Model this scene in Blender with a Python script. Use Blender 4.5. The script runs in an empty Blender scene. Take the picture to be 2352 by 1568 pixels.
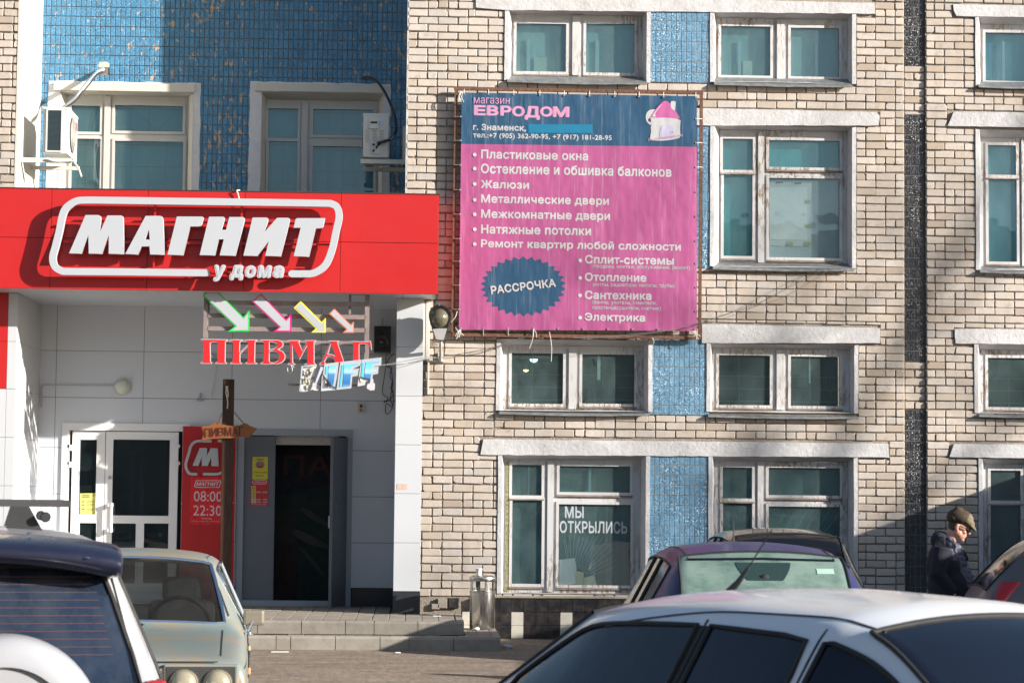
import bpy, bmesh, math, random
from math import radians as R, sin, cos, pi, sqrt
from mathutils import Vector as V, Matrix, noise as mnoise
from mathutils.geometry import delaunay_2d_cdt
random.seed(7)
rnd = random.random
S = bpy.context.scene
COL = S.collection
# ------------------------------------------------------------------ camera, sky, sun, exposure
FPX = 5200.0                      # focal length in units of the 2352-wide photograph grid
CAM = V((0.0, -29.05, 1.8))
yaw, pitch, roll = R(2.4), R(3.92), 0.0098
fw = V((sin(yaw)*cos(pitch), cos(yaw)*cos(pitch), sin(pitch)))
r0 = fw.cross(V((0, 0, 1))).normalized(); u0 = r0.cross(fw)
rt = r0*cos(roll) + u0*sin(roll); up = u0*cos(roll) - r0*sin(roll)
cd = bpy.data.cameras.new('camera'); cam = bpy.data.objects.new('camera', cd); COL.objects.link(cam)
cd.sensor_width = 36; cd.lens = 36*FPX/2352; cd.clip_end = 3000; cd.clip_start = .2
m = Matrix((rt, up, -fw)).transposed().to_4x4(); m.translation = CAM; cam.matrix_world = m
cd.dof.use_dof = True; cd.dof.focus_distance = 28.0; cd.dof.aperture_fstop = 9.0
S.camera = cam
SUN = V((2.1, -1.0, .75)).normalized()          # towards the sun
world = bpy.data.worlds.new('World'); S.world = world; world.use_nodes = True
wn = world.node_tree; sky = wn.nodes.new('ShaderNodeTexSky'); sky.sky_type = 'NISHITA'; sky.sun_disc = False
sky.sun_elevation = math.asin(SUN.z); sky.sun_rotation = math.atan2(SUN.x, SUN.y); sky.air_density = 1.0; sky.dust_density = 1.0
bg = wn.nodes['Background']; wn.links.new(sky.outputs[0], bg.inputs[0]); bg.inputs[1].default_value = .070
sd = bpy.data.lights.new('sun', 'SUN'); sd.energy = 5.0; sd.angle = R(.53); sd.color = (1, .93, .84)
sun = bpy.data.objects.new('sun', sd); COL.objects.link(sun); sun.rotation_euler = SUN.to_track_quat('Z', 'Y').to_euler()
vs = S.view_settings; vs.view_transform = 'Standard'; vs.look = 'None'; vs.exposure = 1.22; vs.gamma = 1; vs.use_curve_mapping = False
S.cycles.max_bounces = 8; S.cycles.transparent_max_bounces = 12

def W(u, v, Y=0.0):
    """point of the plane y = Y seen at (u, v) of the photograph's 2352 x 1568 grid"""
    d = fw*FPX + rt*(u-1176) + up*(784-v)
    return CAM + d*((Y-CAM.y)/d.y)
def WR(u0_, v0_, u1_, v1_, Y=0.0):
    """x0, x1, z0, z1 of an upright rectangle"""
    um, vm = (u0_+u1_)/2, (v0_+v1_)/2
    return W(u0_, vm, Y).x, W(u1_, vm, Y).x, W(um, v1_, Y).z, W(um, v0_, Y).z
def cz(x0, y0, s):
    return lambda cx, cy: ((cx/s+x0)*.574219, (cy/s+y0)*.574219)

# ------------------------------------------------------------------ materials
def nodes(name):
    m = bpy.data.materials.new(name); m.use_nodes = True
    nt = m.node_tree; return m, nt, nt.nodes['Principled BSDF']
def N(nt, t, **k):
    n = nt.nodes.new(t)
    for a, b in k.items():
        if a in ('operation', 'blend_type', 'data_type', 'feature', 'distance', 'attribute_name', 'attribute_type', 'noise_dimensions', 'wave_type', 'bands_direction', 'invert', 'vector_type'): setattr(n, a, b)
        else: n.inputs[a.replace('_', ' ')].default_value = b
    return n
def L(nt, a, b): nt.links.new(a, b)
def pos(nt, scale=(1, 1, 1), obj=False):
    mp = nt.nodes.new('ShaderNodeMapping'); mp.inputs['Scale'].default_value = scale
    if obj:
        t = nt.nodes.new('ShaderNodeTexCoord'); L(nt, t.outputs['Object'], mp.inputs[0])
    else:
        g = nt.nodes.new('ShaderNodeNewGeometry'); L(nt, g.outputs['Position'], mp.inputs[0])
    return mp.outputs[0]
def noise(nt, vec, scale, detail=5, rough=.6):
    n = nt.nodes.new('ShaderNodeTexNoise'); L(nt, vec, n.inputs['Vector']); n.inputs['Scale'].default_value = scale
    n.inputs['Detail'].default_value = detail; n.inputs['Roughness'].default_value = rough; return n.outputs[0]
def ramp(nt, fac, stops):
    r = nt.nodes.new('ShaderNodeValToRGB'); L(nt, fac, r.inputs[0]); e = r.color_ramp.elements
    while len(e) < len(stops): e.new(.5)
    for q, (p, c) in zip(e, stops):
        q.position = p; q.color = (*c, 1) if isinstance(c, tuple) else (c, c, c, 1)
    return r.outputs[0]
def mix(nt, fac, a, b, mode='MIX'):
    n = nt.nodes.new('ShaderNodeMix'); n.data_type = 'RGBA'; n.blend_type = mode
    for i, x in ((0, fac), (6, a), (7, b)):
        if hasattr(x, 'is_output'): L(nt, x, n.inputs[i])
        elif i == 0: n.inputs[0].default_value = x
        else: n.inputs[i].default_value = (*x, 1)
    return n.outputs[2]
def bump(nt, h, strength, dist, prev=None):
    b = nt.nodes.new('ShaderNodeBump'); L(nt, h, b.inputs['Height']); b.inputs['Strength'].default_value = strength; b.inputs['Distance'].default_value = dist
    if prev: L(nt, prev, b.inputs['Normal'])
    return b.outputs[0]
def mat(name, col, rough=.6, metal=0.0, var=.15, scale=3, b=0, bscale=80, spec=.5, coat=0, dirt=None, dirt_amt=.5, obj=False, stretch=(1, 1, 1), bdist=.004, tint=False, crough=.05):
    m, nt, p = nodes(name)
    v = pos(nt, stretch, obj)
    n1 = noise(nt, v, scale)
    c = mix(nt, n1, tuple(x*(1-var) for x in col), tuple(min(1, x*(1+var)) for x in col))
    if dirt:
        f = ramp(nt, noise(nt, v, scale*2.3, 8, .7), [(.45, 0.0), (.75, dirt_amt)])
        c = mix(nt, f, c, dirt)
    if tint:
        a = N(nt, 'ShaderNodeAttribute', attribute_name='tint'); 
        c = mix(nt, 1.0, c, a.outputs['Color'], 'MULTIPLY')
    L(nt, c, p.inputs['Base Color'])
    r2 = ramp(nt, noise(nt, v, scale*4), [(.3, max(0, rough-(.08 if var > .05 else .015))), (.7, min(1, rough+(.08 if var > .05 else .015)))]); L(nt, r2, p.inputs['Roughness'])
    p.inputs['Metallic'].default_value = metal; p.inputs['Specular IOR Level'].default_value = spec
    p.inputs['Coat Weight'].default_value = coat; p.inputs['Coat Roughness'].default_value = crough
    if b: L(nt, bump(nt, noise(nt, v, bscale, 6, .65), b, bdist), p.inputs['Normal'])
    return m

def brick_mat(name, single):
    m, nt, p = nodes(name); v = pos(nt)
    if single:
        oi = nt.nodes.new('ShaderNodeObjectInfo'); t = oi.outputs['Random']
    else:
        t = N(nt, 'ShaderNodeAttribute', attribute_name='tint').outputs['Fac']
    base = ramp(nt, t, [(0, (.37, .30, .245)), (.15, (.47, .41, .35)), (.5, (.53, .47, .42)), (.8, (.53, .485, .45)), (1, (.45, .425, .40))])
    c = mix(nt, ramp(nt, noise(nt, v, 18, 8, .7), [(.35, 0.0), (.8, .6)]), base, (.36, .3, .24))
    c = mix(nt, ramp(nt, noise(nt, v, 1.3, 6, .7), [(.45, 0.0), (.7, .5)]), c, (.33, .30, .275))       # grime patches
    c = mix(nt, ramp(nt, noise(nt, v, 2.6, 9, .75), [(.62, 0.0), (.75, .45)]), c, (.60, .58, .57))      # limewash smears
    c = mix(nt, ramp(nt, noise(nt, pos(nt, (3.2, 1, .35)), 1.6, 6, .65), [(.52, 0.0), (.72, .38)]), c, (.25, .21, .175))      # run-off stains
    c = mix(nt, ramp(nt, noise(nt, v, 7, 4, .6), [(.60, 0.0), (.66, .45)]), c, (.30, .25, .20))      # mortar smears and chips
    L(nt, c, p.inputs['Base Color']); p.inputs['Roughness'].default_value = .85; p.inputs['Specular IOR Level'].default_value = .25
    L(nt, bump(nt, noise(nt, v, 60, 8, .7), .5, .004, bump(nt, noise(nt, v, 300, 3, .6), .3, .001)), p.inputs['Normal'])
    return m
MBRICK1 = brick_mat('brick_single', True); MBRICK = brick_mat('brick_many', False)
MMORTAR = mat('mortar', (.27, .23, .19), .95, var=.5, scale=14, b=1, bscale=45, bdist=.02, dirt=(.30, .26, .21), dirt_amt=.7)
def peel_mat(name, amount, base=(.54, .535, .54), under=(.22, .165, .12), stretch=(3, 3, .7)):
    m, nt, p = nodes(name); v = pos(nt, stretch); v2 = pos(nt)
    f = ramp(nt, noise(nt, v, 9, 10, .72), [(amount, 0.0), (amount+.025, 1.0)])
    f2 = ramp(nt, noise(nt, v2, .9, 3), [(.40, 0.0), (.62, 1.0)])
    f = mix(nt, 1.0, f, f2, 'MULTIPLY')
    c = mix(nt, noise(nt, v, 5), tuple(x*.86 for x in base), base)
    c = mix(nt, f, c, mix(nt, noise(nt, v, 30, 6), tuple(x*.6 for x in under), tuple(x*1.7 for x in under)))
    L(nt, c, p.inputs['Base Color']); p.inputs['Roughness'].default_value = .55
    L(nt, bump(nt, f, .8, -.004, bump(nt, noise(nt, v, 45, 6, .7), .5, .003)), p.inputs['Normal'])
    return m
MWOODW = peel_mat('peeling_window_paint', .515)
MWOODW2 = peel_mat('sound_window_paint', .66, base=(.52, .51, .49))
MPLASTER = mat('painted_plaster', (.50, .50, .515), .75, var=.10, scale=2.2, b=.8, bscale=22, bdist=.012, dirt=(.30, .27, .24), dirt_amt=.6)
MPLASTERC = mat('cream_plaster', (.54, .525, .475), .75, var=.07, scale=2.2, b=.5, bscale=22, bdist=.012, dirt=(.48, .44, .36), dirt_amt=.35)
MCONC = mat('concrete', (.27, .245, .21), .9, var=.25, scale=3, b=.5, bscale=90, dirt=(.14, .12, .10), dirt_amt=.6)
MPAVER = mat('paving', (.27, .235, .195), .9, var=.25, scale=6, b=.5, bscale=120, dirt=(.15, .13, .11), dirt_amt=.6)

def tile_mat(name, col, peel=.0, dimple=.35, spec=.5, rough=.22, dark=False, glint=0.0):
    m, nt, p = nodes(name); v = pos(nt)
    oi = N(nt, 'ShaderNodeAttribute', attribute_name='tint'); 
    n1 = noise(nt, v, 2.0, 4)
    c = mix(nt, n1, tuple(x*.82 for x in col), tuple(x*1.12 for x in col))
    wn_ = nt.nodes.new('ShaderNodeTexWhiteNoise'); wn_.noise_dimensions = '3D'
    # a tone of its own for each tile cell
    sn = nt.nodes.new('ShaderNodeVectorMath'); sn.operation = 'SNAP'; L(nt, v, sn.inputs[0]); sn.inputs[1].default_value = (.0672, 9, .1325)
    L(nt, sn.outputs[0], wn_.inputs['Vector'])
    c = mix(nt, .22, c, mix(nt, wn_.outputs[0], tuple(x*.5 for x in col), tuple(x*1.5 for x in col)))
    if peel:
        # chips where the glaze has come off, thicker in a few places
        a = noise(nt, pos(nt, (1, 1, .55)), 17, 3, .55); bmask = noise(nt, v, .9, 4, .6)
        add = N(nt, 'ShaderNodeMath', operation='ADD'); L(nt, a, add.inputs[0])
        sc = N(nt, 'ShaderNodeMath', operation='MULTIPLY'); L(nt, bmask, sc.inputs[0]); sc.inputs[1].default_value = .42; L(nt, sc.outputs[0], add.inputs[1])
        f = ramp(nt, add.outputs[0], [(peel, 0.0), (peel+.012, 1.0)])
        c = mix(nt, f, c, mix(nt, noise(nt, v, 40), (.36, .26, .18), (.52, .40, .30)))
        rr = mix(nt, f, (rough,)*3, (.9,)*3); L(nt, rr, p.inputs['Roughness'])
    else: p.inputs['Roughness'].default_value = rough
    L(nt, c, p.inputs['Base Color']); p.inputs['Specular IOR Level'].default_value = spec
    vo = nt.nodes.new('ShaderNodeTexVoronoi'); L(nt, v, vo.inputs['Vector']); vo.inputs['Scale'].default_value = 60 if dark else 130
    nb = bump(nt, vo.outputs['Distance'], dimple, .006 if dark else .004, bump(nt, noise(nt, v, 9, 3), .25, .01))
    if glint:
        # every dimple faces its own way
        s2_ = nt.nodes.new('ShaderNodeVectorMath'); s2_.operation = 'SNAP'; L(nt, v, s2_.inputs[0]); s2_.inputs[1].default_value = (.009, 9, .009)
        w2 = nt.nodes.new('ShaderNodeTexWhiteNoise'); w2.noise_dimensions = '3D'; L(nt, s2_.outputs[0], w2.inputs['Vector'])
        sb_ = nt.nodes.new('ShaderNodeVectorMath'); sb_.operation = 'SUBTRACT'; L(nt, w2.outputs['Color'], sb_.inputs[0]); sb_.inputs[1].default_value = (.5, .5, .5)
        am = nt.nodes.new('ShaderNodeVectorMath'); am.operation = 'SCALE'; L(nt, sb_.outputs[0], am.inputs[0])
        gm_ = ramp(nt, noise(nt, pos(nt, (1, 1, .5)), 2.2, 6, .7), [(.38, glint*.25), (.62, glint)]); L(nt, gm_, am.inputs['Scale'])
        ad = nt.nodes.new('ShaderNodeVectorMath'); ad.operation = 'ADD'; L(nt, am.outputs[0], ad.inputs[0]); L(nt, nb, ad.inputs[1])
        nm = nt.nodes.new('ShaderNodeVectorMath'); nm.operation = 'NORMALIZE'; L(nt, ad.outputs[0], nm.inputs[0]); nb = nm.outputs[0]
    L(nt, nb, p.inputs['Normal'])
    return m
MTILE = tile_mat('blue_glazed_tile', (.070, .215, .365), peel=.82, rough=.3, glint=.9)
MMOS = tile_mat('blue_mosaic_tile', (.115, .245, .37), dimple=.3, rough=.32, spec=.9, glint=.8)
MSTRIP = tile_mat('black_dimpled_tile', (.022, .023, .028), dimple=.5, rough=.34, spec=.6, dark=True, glint=.8)
MPLINTH = mat('black_plinth_tile', (.018, .019, .022), .22, var=.4, scale=5, b=.15, bscale=14, bdist=.01, dirt=(.16, .12, .09), dirt_amt=.35)
MPLINTHW = mat('white_plinth_tile', (.52, .50, .44), .35, var=.1, dirt=(.25, .2, .15), dirt_amt=.4)
MGROUT = mat('grout', (.20, .18, .15), .95, var=.4, scale=20, b=.5)
MGROUTD = mat('dark_grout', (.16, .155, .15), .95, var=.4, scale=20, b=.5)
MSILL = mat('grey_metal_sill', (.17, .18, .185), .45, metal=.3, var=.3, scale=6, b=.3, bscale=12, bdist=.01, dirt=(.45, .44, .42), dirt_amt=.5)
MBLACK = mat('matt_black', (.015, .015, .016), .6)
MRUB = mat('rubber', (.012, .012, .013), .7)
MWHITE = mat('white_plastic', (.74, .74, .74), .35, var=.03, scale=2)
MOFFW = mat('off_white_plastic', (.55, .54, .50), .45, var=.06, scale=4, dirt=(.4, .38, .33), dirt_amt=.3)
MSTEELG = mat('galvanised', (.38, .39, .40), .4, metal=.7, var=.2, scale=20)
MCHROME = mat('chrome', (.72, .72, .72), .12, metal=1, var=.05, scale=9)
MSTEEL = mat('brushed_steel', (.55, .54, .52), .28, metal=1, var=.12, scale=30, stretch=(1, 1, .05), dirt=(.2, .18, .16), dirt_amt=.25)
MWIRE = mat('grey_wire', (.16, .155, .15), .6); MWIREW = mat('white_cord', (.62, .60, .55), .7); MWIREB = mat('black_cable', (.02, .02, .022), .5)
MRUST = mat('rusty_brown_steel', (.10, .035, .018), .7, var=.4, scale=12, b=.4, bscale=60, dirt=(.28, .20, .14), dirt_amt=.55)
MGREYFR = mat('flaking_grey_steel', (.20, .17, .175), .6, var=.3, scale=10, b=.4, dirt=(.36, .24, .16), dirt_amt=.8)

def glass_mat(name, tint, refl=.75, dust=(.3, .5, .5), dust_amt=.1, rough=.02):
    m, nt, p = nodes(name); nt.nodes.remove(p); out = nt.nodes['Material Output']
    tr = nt.nodes.new('ShaderNodeBsdfTransparent'); tr.inputs[0].default_value = (*tint, 1)
    gl = nt.nodes.new('ShaderNodeBsdfGlossy'); gl.inputs['Roughness'].default_value = rough; gl.inputs['Color'].default_value = (.85, .92, 1, 1)
    df = nt.nodes.new('ShaderNodeBsdfDiffuse')
    v = pos(nt)
    L(nt, bump(nt, noise(nt, v, 1.7, 2), .12, .03), gl.inputs['Normal'])
    f = ramp(nt, noise(nt, pos(nt, (1, 1, .6)), 4, 9, .72), [(.3, dust_amt*.45), (.75, dust_amt*1.8)]); df.inputs[0].default_value = (*dust, 1)
    m1 = nt.nodes.new('ShaderNodeMixShader'); L(nt, f, m1.inputs[0]); L(nt, tr.outputs[0], m1.inputs[1]); L(nt, df.outputs[0], m1.inputs[2])
    fr = nt.nodes.new('ShaderNodeFresnel'); fr.inputs[0].default_value = 1.75
    mu = N(nt, 'ShaderNodeMath', operation='MULTIPLY'); L(nt, fr.outputs[0], mu.inputs[0]); mu.inputs[1].default_value = refl
    m2 = nt.nodes.new('ShaderNodeMixShader'); L(nt, mu.outputs[0], m2.inputs[0]); L(nt, m1.outputs[0], m2.inputs[1]); L(nt, gl.outputs[0], m2.inputs[2])
    L(nt, m2.outputs[0], out.inputs[0]); return m
MGLASS = glass_mat('window_glass', (.94, .98, .98), dust=(.35, .52, .52), dust_amt=.08)
MGLASSD = glass_mat('dark_door_glass', (.45, .48, .52), dust_amt=.02)
MGLASSL = glass_mat('dusty_glass', (.80, .90, .88), dust=(.42, .38, .31), dust_amt=.20, refl=.7)

# ------------------------------------------------------------------ object helpers
WM = {}
def tag(o, label=None, cat=None, group=None, kind=None):
    for k, x in (('label', label), ('category', cat), ('group', group), ('kind', kind)):
        if x: o[k] = x
    return o
def link(name, me, m=None, parent=None, local=False, label=None):
    o = bpy.data.objects.new(name, me); COL.objects.link(o)
    if m is not None and me is not None and not me.materials: me.materials.append(m)
    if parent is not None:
        o.parent = parent
        if not local: o.matrix_parent_inverse = WM.get(parent.name, Matrix()).inverted()
    WM[o.name] = WM.get(parent.name, Matrix()) if (parent is not None and local) else Matrix()
    if label: o['label'] = label
    return o
def thing(name, loc, label, cat, group=None, rz=0.0, kind=None):
    o = bpy.data.objects.new(name, None); COL.objects.link(o); o.location = loc; o.rotation_euler = (0, 0, rz); o.empty_display_size = .2
    WM[o.name] = Matrix.Translation(V(loc)) @ Matrix.Rotation(rz, 4, 'Z')
    return tag(o, label, cat, group, kind)
class MB:
    def __init__(s): s.v = []; s.f = []; s.t = []
    def add(s, vs_, fs, tint=None):
        b = len(s.v); s.v += [tuple(x) for x in vs_]; s.f += [tuple(i+b for i in f) for f in fs]
        if tint is not None: s.t += [tint]*len(fs)
        return s
    def box(s, x0, x1, y0, y1, z0, z1, tint=None):
        x0, x1 = sorted((x0, x1)); y0, y1 = sorted((y0, y1)); z0, z1 = sorted((z0, z1))
        return s.add([(x0, y0, z0), (x1, y0, z0), (x1, y1, z0), (x0, y1, z0), (x0, y0, z1), (x1, y0, z1), (x1, y1, z1), (x0, y1, z1)],
                     [(0, 1, 5, 4), (1, 2, 6, 5), (2, 3, 7, 6), (3, 0, 4, 7), (4, 5, 6, 7), (3, 2, 1, 0)], tint)
    def bev(s, x0, x1, y0, y1, z0, z1, b=.004, tint=None):
        """box whose front (y0) face is bevelled"""
        vs_ = [(x0, y1, z0), (x1, y1, z0), (x1, y1, z1), (x0, y1, z1), (x0, y0+b, z0), (x1, y0+b, z0), (x1, y0+b, z1), (x0, y0+b, z1),
               (x0+b, y0, z0+b), (x1-b, y0, z0+b), (x1-b, y0, z1-b), (x0+b, y0, z1-b)]
        fs = [(8, 9, 10, 11)]
        for i in range(4):
            j = (i+1) % 4; fs += [(4+i, 4+j, 8+j, 8+i), (i, j, 4+j, 4+i)]
        return s.add(vs_, fs, tint)
    def tube(s, pts, r, n=8, taper=None, caps=True):
        pts = [V(p) for p in pts]; rings = []; b = len(s.v)
        pn = None
        for i, p in enumerate(pts):
            d = (pts[min(i+1, len(pts)-1)]-pts[max(i-1, 0)])
            d = d.normalized() if d.length > 1e-9 else V((0, 0, 1))
            if pn is None: a = d.orthogonal().normalized()
            else:
                a = pn - d*pn.dot(d); a = a.normalized() if a.length > 1e-6 else d.orthogonal().normalized()
            pn = a; c = d.cross(a); rr = r if taper is None else r*(1+(taper-1)*i/max(1, len(pts)-1))
            if isinstance(r, (list, tuple)): rr = r[i]
            for k in range(n):
                t = 2*pi*k/n; s.v.append(tuple(p + a*(cos(t)*rr) + c*(sin(t)*rr)))
        for i in range(len(pts)-1):
            for k in range(n):
                k2 = (k+1) % n; s.f.append((b+i*n+k, b+i*n+k2, b+(i+1)*n+k2, b+(i+1)*n+k))
        if caps: s.f += [tuple(b+k for k in reversed(range(n))), tuple(b+(len(pts)-1)*n+k for k in range(n))]
        return s
    def lathe(s, prof, c=(0, 0, 0), axis='Z', n=24):
        """prof: list of (radius, height)"""
        b = len(s.v)
        for (r, h) in prof:
            for k in range(n):
                t = 2*pi*k/n; a, d = cos(t)*r, sin(t)*r
                p = {'Z': (a, d, h), 'Y': (a, h, d), 'X': (h, a, d)}[axis]; s.v.append((p[0]+c[0], p[1]+c[1], p[2]+c[2]))
        for i in range(len(prof)-1):
            for k in range(n):
                k2 = (k+1) % n; s.f.append((b+i*n+k, b+i*n+k2, b+(i+1)*n+k2, b+(i+1)*n+k))
        return s
    def quad(s, a, b_, c, d): return s.add([a, b_, c, d], [(0, 1, 2, 3)])
    def mesh(s, name, smooth=False):
        me = bpy.data.meshes.new(name); me.from_pydata(s.v, [], s.f)
        if s.t and len(s.t) == len(s.f):
            a = me.attributes.new('tint', 'FLOAT', 'FACE'); a.data.foreach_set('value', s.t)
        bm = bmesh.new(); bm.from_mesh(me); bmesh.ops.recalc_face_normals(bm, faces=bm.faces); bm.to_mesh(me); bm.free()
        if smooth:
            me.polygons.foreach_set('use_smooth', [True]*len(me.polygons))
            try: me.set_sharp_from_angle(angle=R(40))
            except Exception: pass
        return me
    def build(s, name, m, parent=None, smooth=False, local=False, label=None):
        return link(name, s.mesh(name, smooth), m, parent, local, label)
def box(name, m, parent, x0, x1, y0, y1, z0, z1, b=0, local=False, label=None):
    """box part with softened edges"""
    me = MB().box(x0, x1, y0, y1, z0, z1).mesh(name)
    if b:
        bm = bmesh.new(); bm.from_mesh(me); bmesh.ops.bevel(bm, geom=bm.edges[:], offset=b, segments=2, affect='EDGES', profile=.6); bm.to_mesh(me); bm.free()
    return link(name, me, m, parent, local, label)
def to_plane(me, Y, T=None):
    for v_ in me.vertices:
        x, y, z = v_.co; v_.co = (x, Y-z, y)
    return me
def poly_mesh(name, loops, Y, thick=.01, offset=0.0, bevel=0.0):
    """filled outline in the plane y = Y (front face at Y), thick metres deep; loops of (x, z)"""
    c = bpy.data.curves.new(name, 'CURVE'); c.dimensions = '2D'; c.fill_mode = 'BOTH'; c.extrude = thick/2; c.offset = offset; c.bevel_depth = bevel
    for lp in loops:
        s = c.splines.new('POLY'); s.points.add(len(lp)-1)
        for p, q in zip(s.points, lp): p.co = (q[0], q[1], 0, 1)
        s.use_cyclic_u = True
    o = bpy.data.objects.new('t', c); me = bpy.data.meshes.new_from_object(o); bpy.data.objects.remove(o); bpy.data.curves.remove(c)
    to_plane(me, Y+thick/2); me.materials.clear(); return me
def poly(name, loops, Y, m, parent=None, thick=.01, offset=0.0, bevel=0.0, label=None):
    return link(name, poly_mesh(name, loops, Y, thick, offset, bevel), m, parent, label=label)
def px(loop, Y, f=None):
    out = []
    for p in loop:
        q = f(*p) if f else p; w = W(q[0], q[1], Y); out.append((w.x, w.z))
    return out
def area(lp): return sum(a[0]*b[1]-b[0]*a[1] for a, b in zip(lp, lp[1:]+lp[:1]))/2
def ccw(lp, yes=True): return lp if (area(lp) > 0) == yes else lp[::-1]
def smooth_loop(lp, it=1):
    """Chaikin corner cutting"""
    for _ in range(it):
        o = []
        for a, b in zip(lp, lp[1:]+lp[:1]):
            o += [(a[0]*.75+b[0]*.25, a[1]*.75+b[1]*.25), (a[0]*.25+b[0]*.75, a[1]*.25+b[1]*.75)]
        lp = o
    return lp
def text_mesh(name, body, bold=0.0, shear=0.0, thick=0.002, space=1.0):
    """letters as clean filled outlines; heavier strokes are shifted copies, each a hair behind the last"""
    c = bpy.data.curves.new(name, 'FONT'); c.body = body; c.shear = shear; c.fill_mode = 'NONE'; c.space_character = space; c.resolution_u = 3
    o = bpy.data.objects.new('t', c); w = bpy.data.meshes.new_from_object(o); bpy.data.objects.remove(o); bpy.data.curves.remove(c)
    nb = {}
    for e in w.edges:
        a, b = e.vertices; nb.setdefault(a, []).append(b); nb.setdefault(b, []).append(a)
    seen, loops = set(), []
    for st in range(len(w.vertices)):
        if st in seen or st not in nb: continue
        lp, prev, cur = [st], None, st; seen.add(st)
        while True:
            nx = [t for t in nb[cur] if t != prev and t not in seen]
            if prev is None: nx = sorted(nx)[:1]
            if not nx: break
            prev, cur = cur, nx[0]; seen.add(cur); lp.append(cur)
        P = [(w.vertices[k].co.x, w.vertices[k].co.y) for k in lp]
        if len(P) > 2: loops.append(P)
    bpy.data.meshes.remove(w)
    # glyphs: contours whose boxes overlap are resolved together by winding number
    bb = [(min(p[0] for p in l), max(p[0] for p in l), min(p[1] for p in l), max(p[1] for p in l)) for l in loops]; gid = list(range(len(loops)))
    for a in range(len(loops)):
        for b in range(a):
            if bb[a][0] < bb[b][1] and bb[b][0] < bb[a][1] and bb[a][2] < bb[b][3] and bb[b][2] < bb[a][3]:
                ga, gb = gid[a], gid[b]; gid = [ga if g_ == gb else g_ for g_ in gid]
    def wind(x, y, ls):
        n_ = 0
        for l in ls:
            for (x1, y1), (x2, y2) in zip(l, l[1:]+l[:1]):
                if (y1 > y) != (y2 > y) and x < (x2-x1)*(y-y1)/(y2-y1)+x1: n_ += 1 if y2 > y1 else -1
        return n_
    V0, F0 = [], []
    for g_ in sorted(set(gid)):
        ls = [l for l, k in zip(loops, gid) if k == g_]; pts, eds = [], []
        for l in ls:
            b_ = len(pts); pts += [V(p) for p in l]; eds += [(b_+k, b_+(k+1) % len(l)) for k in range(len(l))]
        r_ = delaunay_2d_cdt(pts, eds, [], 0, 1e-6); b_ = len(V0); V0 += [(p.x, p.y) for p in r_[0]]
        for f in r_[2]:
            cx = sum(r_[0][k].x for k in f)/3; cy = sum(r_[0][k].y for k in f)/3
            if wind(cx, cy, ls): F0.append(tuple(k+b_ for k in f))
    V_, F_ = [], []; n_ = 8 if bold else 0; cnt = {}
    for f in F0:
        for a, b in zip(f, f[1:]+f[:1]): cnt[(a, b)] = 1
    rim = [(a, b) for a, b in cnt if (b, a) not in cnt]
    for k in range(n_+1):
        dx, dy = (bold*cos(2*pi*k/n_), bold*sin(2*pi*k/n_)) if k < n_ else (0, 0); b_ = len(V_); z0 = thick/2+(.006 if thick == 0 else .002)*(k-n_)
        V_ += [(x+dx, y+dy, z0) for x, y in V0]; F_ += [tuple(t+b_ for t in f) for f in F0]
        if thick: 
            b2 = len(V_); V_ += [(x+dx, y+dy, -thick/2) for x, y in V0]; F_ += [(b+b_, a+b_, a+b2, b+b2) for a, b in rim]
    me = bpy.data.meshes.new(name); me.from_pydata(V_, [], F_)
    bm = bmesh.new(); bm.from_mesh(me); bmesh.ops.delete(bm, geom=[v_ for v_ in bm.verts if not v_.link_faces], context='VERTS'); bm.to_mesh(me); bm.free()
    return me
def text(name, body, rect, Y, m, parent, bold=0.0, shear=0.0, thick=.002, rot=0.0, space=None, label=None, f=None, lean=.0035):
    """lettering stretched to the rectangle (u0, v0, u1, v1)"""
    a, b = (rect[0], rect[1]), (rect[2], rect[3])
    if f: a, b = f(*a), f(*b)
    x0, x1, z0, z1 = WR(a[0], a[1], b[0], b[1], Y)
    flat = thick <= .003; space = space or (1.0+bold*1.2 if bold else 1.0); me = text_mesh(name, body, bold, shear, 0 if flat else .1, space)
    xs = [v_.co.x for v_ in me.vertices]; ys = [v_.co.y for v_ in me.vertices]
    if not xs: return None
    mx, Mx, my, My = min(xs), max(xs), min(ys), max(ys); cxm, czm = (x0+x1)/2, (z0+z1)/2
    for v_ in me.vertices:
        X = (v_.co.x-mx)/(Mx-mx)*(x1-x0)-(x1-x0)/2; Z = (v_.co.y-my)/(My-my)*(z1-z0)-(z1-z0)/2
        Z -= X*lean
        v_.co = (cxm+X*cos(rot)-Z*sin(rot), Y-(v_.co.z*.05 if flat else thick/2+v_.co.z*thick/.1), czm+X*sin(rot)+Z*cos(rot))
    return link(name, me, m, parent, label=label)
def catenary(a, b, sag, n=14):
    a, b = V(a), V(b); return [a.lerp(b, i/n) - V((0, 0, sag*4*(i/n)*(1-i/n))) for i in range(n+1)]
def spline(pts, n=6):
    pts = [V(p) for p in pts]; out = []
    P = [pts[0]*2-pts[1]]+pts+[pts[-1]*2-pts[-2]]
    for i in range(1, len(P)-2):
        for k in range(n):
            t = k/n; a, b, c, d = P[i-1:i+3]
            out.append(.5*((2*b)+(c-a)*t+(2*a-5*b+4*c-d)*t*t+(3*b-a-3*c+d)*t**3))
    out.append(pts[-1]); return out
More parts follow.
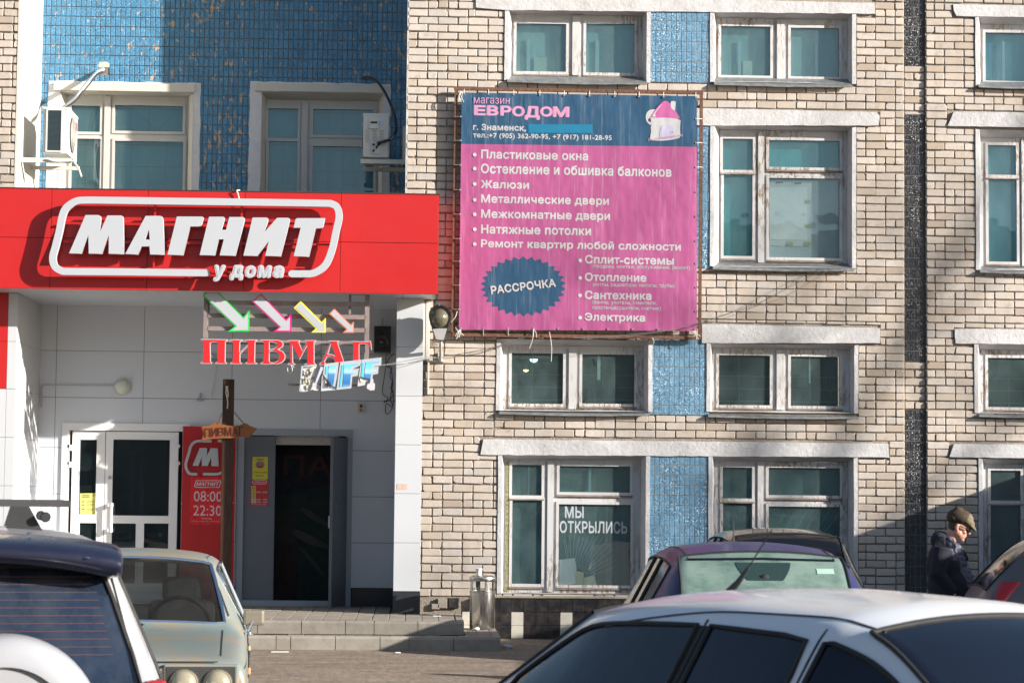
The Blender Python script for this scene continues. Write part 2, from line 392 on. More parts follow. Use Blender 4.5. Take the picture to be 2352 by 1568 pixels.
# ================================================================== GROUND
def ground_mat():
    m, nt, p = nodes('dusty_asphalt'); v = pos(nt); vx = pos(nt, (.35, 1.6, 1))
    c = mix(nt, noise(nt, v, 220, 3, .7), (.18, .145, .115), (.40, .33, .26))
    c = mix(nt, ramp(nt, noise(nt, vx, 2.2, 8, .65), [(.42, 0.0), (.72, .75)]), c, (.13, .105, .088))
    c = mix(nt, ramp(nt, noise(nt, v, .5, 4), [(.4, 0.0), (.7, .4)]), c, (.36, .295, .225))
    c = mix(nt, ramp(nt, noise(nt, pos(nt, (14, 2.2, 1)), 1.0, 7, .75), [(.35, .55), (.62, 0.0)]), c, (.12, .095, .075))
    c = mix(nt, ramp(nt, noise(nt, pos(nt, (9, 2.0, 1)), 3.0, 4, .7), [(.60, 0.0), (.70, .6)]), c, (.42, .35, .28))
    L(nt, c, p.inputs['Base Color']); p.inputs['Roughness'].default_value = .95; p.inputs['Specular IOR Level'].default_value = .2
    L(nt, bump(nt, noise(nt, v, 160, 4, .8), 1, .006, bump(nt, noise(nt, v, 3, 5), .6, .05)), p.inputs['Normal']); return m
g = MB(); n = 60
for i in range(n):
    for j in range(n): pass
gm = bpy.data.meshes.new('ground'); bm = bmesh.new(); bmesh.ops.create_grid(bm, x_segments=80, y_segments=80, size=400)
for v_ in bm.verts: v_.co.z = 0
bm.to_mesh(gm); bm.free()
ground = link('ground', gm, ground_mat()); tag(ground, kind='structure')

# ================================================================== BUILDING (brick block with recessed blue wall)
BLD = thing('building', (0, 0, 0), 'cream brick block with white lintels, peeling windows and a recessed blue tiled wall', 'building')
XR, ZT = 10.2, 11.5
X_L, X_C = W(38, 300, 0).x, W(936, 200, 0).x      # left strip's edge, right block's corner
YB = 1.6
# windows: name, opening(front), frame(back), panes, kind
WINS = []
def win(op, fr, panes, **k): WINS.append(dict(op=op, fr=fr, panes=panes, **k))
win((1168, 21, 1485, 188), (1175, 35, 1476, 176), [(1186, 55, 1300, 165), (1346, 55, 1457, 168)], mull=[(1304, 1342)], back='teal', sill=(1165, 1487, 176, 192))
win((1640, 31, 1957, 191), (1644, 44, 1946, 184), [(1656, 61, 1769, 174), (1816, 65, 1927, 177)], mull=[(1773, 1812)], back='teal', sill=(1640, 1956, 180, 198))
win((2249, 41, 2560, 202), (2252, 59, 2552, 194), [(2263, 76, 2385, 187), (2420, 76, 2540, 187)], mull=[(2389, 2416)], back='blue', sill=(2247, 2562, 190, 204))
win((1640, 291, 1957, 614), (1652, 301, 1945, 606), [(1660, 319, 1729, 391), (1662, 397, 1728, 588), (1766, 323, 1928, 385), (1766, 410, 1928, 592)], mull=[(1736, 1759)], back='teal2', sill=(1637, 1960, 604, 621))
win((2250, 301, 2560, 622), (2253, 319, 2548, 614), [(2269, 334, 2333, 402), (2270, 411, 2335, 601), (2372, 334, 2530, 395), (2372, 420, 2530, 602)], mull=[(2341, 2364)], back='sky', sill=(2250, 2562, 614, 629))
win((1149, 780, 1489, 944), (1155, 795, 1478, 941), [(1175, 811, 1293, 927), (1337, 814, 1457, 927)], mull=[(1300, 1330)], back='dark', sill=(1146, 1491, 943, 953))
win((1632, 791, 1962, 947), (1636, 801, 1952, 943), [(1651, 816, 1768, 930), (1816, 819, 1929, 932)], mull=[(1774, 1810)], back='dark', sill=(1626, 1970, 947, 960))
win((2247, 790, 2560, 950), (2250, 805, 2550, 947), [(2269, 822, 2390, 935), (2425, 822, 2540, 935)], mull=[(2396, 2420)], back='dark', sill=(2248, 2562, 949, 959))
win((1152, 1046, 1483, 1363), (1156, 1055, 1470, 1361), [(1176, 1067, 1244, 1137), (1176, 1148, 1244, 1340), (1285, 1070, 1447, 1130), (1283, 1158, 1448, 1343)], mull=[(1252, 1275)], back='ground', sill=None, old=True)
win((1636, 1050, 1961, 1366), (1640, 1060, 1947, 1362), [(1660, 1073, 1727, 1144), (1660, 1151, 1727, 1340), (1765, 1074, 1929, 1137), (1765, 1163, 1929, 1343)], mull=[(1735, 1757)], back='ground', sill=None, old=True)
win((2257, 1055, 2560, 1370), (2260, 1067, 2550, 1366), [(2275, 1080, 2344, 1149), (2275, 1157, 2344, 1350), (2385, 1080, 2530, 1140), (2385, 1170, 2530, 1350)], mull=[(2352, 2375)], back='darkblue', sill=None, old=True)
LINT = [((1093, -14), (2009, 8), (2009, 33), (1155, 24), (1093, 18)), ((2188, 11), (2600, 18), (2600, 44), (2196, 38), (2190, 26)),
        ((1600, 249), (2012, 258), (2020, 268), (2018, 289), (1600, 289)), ((2176, 290), (2190, 257), (2600, 262), (2600, 298)),
        ((1612, 744), (2021, 753), (2021, 788), (1612, 788)), ((2192, 755), (2600, 757), (2600, 792), (2194, 789)),
        ((1110, 1008), (2040, 1018), (2042, 1050), (1103, 1044)), ((2190, 1019), (2600, 1022), (2600, 1056), (2180, 1049)),
        ((1100, 779), (1489, 784), (1489, 780), (1100, 776))]
MOS = [(1494, 26, 1635, 190), (1600, 290, 1638, 616), (1490, 777, 1629, 953), (1490, 1044, 1630, 1372)]
STRIPU = (2079, 2127)
excl = []
def ex(u0_, v0_, u1_, v1_, padu=0, padv=0): excl.append(WR(u0_-padu, v0_-padv, u1_+padu, v1_+padv))
for w in WINS: ex(*w['op'], padu=9, padv=0)
for q in LINT[:-1]: ex(min(a[0] for a in q), min(a[1] for a in q), max(a[0] for a in q), max(a[1] for a in q))
for q in MOS: ex(*q)
XS0, XS1 = W(2079, 700).x, W(2127, 700).x
Z_PL = W(1300, 1372).z
# ---- mortar backing with openings cut by strips
wall_holes = [WR(*w['op']) for w in WINS]
def strips(mb, X0, X1, Z0, Z1, holes, Y0, Y1):
    """upright slab with rectangular holes, cut into boxes"""
    xs = sorted({X0, X1, *[h[0] for h in holes], *[h[1] for h in holes]}); xs = [x for x in xs if X0 <= x <= X1]
    for a, b in zip(xs, xs[1:]):
        cm = (a+b)/2; hs = sorted([(h[2], h[3]) for h in holes if h[0] < cm < h[1]]); z = Z0
        for h0, h1 in hs:
            if h0 > z: mb.box(a, b, Y0, Y1, z, h0)
            z = max(z, h1)
        if z < Z1: mb.box(a, b, Y0, Y1, z, Z1)
bw = MB(); strips(bw, X_C+.012, XS0-.003, -.2, ZT, wall_holes, .022, .42); strips(bw, XS0-.003, XS1+.003, -.2, ZT, [], .066, .42); strips(bw, XS1+.003, XR, -.2, ZT, wall_holes, .022, .42)
wall = bw.build('brick_wall', MMORTAR, BLD); MB().box(-7.6, X_L-.012, .022, 1.9, -.2, ZT).build('brick_wall', MMORTAR, BLD)
# ---- bricks
H = .1025; BH = .0865; Zj = W(2000, 846).z
def brick_verts(w, h, y0=0.0, dep=.05, seed=None):
    rr = random.Random(seed) if seed is not None else random
    c = [rr.uniform(.004, .011) for _ in range(4)]
    if rr.random() < .25: c[rr.randrange(4)] = rr.uniform(.014, .028)
    j = lambda: rr.uniform(-.0025, .0025)
    P = []
    for (X, Z, sx, sz, cc) in ((0, 0, 1, 1, c[0]), (w, 0, -1, 1, c[1]), (w, h, -1, -1, c[2]), (0, h, 1, -1, c[3])):
        a = (X+sx*cc+j(), Z+j()); b = (X+j(), Z+sz*cc+j())
        P += [b, a] if (X == 0) == (Z == 0) else [a, b]
    mid = (w/2, h/2); k = .006; tilt = rr.uniform(-.0025, .0025)
    outer = [(p[0], y0+k, p[1]) for p in P]
    inner = [(p[0]+(k if p[0] < mid[0] else -k)*1.0, y0+tilt*(p[0]/w*2-1), p[1]+(k if p[1] < mid[1] else -k)*1.0) for p in P]
    back = [(p[0], y0+dep, p[1]) for p in P]
    fs = [tuple(range(8))]
    for i in range(8):
        q = (i+1) % 8; fs += [(8+i, 8+q, q, i), (16+i, 16+q, 8+q, 8+i)]
    return inner+outer+back, fs
variants = {}
for kind, w_ in (('stretcher', .247), ('header', .117)):
    variants[kind] = []
    for k in range(10):
        b = MB(); b.add(*brick_verts(w_, BH, seed=100+k+(50 if kind == 'header' else 0))); me = b.mesh('brick'); me.materials.append(MBRICK1); variants[kind].append(me)
many = MB(); cand = []
def row_bricks(xa, xb, z, h, Y, phase):
    """one course between xa and xb"""
    x = xa; cell = .13; g = math.ceil((xa-.02)/cell)
    # cells start on the common half-brick grid
    xs = [xa]; gx = xa - ((xa-X_C) % cell)
    if gx < xa-.06: gx += cell
    out = []; first = True
    x = gx
    parity = phase
    while x < xb-.03:
        isS = (rnd() < .70) if not (first and parity) else False
        w = .26 if isS else .13
        a = max(x, xa); b = min(x+w-.013, xb)
        if xb-b < .05: b = xb
        if a > xb-.03: break
        if first and x > xa+.001 and x-xa < .06: a = xa
        if b-a > .035: out.append((a, b, 'stretcher' if isS and abs(b-a-.247) < .006 else ('header' if abs(b-a-.117) < .004 else 'cut')))
        x = b+.013 if b < xb-.001 else xb+1
        x = gx + round((x-gx)/cell)*cell if b < xb-.001 else x
        first = False
    return out
def subtract(a, b, z0, z1):
    seg = [(a, b, z0, z1)]
    for h in excl:
        new = []
        for (p, q, s, t) in seg:
            if h[1] <= p or h[0] >= q or h[3] <= s or h[2] >= t: new.append((p, q, s, t)); continue
            ov = min(t, h[3])-max(s, h[2])
            if p < h[0]: new.append((p, h[0]-.008, s, t))
            if q > h[1]: new.append((h[1]+.008, q, s, t))
            if ov < (t-s)*.6:
                pm, qm = max(p, h[0]-.008), min(q, h[1]+.008)
                if h[2] > s: new.append((pm, qm, s, min(t, h[2]-.006)))
                else: new.append((pm, qm, max(s, h[3]+.006), t))
        seg = new
    return seg
k0 = int((Z_PL-Zj)/H); k1 = int((ZT-.4-Zj)/H)
def course_range(X0, X1, Y, zlo, zhi, skip=None):
    for k in range(int(math.floor((zlo-Zj)/H)), int((zhi-Zj)/H)+1):
        z0 = Zj+k*H; z1 = z0+BH
        z0c, z1c = max(z0, zlo), min(z1, zhi)
        if z1c-z0c < .02: continue
        for (p, q, s, t) in subtract(X0, X1, z0c, z1c):
            if q-p < .03 or t-s < .018: continue
            for (a, b, kind) in row_bricks(p, q, s, t-s, Y, (k % 2) ^ (rnd() < .15)):
                dx = random.uniform(-.002, .002); dy = random.gauss(0, .0025); dz = random.uniform(-.0035, .0035)+.004*sin(k*1.7+a*1.3)
                if kind != 'cut' and t-s > BH-.001: cand.append((a+dx, Y+dy, s+dz, kind))
                else:
                    vs_, fs = brick_verts(b-a, t-s); many.add([(x+a, y+Y+dy, z+s+dz) for x, y, z in vs_], fs, rnd())
course_range(X_C, XS0-.012, 0, Z_PL, 8.9)
course_range(XS1+.012, 9.0, 0, Z_PL, 8.55)
course_range(-7.4, X_L, 0, 5.3, 8.55)
# recessed column between the black strips
excl_save = excl; excl = []
for va, vb in ((151, 262), (829, 940)):
    course_range(XS0+.006, XS1-.006, .045, W(2100, vb).z, W(2100, va).z)
excl = excl_save
# the 300 that show largest become parts of their own
def shown(c):
    x, y, z, kind = c
    d = V((x+.12, y, z+.04))-CAM; k = FPX/d.dot(fw); u = 1176+d.dot(rt)*k; v_ = 784-d.dot(up)*k
    if not (0 < u < 2340 and 4 < v_ < 1355): return 9e9
    if 1040 < u < 1618 and 200 < v_ < 780: return 8e9
    if u < 1010 and 430 < v_ < 670: return 8e9
    return (0 if kind == 'stretcher' else 30)+abs(u-1750)*.01
cand.sort(key=shown)
for i, (x, y, z, kind) in enumerate(cand):
    if i < 296 and shown((x, y, z, kind)) < 1e9:
        o = bpy.data.objects.new('brick', random.choice(variants[kind])); COL.objects.link(o); o.parent = wall; o.location = (x, y, z); WM[o.name] = Matrix()
    else:
        w = .247 if kind == 'stretcher' else .117
        vs_, fs = brick_verts(w, BH); many.add([(p[0]+x, p[1]+y, p[2]+z) for p in vs_], fs, rnd())
mb_ = many.build('brick_courses', MBRICK, wall); mb_['kind'] = 'stuff'

# ---- lintels
def rough_loop(lp, amp=.006, step=.12):
    out = []
    for a, b in zip(lp, lp[1:]+lp[:1]):
        d = math.hypot(b[0]-a[0], b[1]-a[1]); n = max(1, int(d/step))
        for i in range(n):
            t = i/n; out.append((a[0]+(b[0]-a[0])*t+random.uniform(-amp, amp), a[1]+(b[1]-a[1])*t+random.uniform(-amp, amp)))
    return out
for i, q in enumerate(LINT[:-1]):
    poly('lintel', [ccw(rough_loop(px(q, 0), .0035, .09))], -.022, MPLASTER, BLD, thick=.06, bevel=.0)

# ---- blue mosaic panels
def tile_field(name, backname, u0_, v0_, u1_, v1_, Y, tw, th, m, grout, parent, gap=.0065, limit=300, holes=(), x0=None, x1=None, z0=None, z1=None, thick=.012, piece='tile', stuff='tile_field', key=None):
    if x0 is None: x0, x1, z0, z1 = WR(u0_, v0_, u1_, v1_, Y)
    bk = MB(); strips(bk, x0, x1, z0, z1, list(holes), Y+.004, Y+.05); back = bk.build(backname, grout, parent)
    protos = []
    for k in range(4):
        b = MB(); t = random.uniform(-.0012, .0012); b.bev(0, tw-gap, 0+t, thick, 0, th-gap, .0025); me = b.mesh(piece); me.materials.append(m); protos.append(me)
    nx = max(1, round((x1-x0)/tw)); nz = max(1, round((z1-z0)/th)); sx = (x1-x0)/nx; sz = (z1-z0)/nz; cells = []
    for i in range(nx):
        for j in range(nz):
            a, b, c, d = x0+i*sx, x0+(i+1)*sx, z1-(j+1)*sz, z1-j*sz; ok = True
            for h in holes:
                if h[1] > a+.01 and h[0] < b-.01 and h[3] > c+.01 and h[2] < d-.01: ok = False
            if ok: cells.append((a, c, i, j))
    if key: cells.sort(key=key)
    st = MB()
    for n_, (a, c, i, j) in enumerate(cells):
        y = Y+random.uniform(-.0012, .0012)
        if n_ < limit:
            o = bpy.data.objects.new(piece, random.choice(protos)); COL.objects.link(o); o.parent = back; o.location = (a+gap/2, y, c+gap/2); o.scale = (sx/tw, 1, sz/th)
            o.rotation_euler = (random.uniform(-.012, .012), 0, random.uniform(-.02, .02)); WM[o.name] = Matrix()
        else: st.bev(a+gap/2, a+sx-gap/2, y, y+thick, c+gap/2, c+sz-gap/2, .0025)
    if st.v: s_ = st.build(stuff, m, back); s_['kind'] = 'stuff'
    return back
left_ = 298
for q in MOS:
    tile_field('t', 'mosaic_panel', *q, .0, .0665, .1265, MMOS, MGROUT, BLD, limit=left_, piece='mosaic_tile'); left_ = max(0, left_-int((q[2]-q[0])/11.8)*int((q[3]-q[1])/22.6))
# ---- black dimpled strip in its recess
for va, vb in ((-30, 151), (262, 829), (940, 1372)):
    z1_, z0_ = W(2103, va).z, W(2103, vb).z
    tile_field('t', 'dark_strip', 0, 0, 0, 0, .04, .067, .132, MSTRIP, MGROUTD, BLD, x0=XS0+.003, x1=XS1-.003, z0=z0_, z1=z1_, piece='strip_tile', limit=300, gap=.0075)
# ---- plinth
pm = MB(); zp1 = W(1300, 1373).z; PX0 = 1.04
def plinth():
    back = MB().box(PX0-.3, XR, -.045, .02, -.05, zp1-.004).build('plinth', MGROUTD, BLD)
    s = .1565; rows = 3; sz = (zp1-.012)/rows; x = W(1061, 1420).x; i = 0
    pb = []
    b = MB(); b.bev(0, s-.004, 0, .012, 0, sz-.004, .002); pb.append(b.mesh('plinth_tile')); pb[0].materials.append(MPLINTH)
    b = MB(); b.bev(0, s-.004, 0, .012, 0, sz-.004, .002); pb.append(b.mesh('plinth_tile')); pb[1].materials.append(MPLINTHW)
    while x < 8.3:
        for j in range(rows):
            if i == 0 and j == 2: continue
            o = bpy.data.objects.new('plinth_tile', pb[1 if (i % 4 == 0 and j < 2) else 0]); COL.objects.link(o); o.parent = back
            if i % 4 == 0 and j < 2: o['label'] = 'white plinth tile'
            o.location = (x+.002, -.058+random.uniform(-.002, .002), j*sz+.004); o.rotation_euler = (random.uniform(-.01, .01), 0, 0); WM[o.name] = Matrix()
        x += s; i += 1
plinth()
box('window_ledge', MCONC, BLD, W(1135, 1368).x, XR, -.07, .10, zp1, zp1+.028, .006)
MB().box(W(1245, 1370).x, W(1355, 1370).x, -.02, .05, zp1+.03, zp1+.048).build('loose_lath', mat('pale_lath', (.5, .42, .32), .8), None) if False else None
# broken tiles at the brick corner
for k, (u, v_, w_, h_) in enumerate(((1016, 1385, .12, .12), (1042, 1384, .13, .13), (1000, 1392, .1, .07))):
    p = W(u, v_, 0); pc = MB().bev(p.x-w_/2, p.x+w_/2, -.03, .03, p.z-h_/2, p.z+h_/2, .006).build('broken_plinth_piece', MPLINTH if k == 1 else MCONC, BLD)

# ---- windows
def curtain_mat(name, col, var=.35, sc=1.4):
    return mat(name, col, .9, var=var, scale=sc, stretch=(2.2, 1, .3), dirt=tuple(x*.55 for x in col), dirt_amt=.6)
BACKS = {'teal': (curtain_mat('teal_blind', (.24, .46, .47)), .28), 'teal2': (curtain_mat('bright_teal_blind', (.04, .46, .52)), .28), 'blue': (curtain_mat('blue_blind', (.06, .36, .50)), .30),
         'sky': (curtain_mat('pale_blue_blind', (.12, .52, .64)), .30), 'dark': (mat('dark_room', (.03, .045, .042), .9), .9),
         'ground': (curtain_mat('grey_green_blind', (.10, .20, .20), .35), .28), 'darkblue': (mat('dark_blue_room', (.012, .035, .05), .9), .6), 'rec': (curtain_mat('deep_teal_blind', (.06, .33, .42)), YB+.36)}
MOLIVE = mat('olive_old_paint', (.15, .135, .04), .8, var=.3, scale=12, dirt=(.5, .48, .42), dirt_amt=.9, stretch=(3, 3, 1))
def make_window(w, Y0=0.0, YF=.165, parent=BLD, border=True, pl=MPLASTER, back=None):
    op = WR(*w['op'], Y0); fr = WR(*w['fr'], YF)
    rv = MB(); o = [(op[0], op[2]), (op[1], op[2]), (op[1], op[3]), (op[0], op[3])]; f_ = [(fr[0]-.0, fr[2]), (fr[1], fr[2]), (fr[1], fr[3]), (fr[0], fr[3])]
    for i in range(4):
        j = (i+1) % 4; a, b = o[i], o[j]; c, d = f_[j], f_[i]
        rv.quad((a[0], Y0-.012, a[1]), (b[0], Y0-.012, b[1]), (c[0], YF+.01, c[1]), (d[0], YF+.01, d[1]))
    if border:
        e = .052; O2 = [(op[0]-e, op[2]+.0), (op[1]+e, op[2]+.0), (op[1]+e, op[3]+.01), (op[0]-e, op[3]+.01)]
        for i in (1, 3):
            j = (i+1) % 4; rv.quad((O2[i][0], Y0-.012, O2[i][1]), (O2[j][0], Y0-.012, O2[j][1]), (o[j][0], Y0-.012, o[j][1]), (o[i][0], Y0-.012, o[i][1]))
            rv.quad((O2[i][0], Y0-.012, O2[i][1]), (O2[j][0], Y0-.012, O2[j][1]), (O2[j][0], Y0+.02, O2[j][1]), (O2[i][0], Y0+.02, O2[i][1]))
    # subdivide a little so that the plaster edge is uneven
    me = rv.mesh('window'); bm = bmesh.new(); bm.from_mesh(me); bmesh.ops.remove_doubles(bm, verts=bm.verts, dist=.0005); bmesh.ops.subdivide_edges(bm, edges=bm.edges, cuts=5, use_grid_fill=True)
    for v_ in bm.verts:
        nn = mnoise.noise_vector(v_.co*5)
        v_.co += V((nn.x*.006, nn.y*.004, nn.z*.006))
    bm.to_mesh(me); bm.free(); win_ = link('window', me, pl, parent)
    old = w.get('old')
    # outer frame board with a hole per pane
    loops = [ccw([(fr[0], fr[2]), (fr[1], fr[2]), (fr[1], fr[3]), (fr[0], fr[3])])]
    PR = [WR(*p, YF) for p in w['panes']]
    for p in PR: loops.append(ccw([(p[0]-.012, p[2]-.012), (p[1]+.012, p[2]-.012), (p[1]+.012, p[3]+.012), (p[0]-.012, p[3]+.012)], False))
    mm = MWOODW if not w.get('sound') else MWOODW2
    poly('frame', loops, YF, mm, win_, thick=.05)
    for si, p in enumerate(PR):
        e = .036; P_ = (p[0], p[1], p[2], p[3])
        poly('sash', [ccw([(P_[0]-e, P_[2]-e*1.05), (P_[1]+e, P_[2]-e*1.05), (P_[1]+e, P_[3]+e), (P_[0]-e, P_[3]+e)]), ccw([(P_[0], P_[2]), (P_[1], P_[2]), (P_[1], P_[3]), (P_[0], P_[3])], False)], YF-.014-.0016*si, mm, win_, thick=.03)
        MB().box(P_[0]-.004, P_[1]+.004, YF+.018, YF+.021, P_[2]-.004, P_[3]+.004).build('pane', w.get('glass', MGLASS), win_)
        # weathered drip rail under each sash
        if P_[1]-P_[0] > .3 and not w.get('sound'):
            b = MB(); zr = P_[2]-e*1.05; b.add([(P_[0]-e, YF-.03, zr-.022), (P_[1]+e, YF-.03, zr-.022), (P_[1]+e, YF+.0, zr+.012), (P_[0]-e, YF+.0, zr+.012), (P_[0]-e, YF+.0, zr-.022), (P_[1]+e, YF+.0, zr-.022)], [(0, 1, 2, 3), (0, 4, 5, 1), (0, 3, 4), (1, 5, 2)])
            b.build('drip_rail', MOLDWOOD, win_)
    for (ua, ub) in w.get('mull', []):
        xa, xb = W(ua, (w['fr'][1]+w['fr'][3])/2, YF).x, W(ub, (w['fr'][1]+w['fr'][3])/2, YF).x; cxx = (xa+xb)/2; wd = min(.05, (xb-xa)*.3)
        MB().box(cxx-wd, cxx+wd, YF-.03, YF-.002, fr[2]+.01, fr[3]-.02).build('mullion', mm, win_)
    if w.get('sill'):
        s = w['sill']; x0, x1 = W(s[0], s[2], -.05).x, W(s[1], s[2], -.05).x; zt = W((s[0]+s[1])/2, s[2], YF-.03).z; zb = W((s[0]+s[1])/2, s[3], Y0-.075).z
        b = MB(); n_ = 16; prof = [(YF-.01, zt+.005), (Y0-.055, zb+.032), (Y0-.07, zb+.026), (Y0-.075, zb+.004), (Y0-.066, zb)]
        for i in range(n_+1):
            x = x0+(x1-x0)*i/n_; wob = random.uniform(-.005, .005); sg = -.012*sin(pi*i/n_)*w.get('sag', 1)
            for k, (y, z) in enumerate(prof): b.v.append((x, y, z+(wob if k else 0)*.6+(sg if k else 0)))
        q = len(prof)
        for i in range(n_):
            for k in range(q-1): b.f.append((i*q+k, i*q+k+1, (i+1)*q+k+1, (i+1)*q+k))
        o_ = b.build('sill', MSILL, win_)
    bm_, yb = BACKS[w['back']]
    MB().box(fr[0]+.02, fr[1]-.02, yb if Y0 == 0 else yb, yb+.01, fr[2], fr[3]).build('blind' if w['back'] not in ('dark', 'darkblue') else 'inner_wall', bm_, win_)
    b = MB(); yb2 = yb+.01  # closed box behind the glass
    b.quad((fr[0], YF+.05, fr[2]), (fr[0], yb2, fr[2]), (fr[0], yb2, fr[3]), (fr[0], YF+.05, fr[3])); b.quad((fr[1], YF+.05, fr[2]), (fr[1], yb2, fr[2]), (fr[1], yb2, fr[3]), (fr[1], YF+.05, fr[3]))
    b.quad((fr[0], YF+.05, fr[3]), (fr[1], YF+.05, fr[3]), (fr[1], yb2, fr[3]), (fr[0], yb2, fr[3])); b.quad((fr[0], YF+.05, fr[2]), (fr[1], YF+.05, fr[2]), (fr[1], yb2, fr[2]), (fr[0], yb2, fr[2]))
    b.build('inner_reveal', MINNER, win_)
    return win_, fr
MOLDWOOD = mat('weathered_grey_wood', (.17, .125, .095), .85, var=.5, scale=12, b=.6, bscale=50, stretch=(.3, 1, 1), dirt=(.5, .48, .45), dirt_amt=.5)
MINNER = mat('inner_reveal', (.18, .22, .22), .9)
MGRID = mat('pale_teal_grid', (.10, .16, .14), .8)
MPAPER = mat('paper', (.66, .69, .68), .9, var=.05); MPAPERY = mat('yellowed_paper', (.55, .52, .38), .9)
MTAPE = mat('white_paint_letters', (.40, .44, .47), .7)
built = []
for w in WINS:
    wo, fr = make_window(w); built.append((wo, fr, w))
    if w['back'] == 'dark':
        for p in w['panes']:
            x0, x1, z0, z1 = WR(*p, .5); b = MB()
            xm = x0+(x1-x0)*.4; b.box(xm-.006, xm+.006, .5, .51, z0-.1, z1+.1)
            for t in (.08, .33, .58): b.box(x0-.1, x1+.1, .511, .52, z0+(z1-z0)*t-.005, z0+(z1-z0)*t+.005)
            b.build('inner_lattice', MGRID, wo)
def em_mat(name, col, st):
    m, nt, p = nodes(name); p.inputs['Emission Color'].default_value = (*col, 1); p.inputs['Emission Strength'].default_value = st; p.inputs['Base Color'].default_value = (*col, 1); return m
MLAMPC = em_mat('lit_cool_lamp', (.75, .95, 1), 1.6); MLAMPW = em_mat('lit_warm_lamp', (1, .72, .32), 1.1)
wo7 = built[5][0]
for (u, v_, r, m_) in ((1226, 825, .055, MLAMPC), (1208, 849, .04, MLAMPW)):
    p = W(u, v_, .6); MB().lathe([(0, -r*.8), (r*.7, -r*.55), (r, 0), (r*.4, r*.1), (0, r*.12)], p, 'Z', 16).build('ceiling_lamp', m_, wo7, smooth=True)
# paper sheet, gum and wires seen in the second window of the middle floor
wo5 = built[3][0]; f = cz(2700, 400, 2.24)
poly('paper_sheet', [ccw(px([(838, 722), (1228, 722), (1215, 880), (1195, 1180), (1222, 1185), (1220, 1312), (840, 1305)], .212, f))], .212, MPAPER, wo5, thick=.002)
poly('paper_sheet', [ccw(px([(848, 785), (1182, 780), (1185, 1255), (850, 1250)], .206, f))], .206, mat('bright_paper', (.8, .82, .8), .9), wo5, thick=.002)
poly('frosted_film', [ccw(px([(838, 715), (1478, 715), (1478, 1412), (838, 1412)], .22, f))], .22, mat('grey_white_film', (.50, .57, .60), .9, var=.1), wo5, thick=.001)
for (cx, cy) in ((935, 738), (1103, 746)): poly('tape', [ccw(px([(cx-30, cy-7), (cx+30, cy-7), (cx+30, cy+7), (cx-30, cy+7)], .2, f))], .2, mat('navy_tape', (.05, .08, .16), .6), wo5, thick=.001)
for (cx, cy) in ((1190, 912), (1195, 1130), (1030, 1288), (1190, 1290)): poly('tape', [ccw(px([(cx-25, cy-16), (cx+25, cy-16), (cx+25, cy+16), (cx-25, cy+16)], .2, f))], .2, mat('yellow_tape', (.42, .42, .22), .6), wo5, thick=.001)
# inner casements, pale boxes and curtain edges seen through the panes
MPALE = mat('pale_teal_inner_frame', (.30, .52, .56), .7); MPALE2 = mat('pale_green_box', (.38, .56, .48), .8)
for k, (u0_, v0_, u1_, v1_, yy, mm) in enumerate(((1210, 90, 1218, 170, .24, MPALE), (1226, 132, 1256, 172, .24, MPALE2), (1368, 92, 1376, 172, .24, MPALE), (1695, 95, 1702, 178, .24, MPALE), (1706, 140, 1728, 180, .24, MPALE2), (1872, 98, 1879, 182, .24, MPALE),
        (1372, 816, 1379, 872, .24, MPALE2), (1858, 820, 1862, 880, .24, MPALE2), (2302, 95, 2308, 190, .24, MPALE), (1352, 1072, 1358, 1128, .24, MPALE), (1390, 1162, 1396, 1342, .24, mat('grey_inner_post', (.16, .22, .23), .8)), (1213, 1070, 1216, 1135, .24, MPALE))):
    x0, x1, z0, z1 = WR(u0_, v0_, u1_, v1_, yy); q = MB().box(x0, x1, yy, yy+.015, z0, z1)
    host = min(built, key=lambda t: abs(W((t[2]['op'][0]+t[2]['op'][2])/2, (t[2]['op'][1]+t[2]['op'][3])/2).x-(x0+x1)/2)*.5+abs(W((t[2]['op'][0]+t[2]['op'][2])/2, (t[2]['op'][1]+t[2]['op'][3])/2).z-(z0+z1)/2))[0]
    q.build('inner_casement', mm, host)
# shop window: letters, rays and card scraps behind the glass
wo10 = built[8][0]; f = cz(1900, 1750, 2.24)
text('window_letters', 'МЫ', (805, 612, 975, 718), .1812, MTAPE, wo10, bold=.035, thick=.001, f=f)
text('window_letters', 'ОТКРЫЛИСЬ', (758, 745, 1365, 855), .1812, MTAPE, wo10, bold=.03, thick=.001, f=f)
poly('card_scrap', [ccw(px([(755, 1092), (895, 1075), (910, 1170), (905, 1310), (755, 1318)], .215, f))], .215, MPAPER, wo10, thick=.003)
poly('card_scrap', [ccw(px([(903, 1190), (975, 1205), (972, 1315), (905, 1318)], .211, f))], .211, MPAPERY, wo10, thick=.003)
poly('card_scrap', [ccw(px([(978, 1250), (1070, 1232), (1090, 1320), (975, 1320)], .207, f))], .207, MPAPERY, wo10, thick=.003)
b = MB()
for k, ang in enumerate((100, 97, 91, 86, 80, 75, 70, 65, 60, 55, 50, 45, 39, 33, 27, 20)):
    a = R(ang); cx, cy = 860, 1300; r1, r2 = 150, 620-12*k
    p, q = f(cx+cos(a)*r1, cy-sin(a)*r1), f(cx+cos(a)*r2, cy-sin(a)*r2)
    if q[1] > 1338: continue
    q = (min(q[0], 1447), max(q[1], 1160)); b.tube([W(*p, .24), W(*q, .24)], .0035, 4)
b.build('ray_lines', mat('pale_rays', (.42, .45, .42), .8), wo10)
b = MB()
for k in range(6): b.tube([W(1770+k*22, 1240, .24), W(1800+k*26, 1175, .24)], .003, 4)
b.build('ray_lines', bpy.data.materials['pale_rays'], built[9][0])
b = MB().box(W(1160, 1200, .2).x, W(1171, 1200, .2).x, .156, .162, W(1170, 1358, .2).z, W(1170, 1060, .2).z); b.build('old_paint_stripe', MOLIVE, wo10)
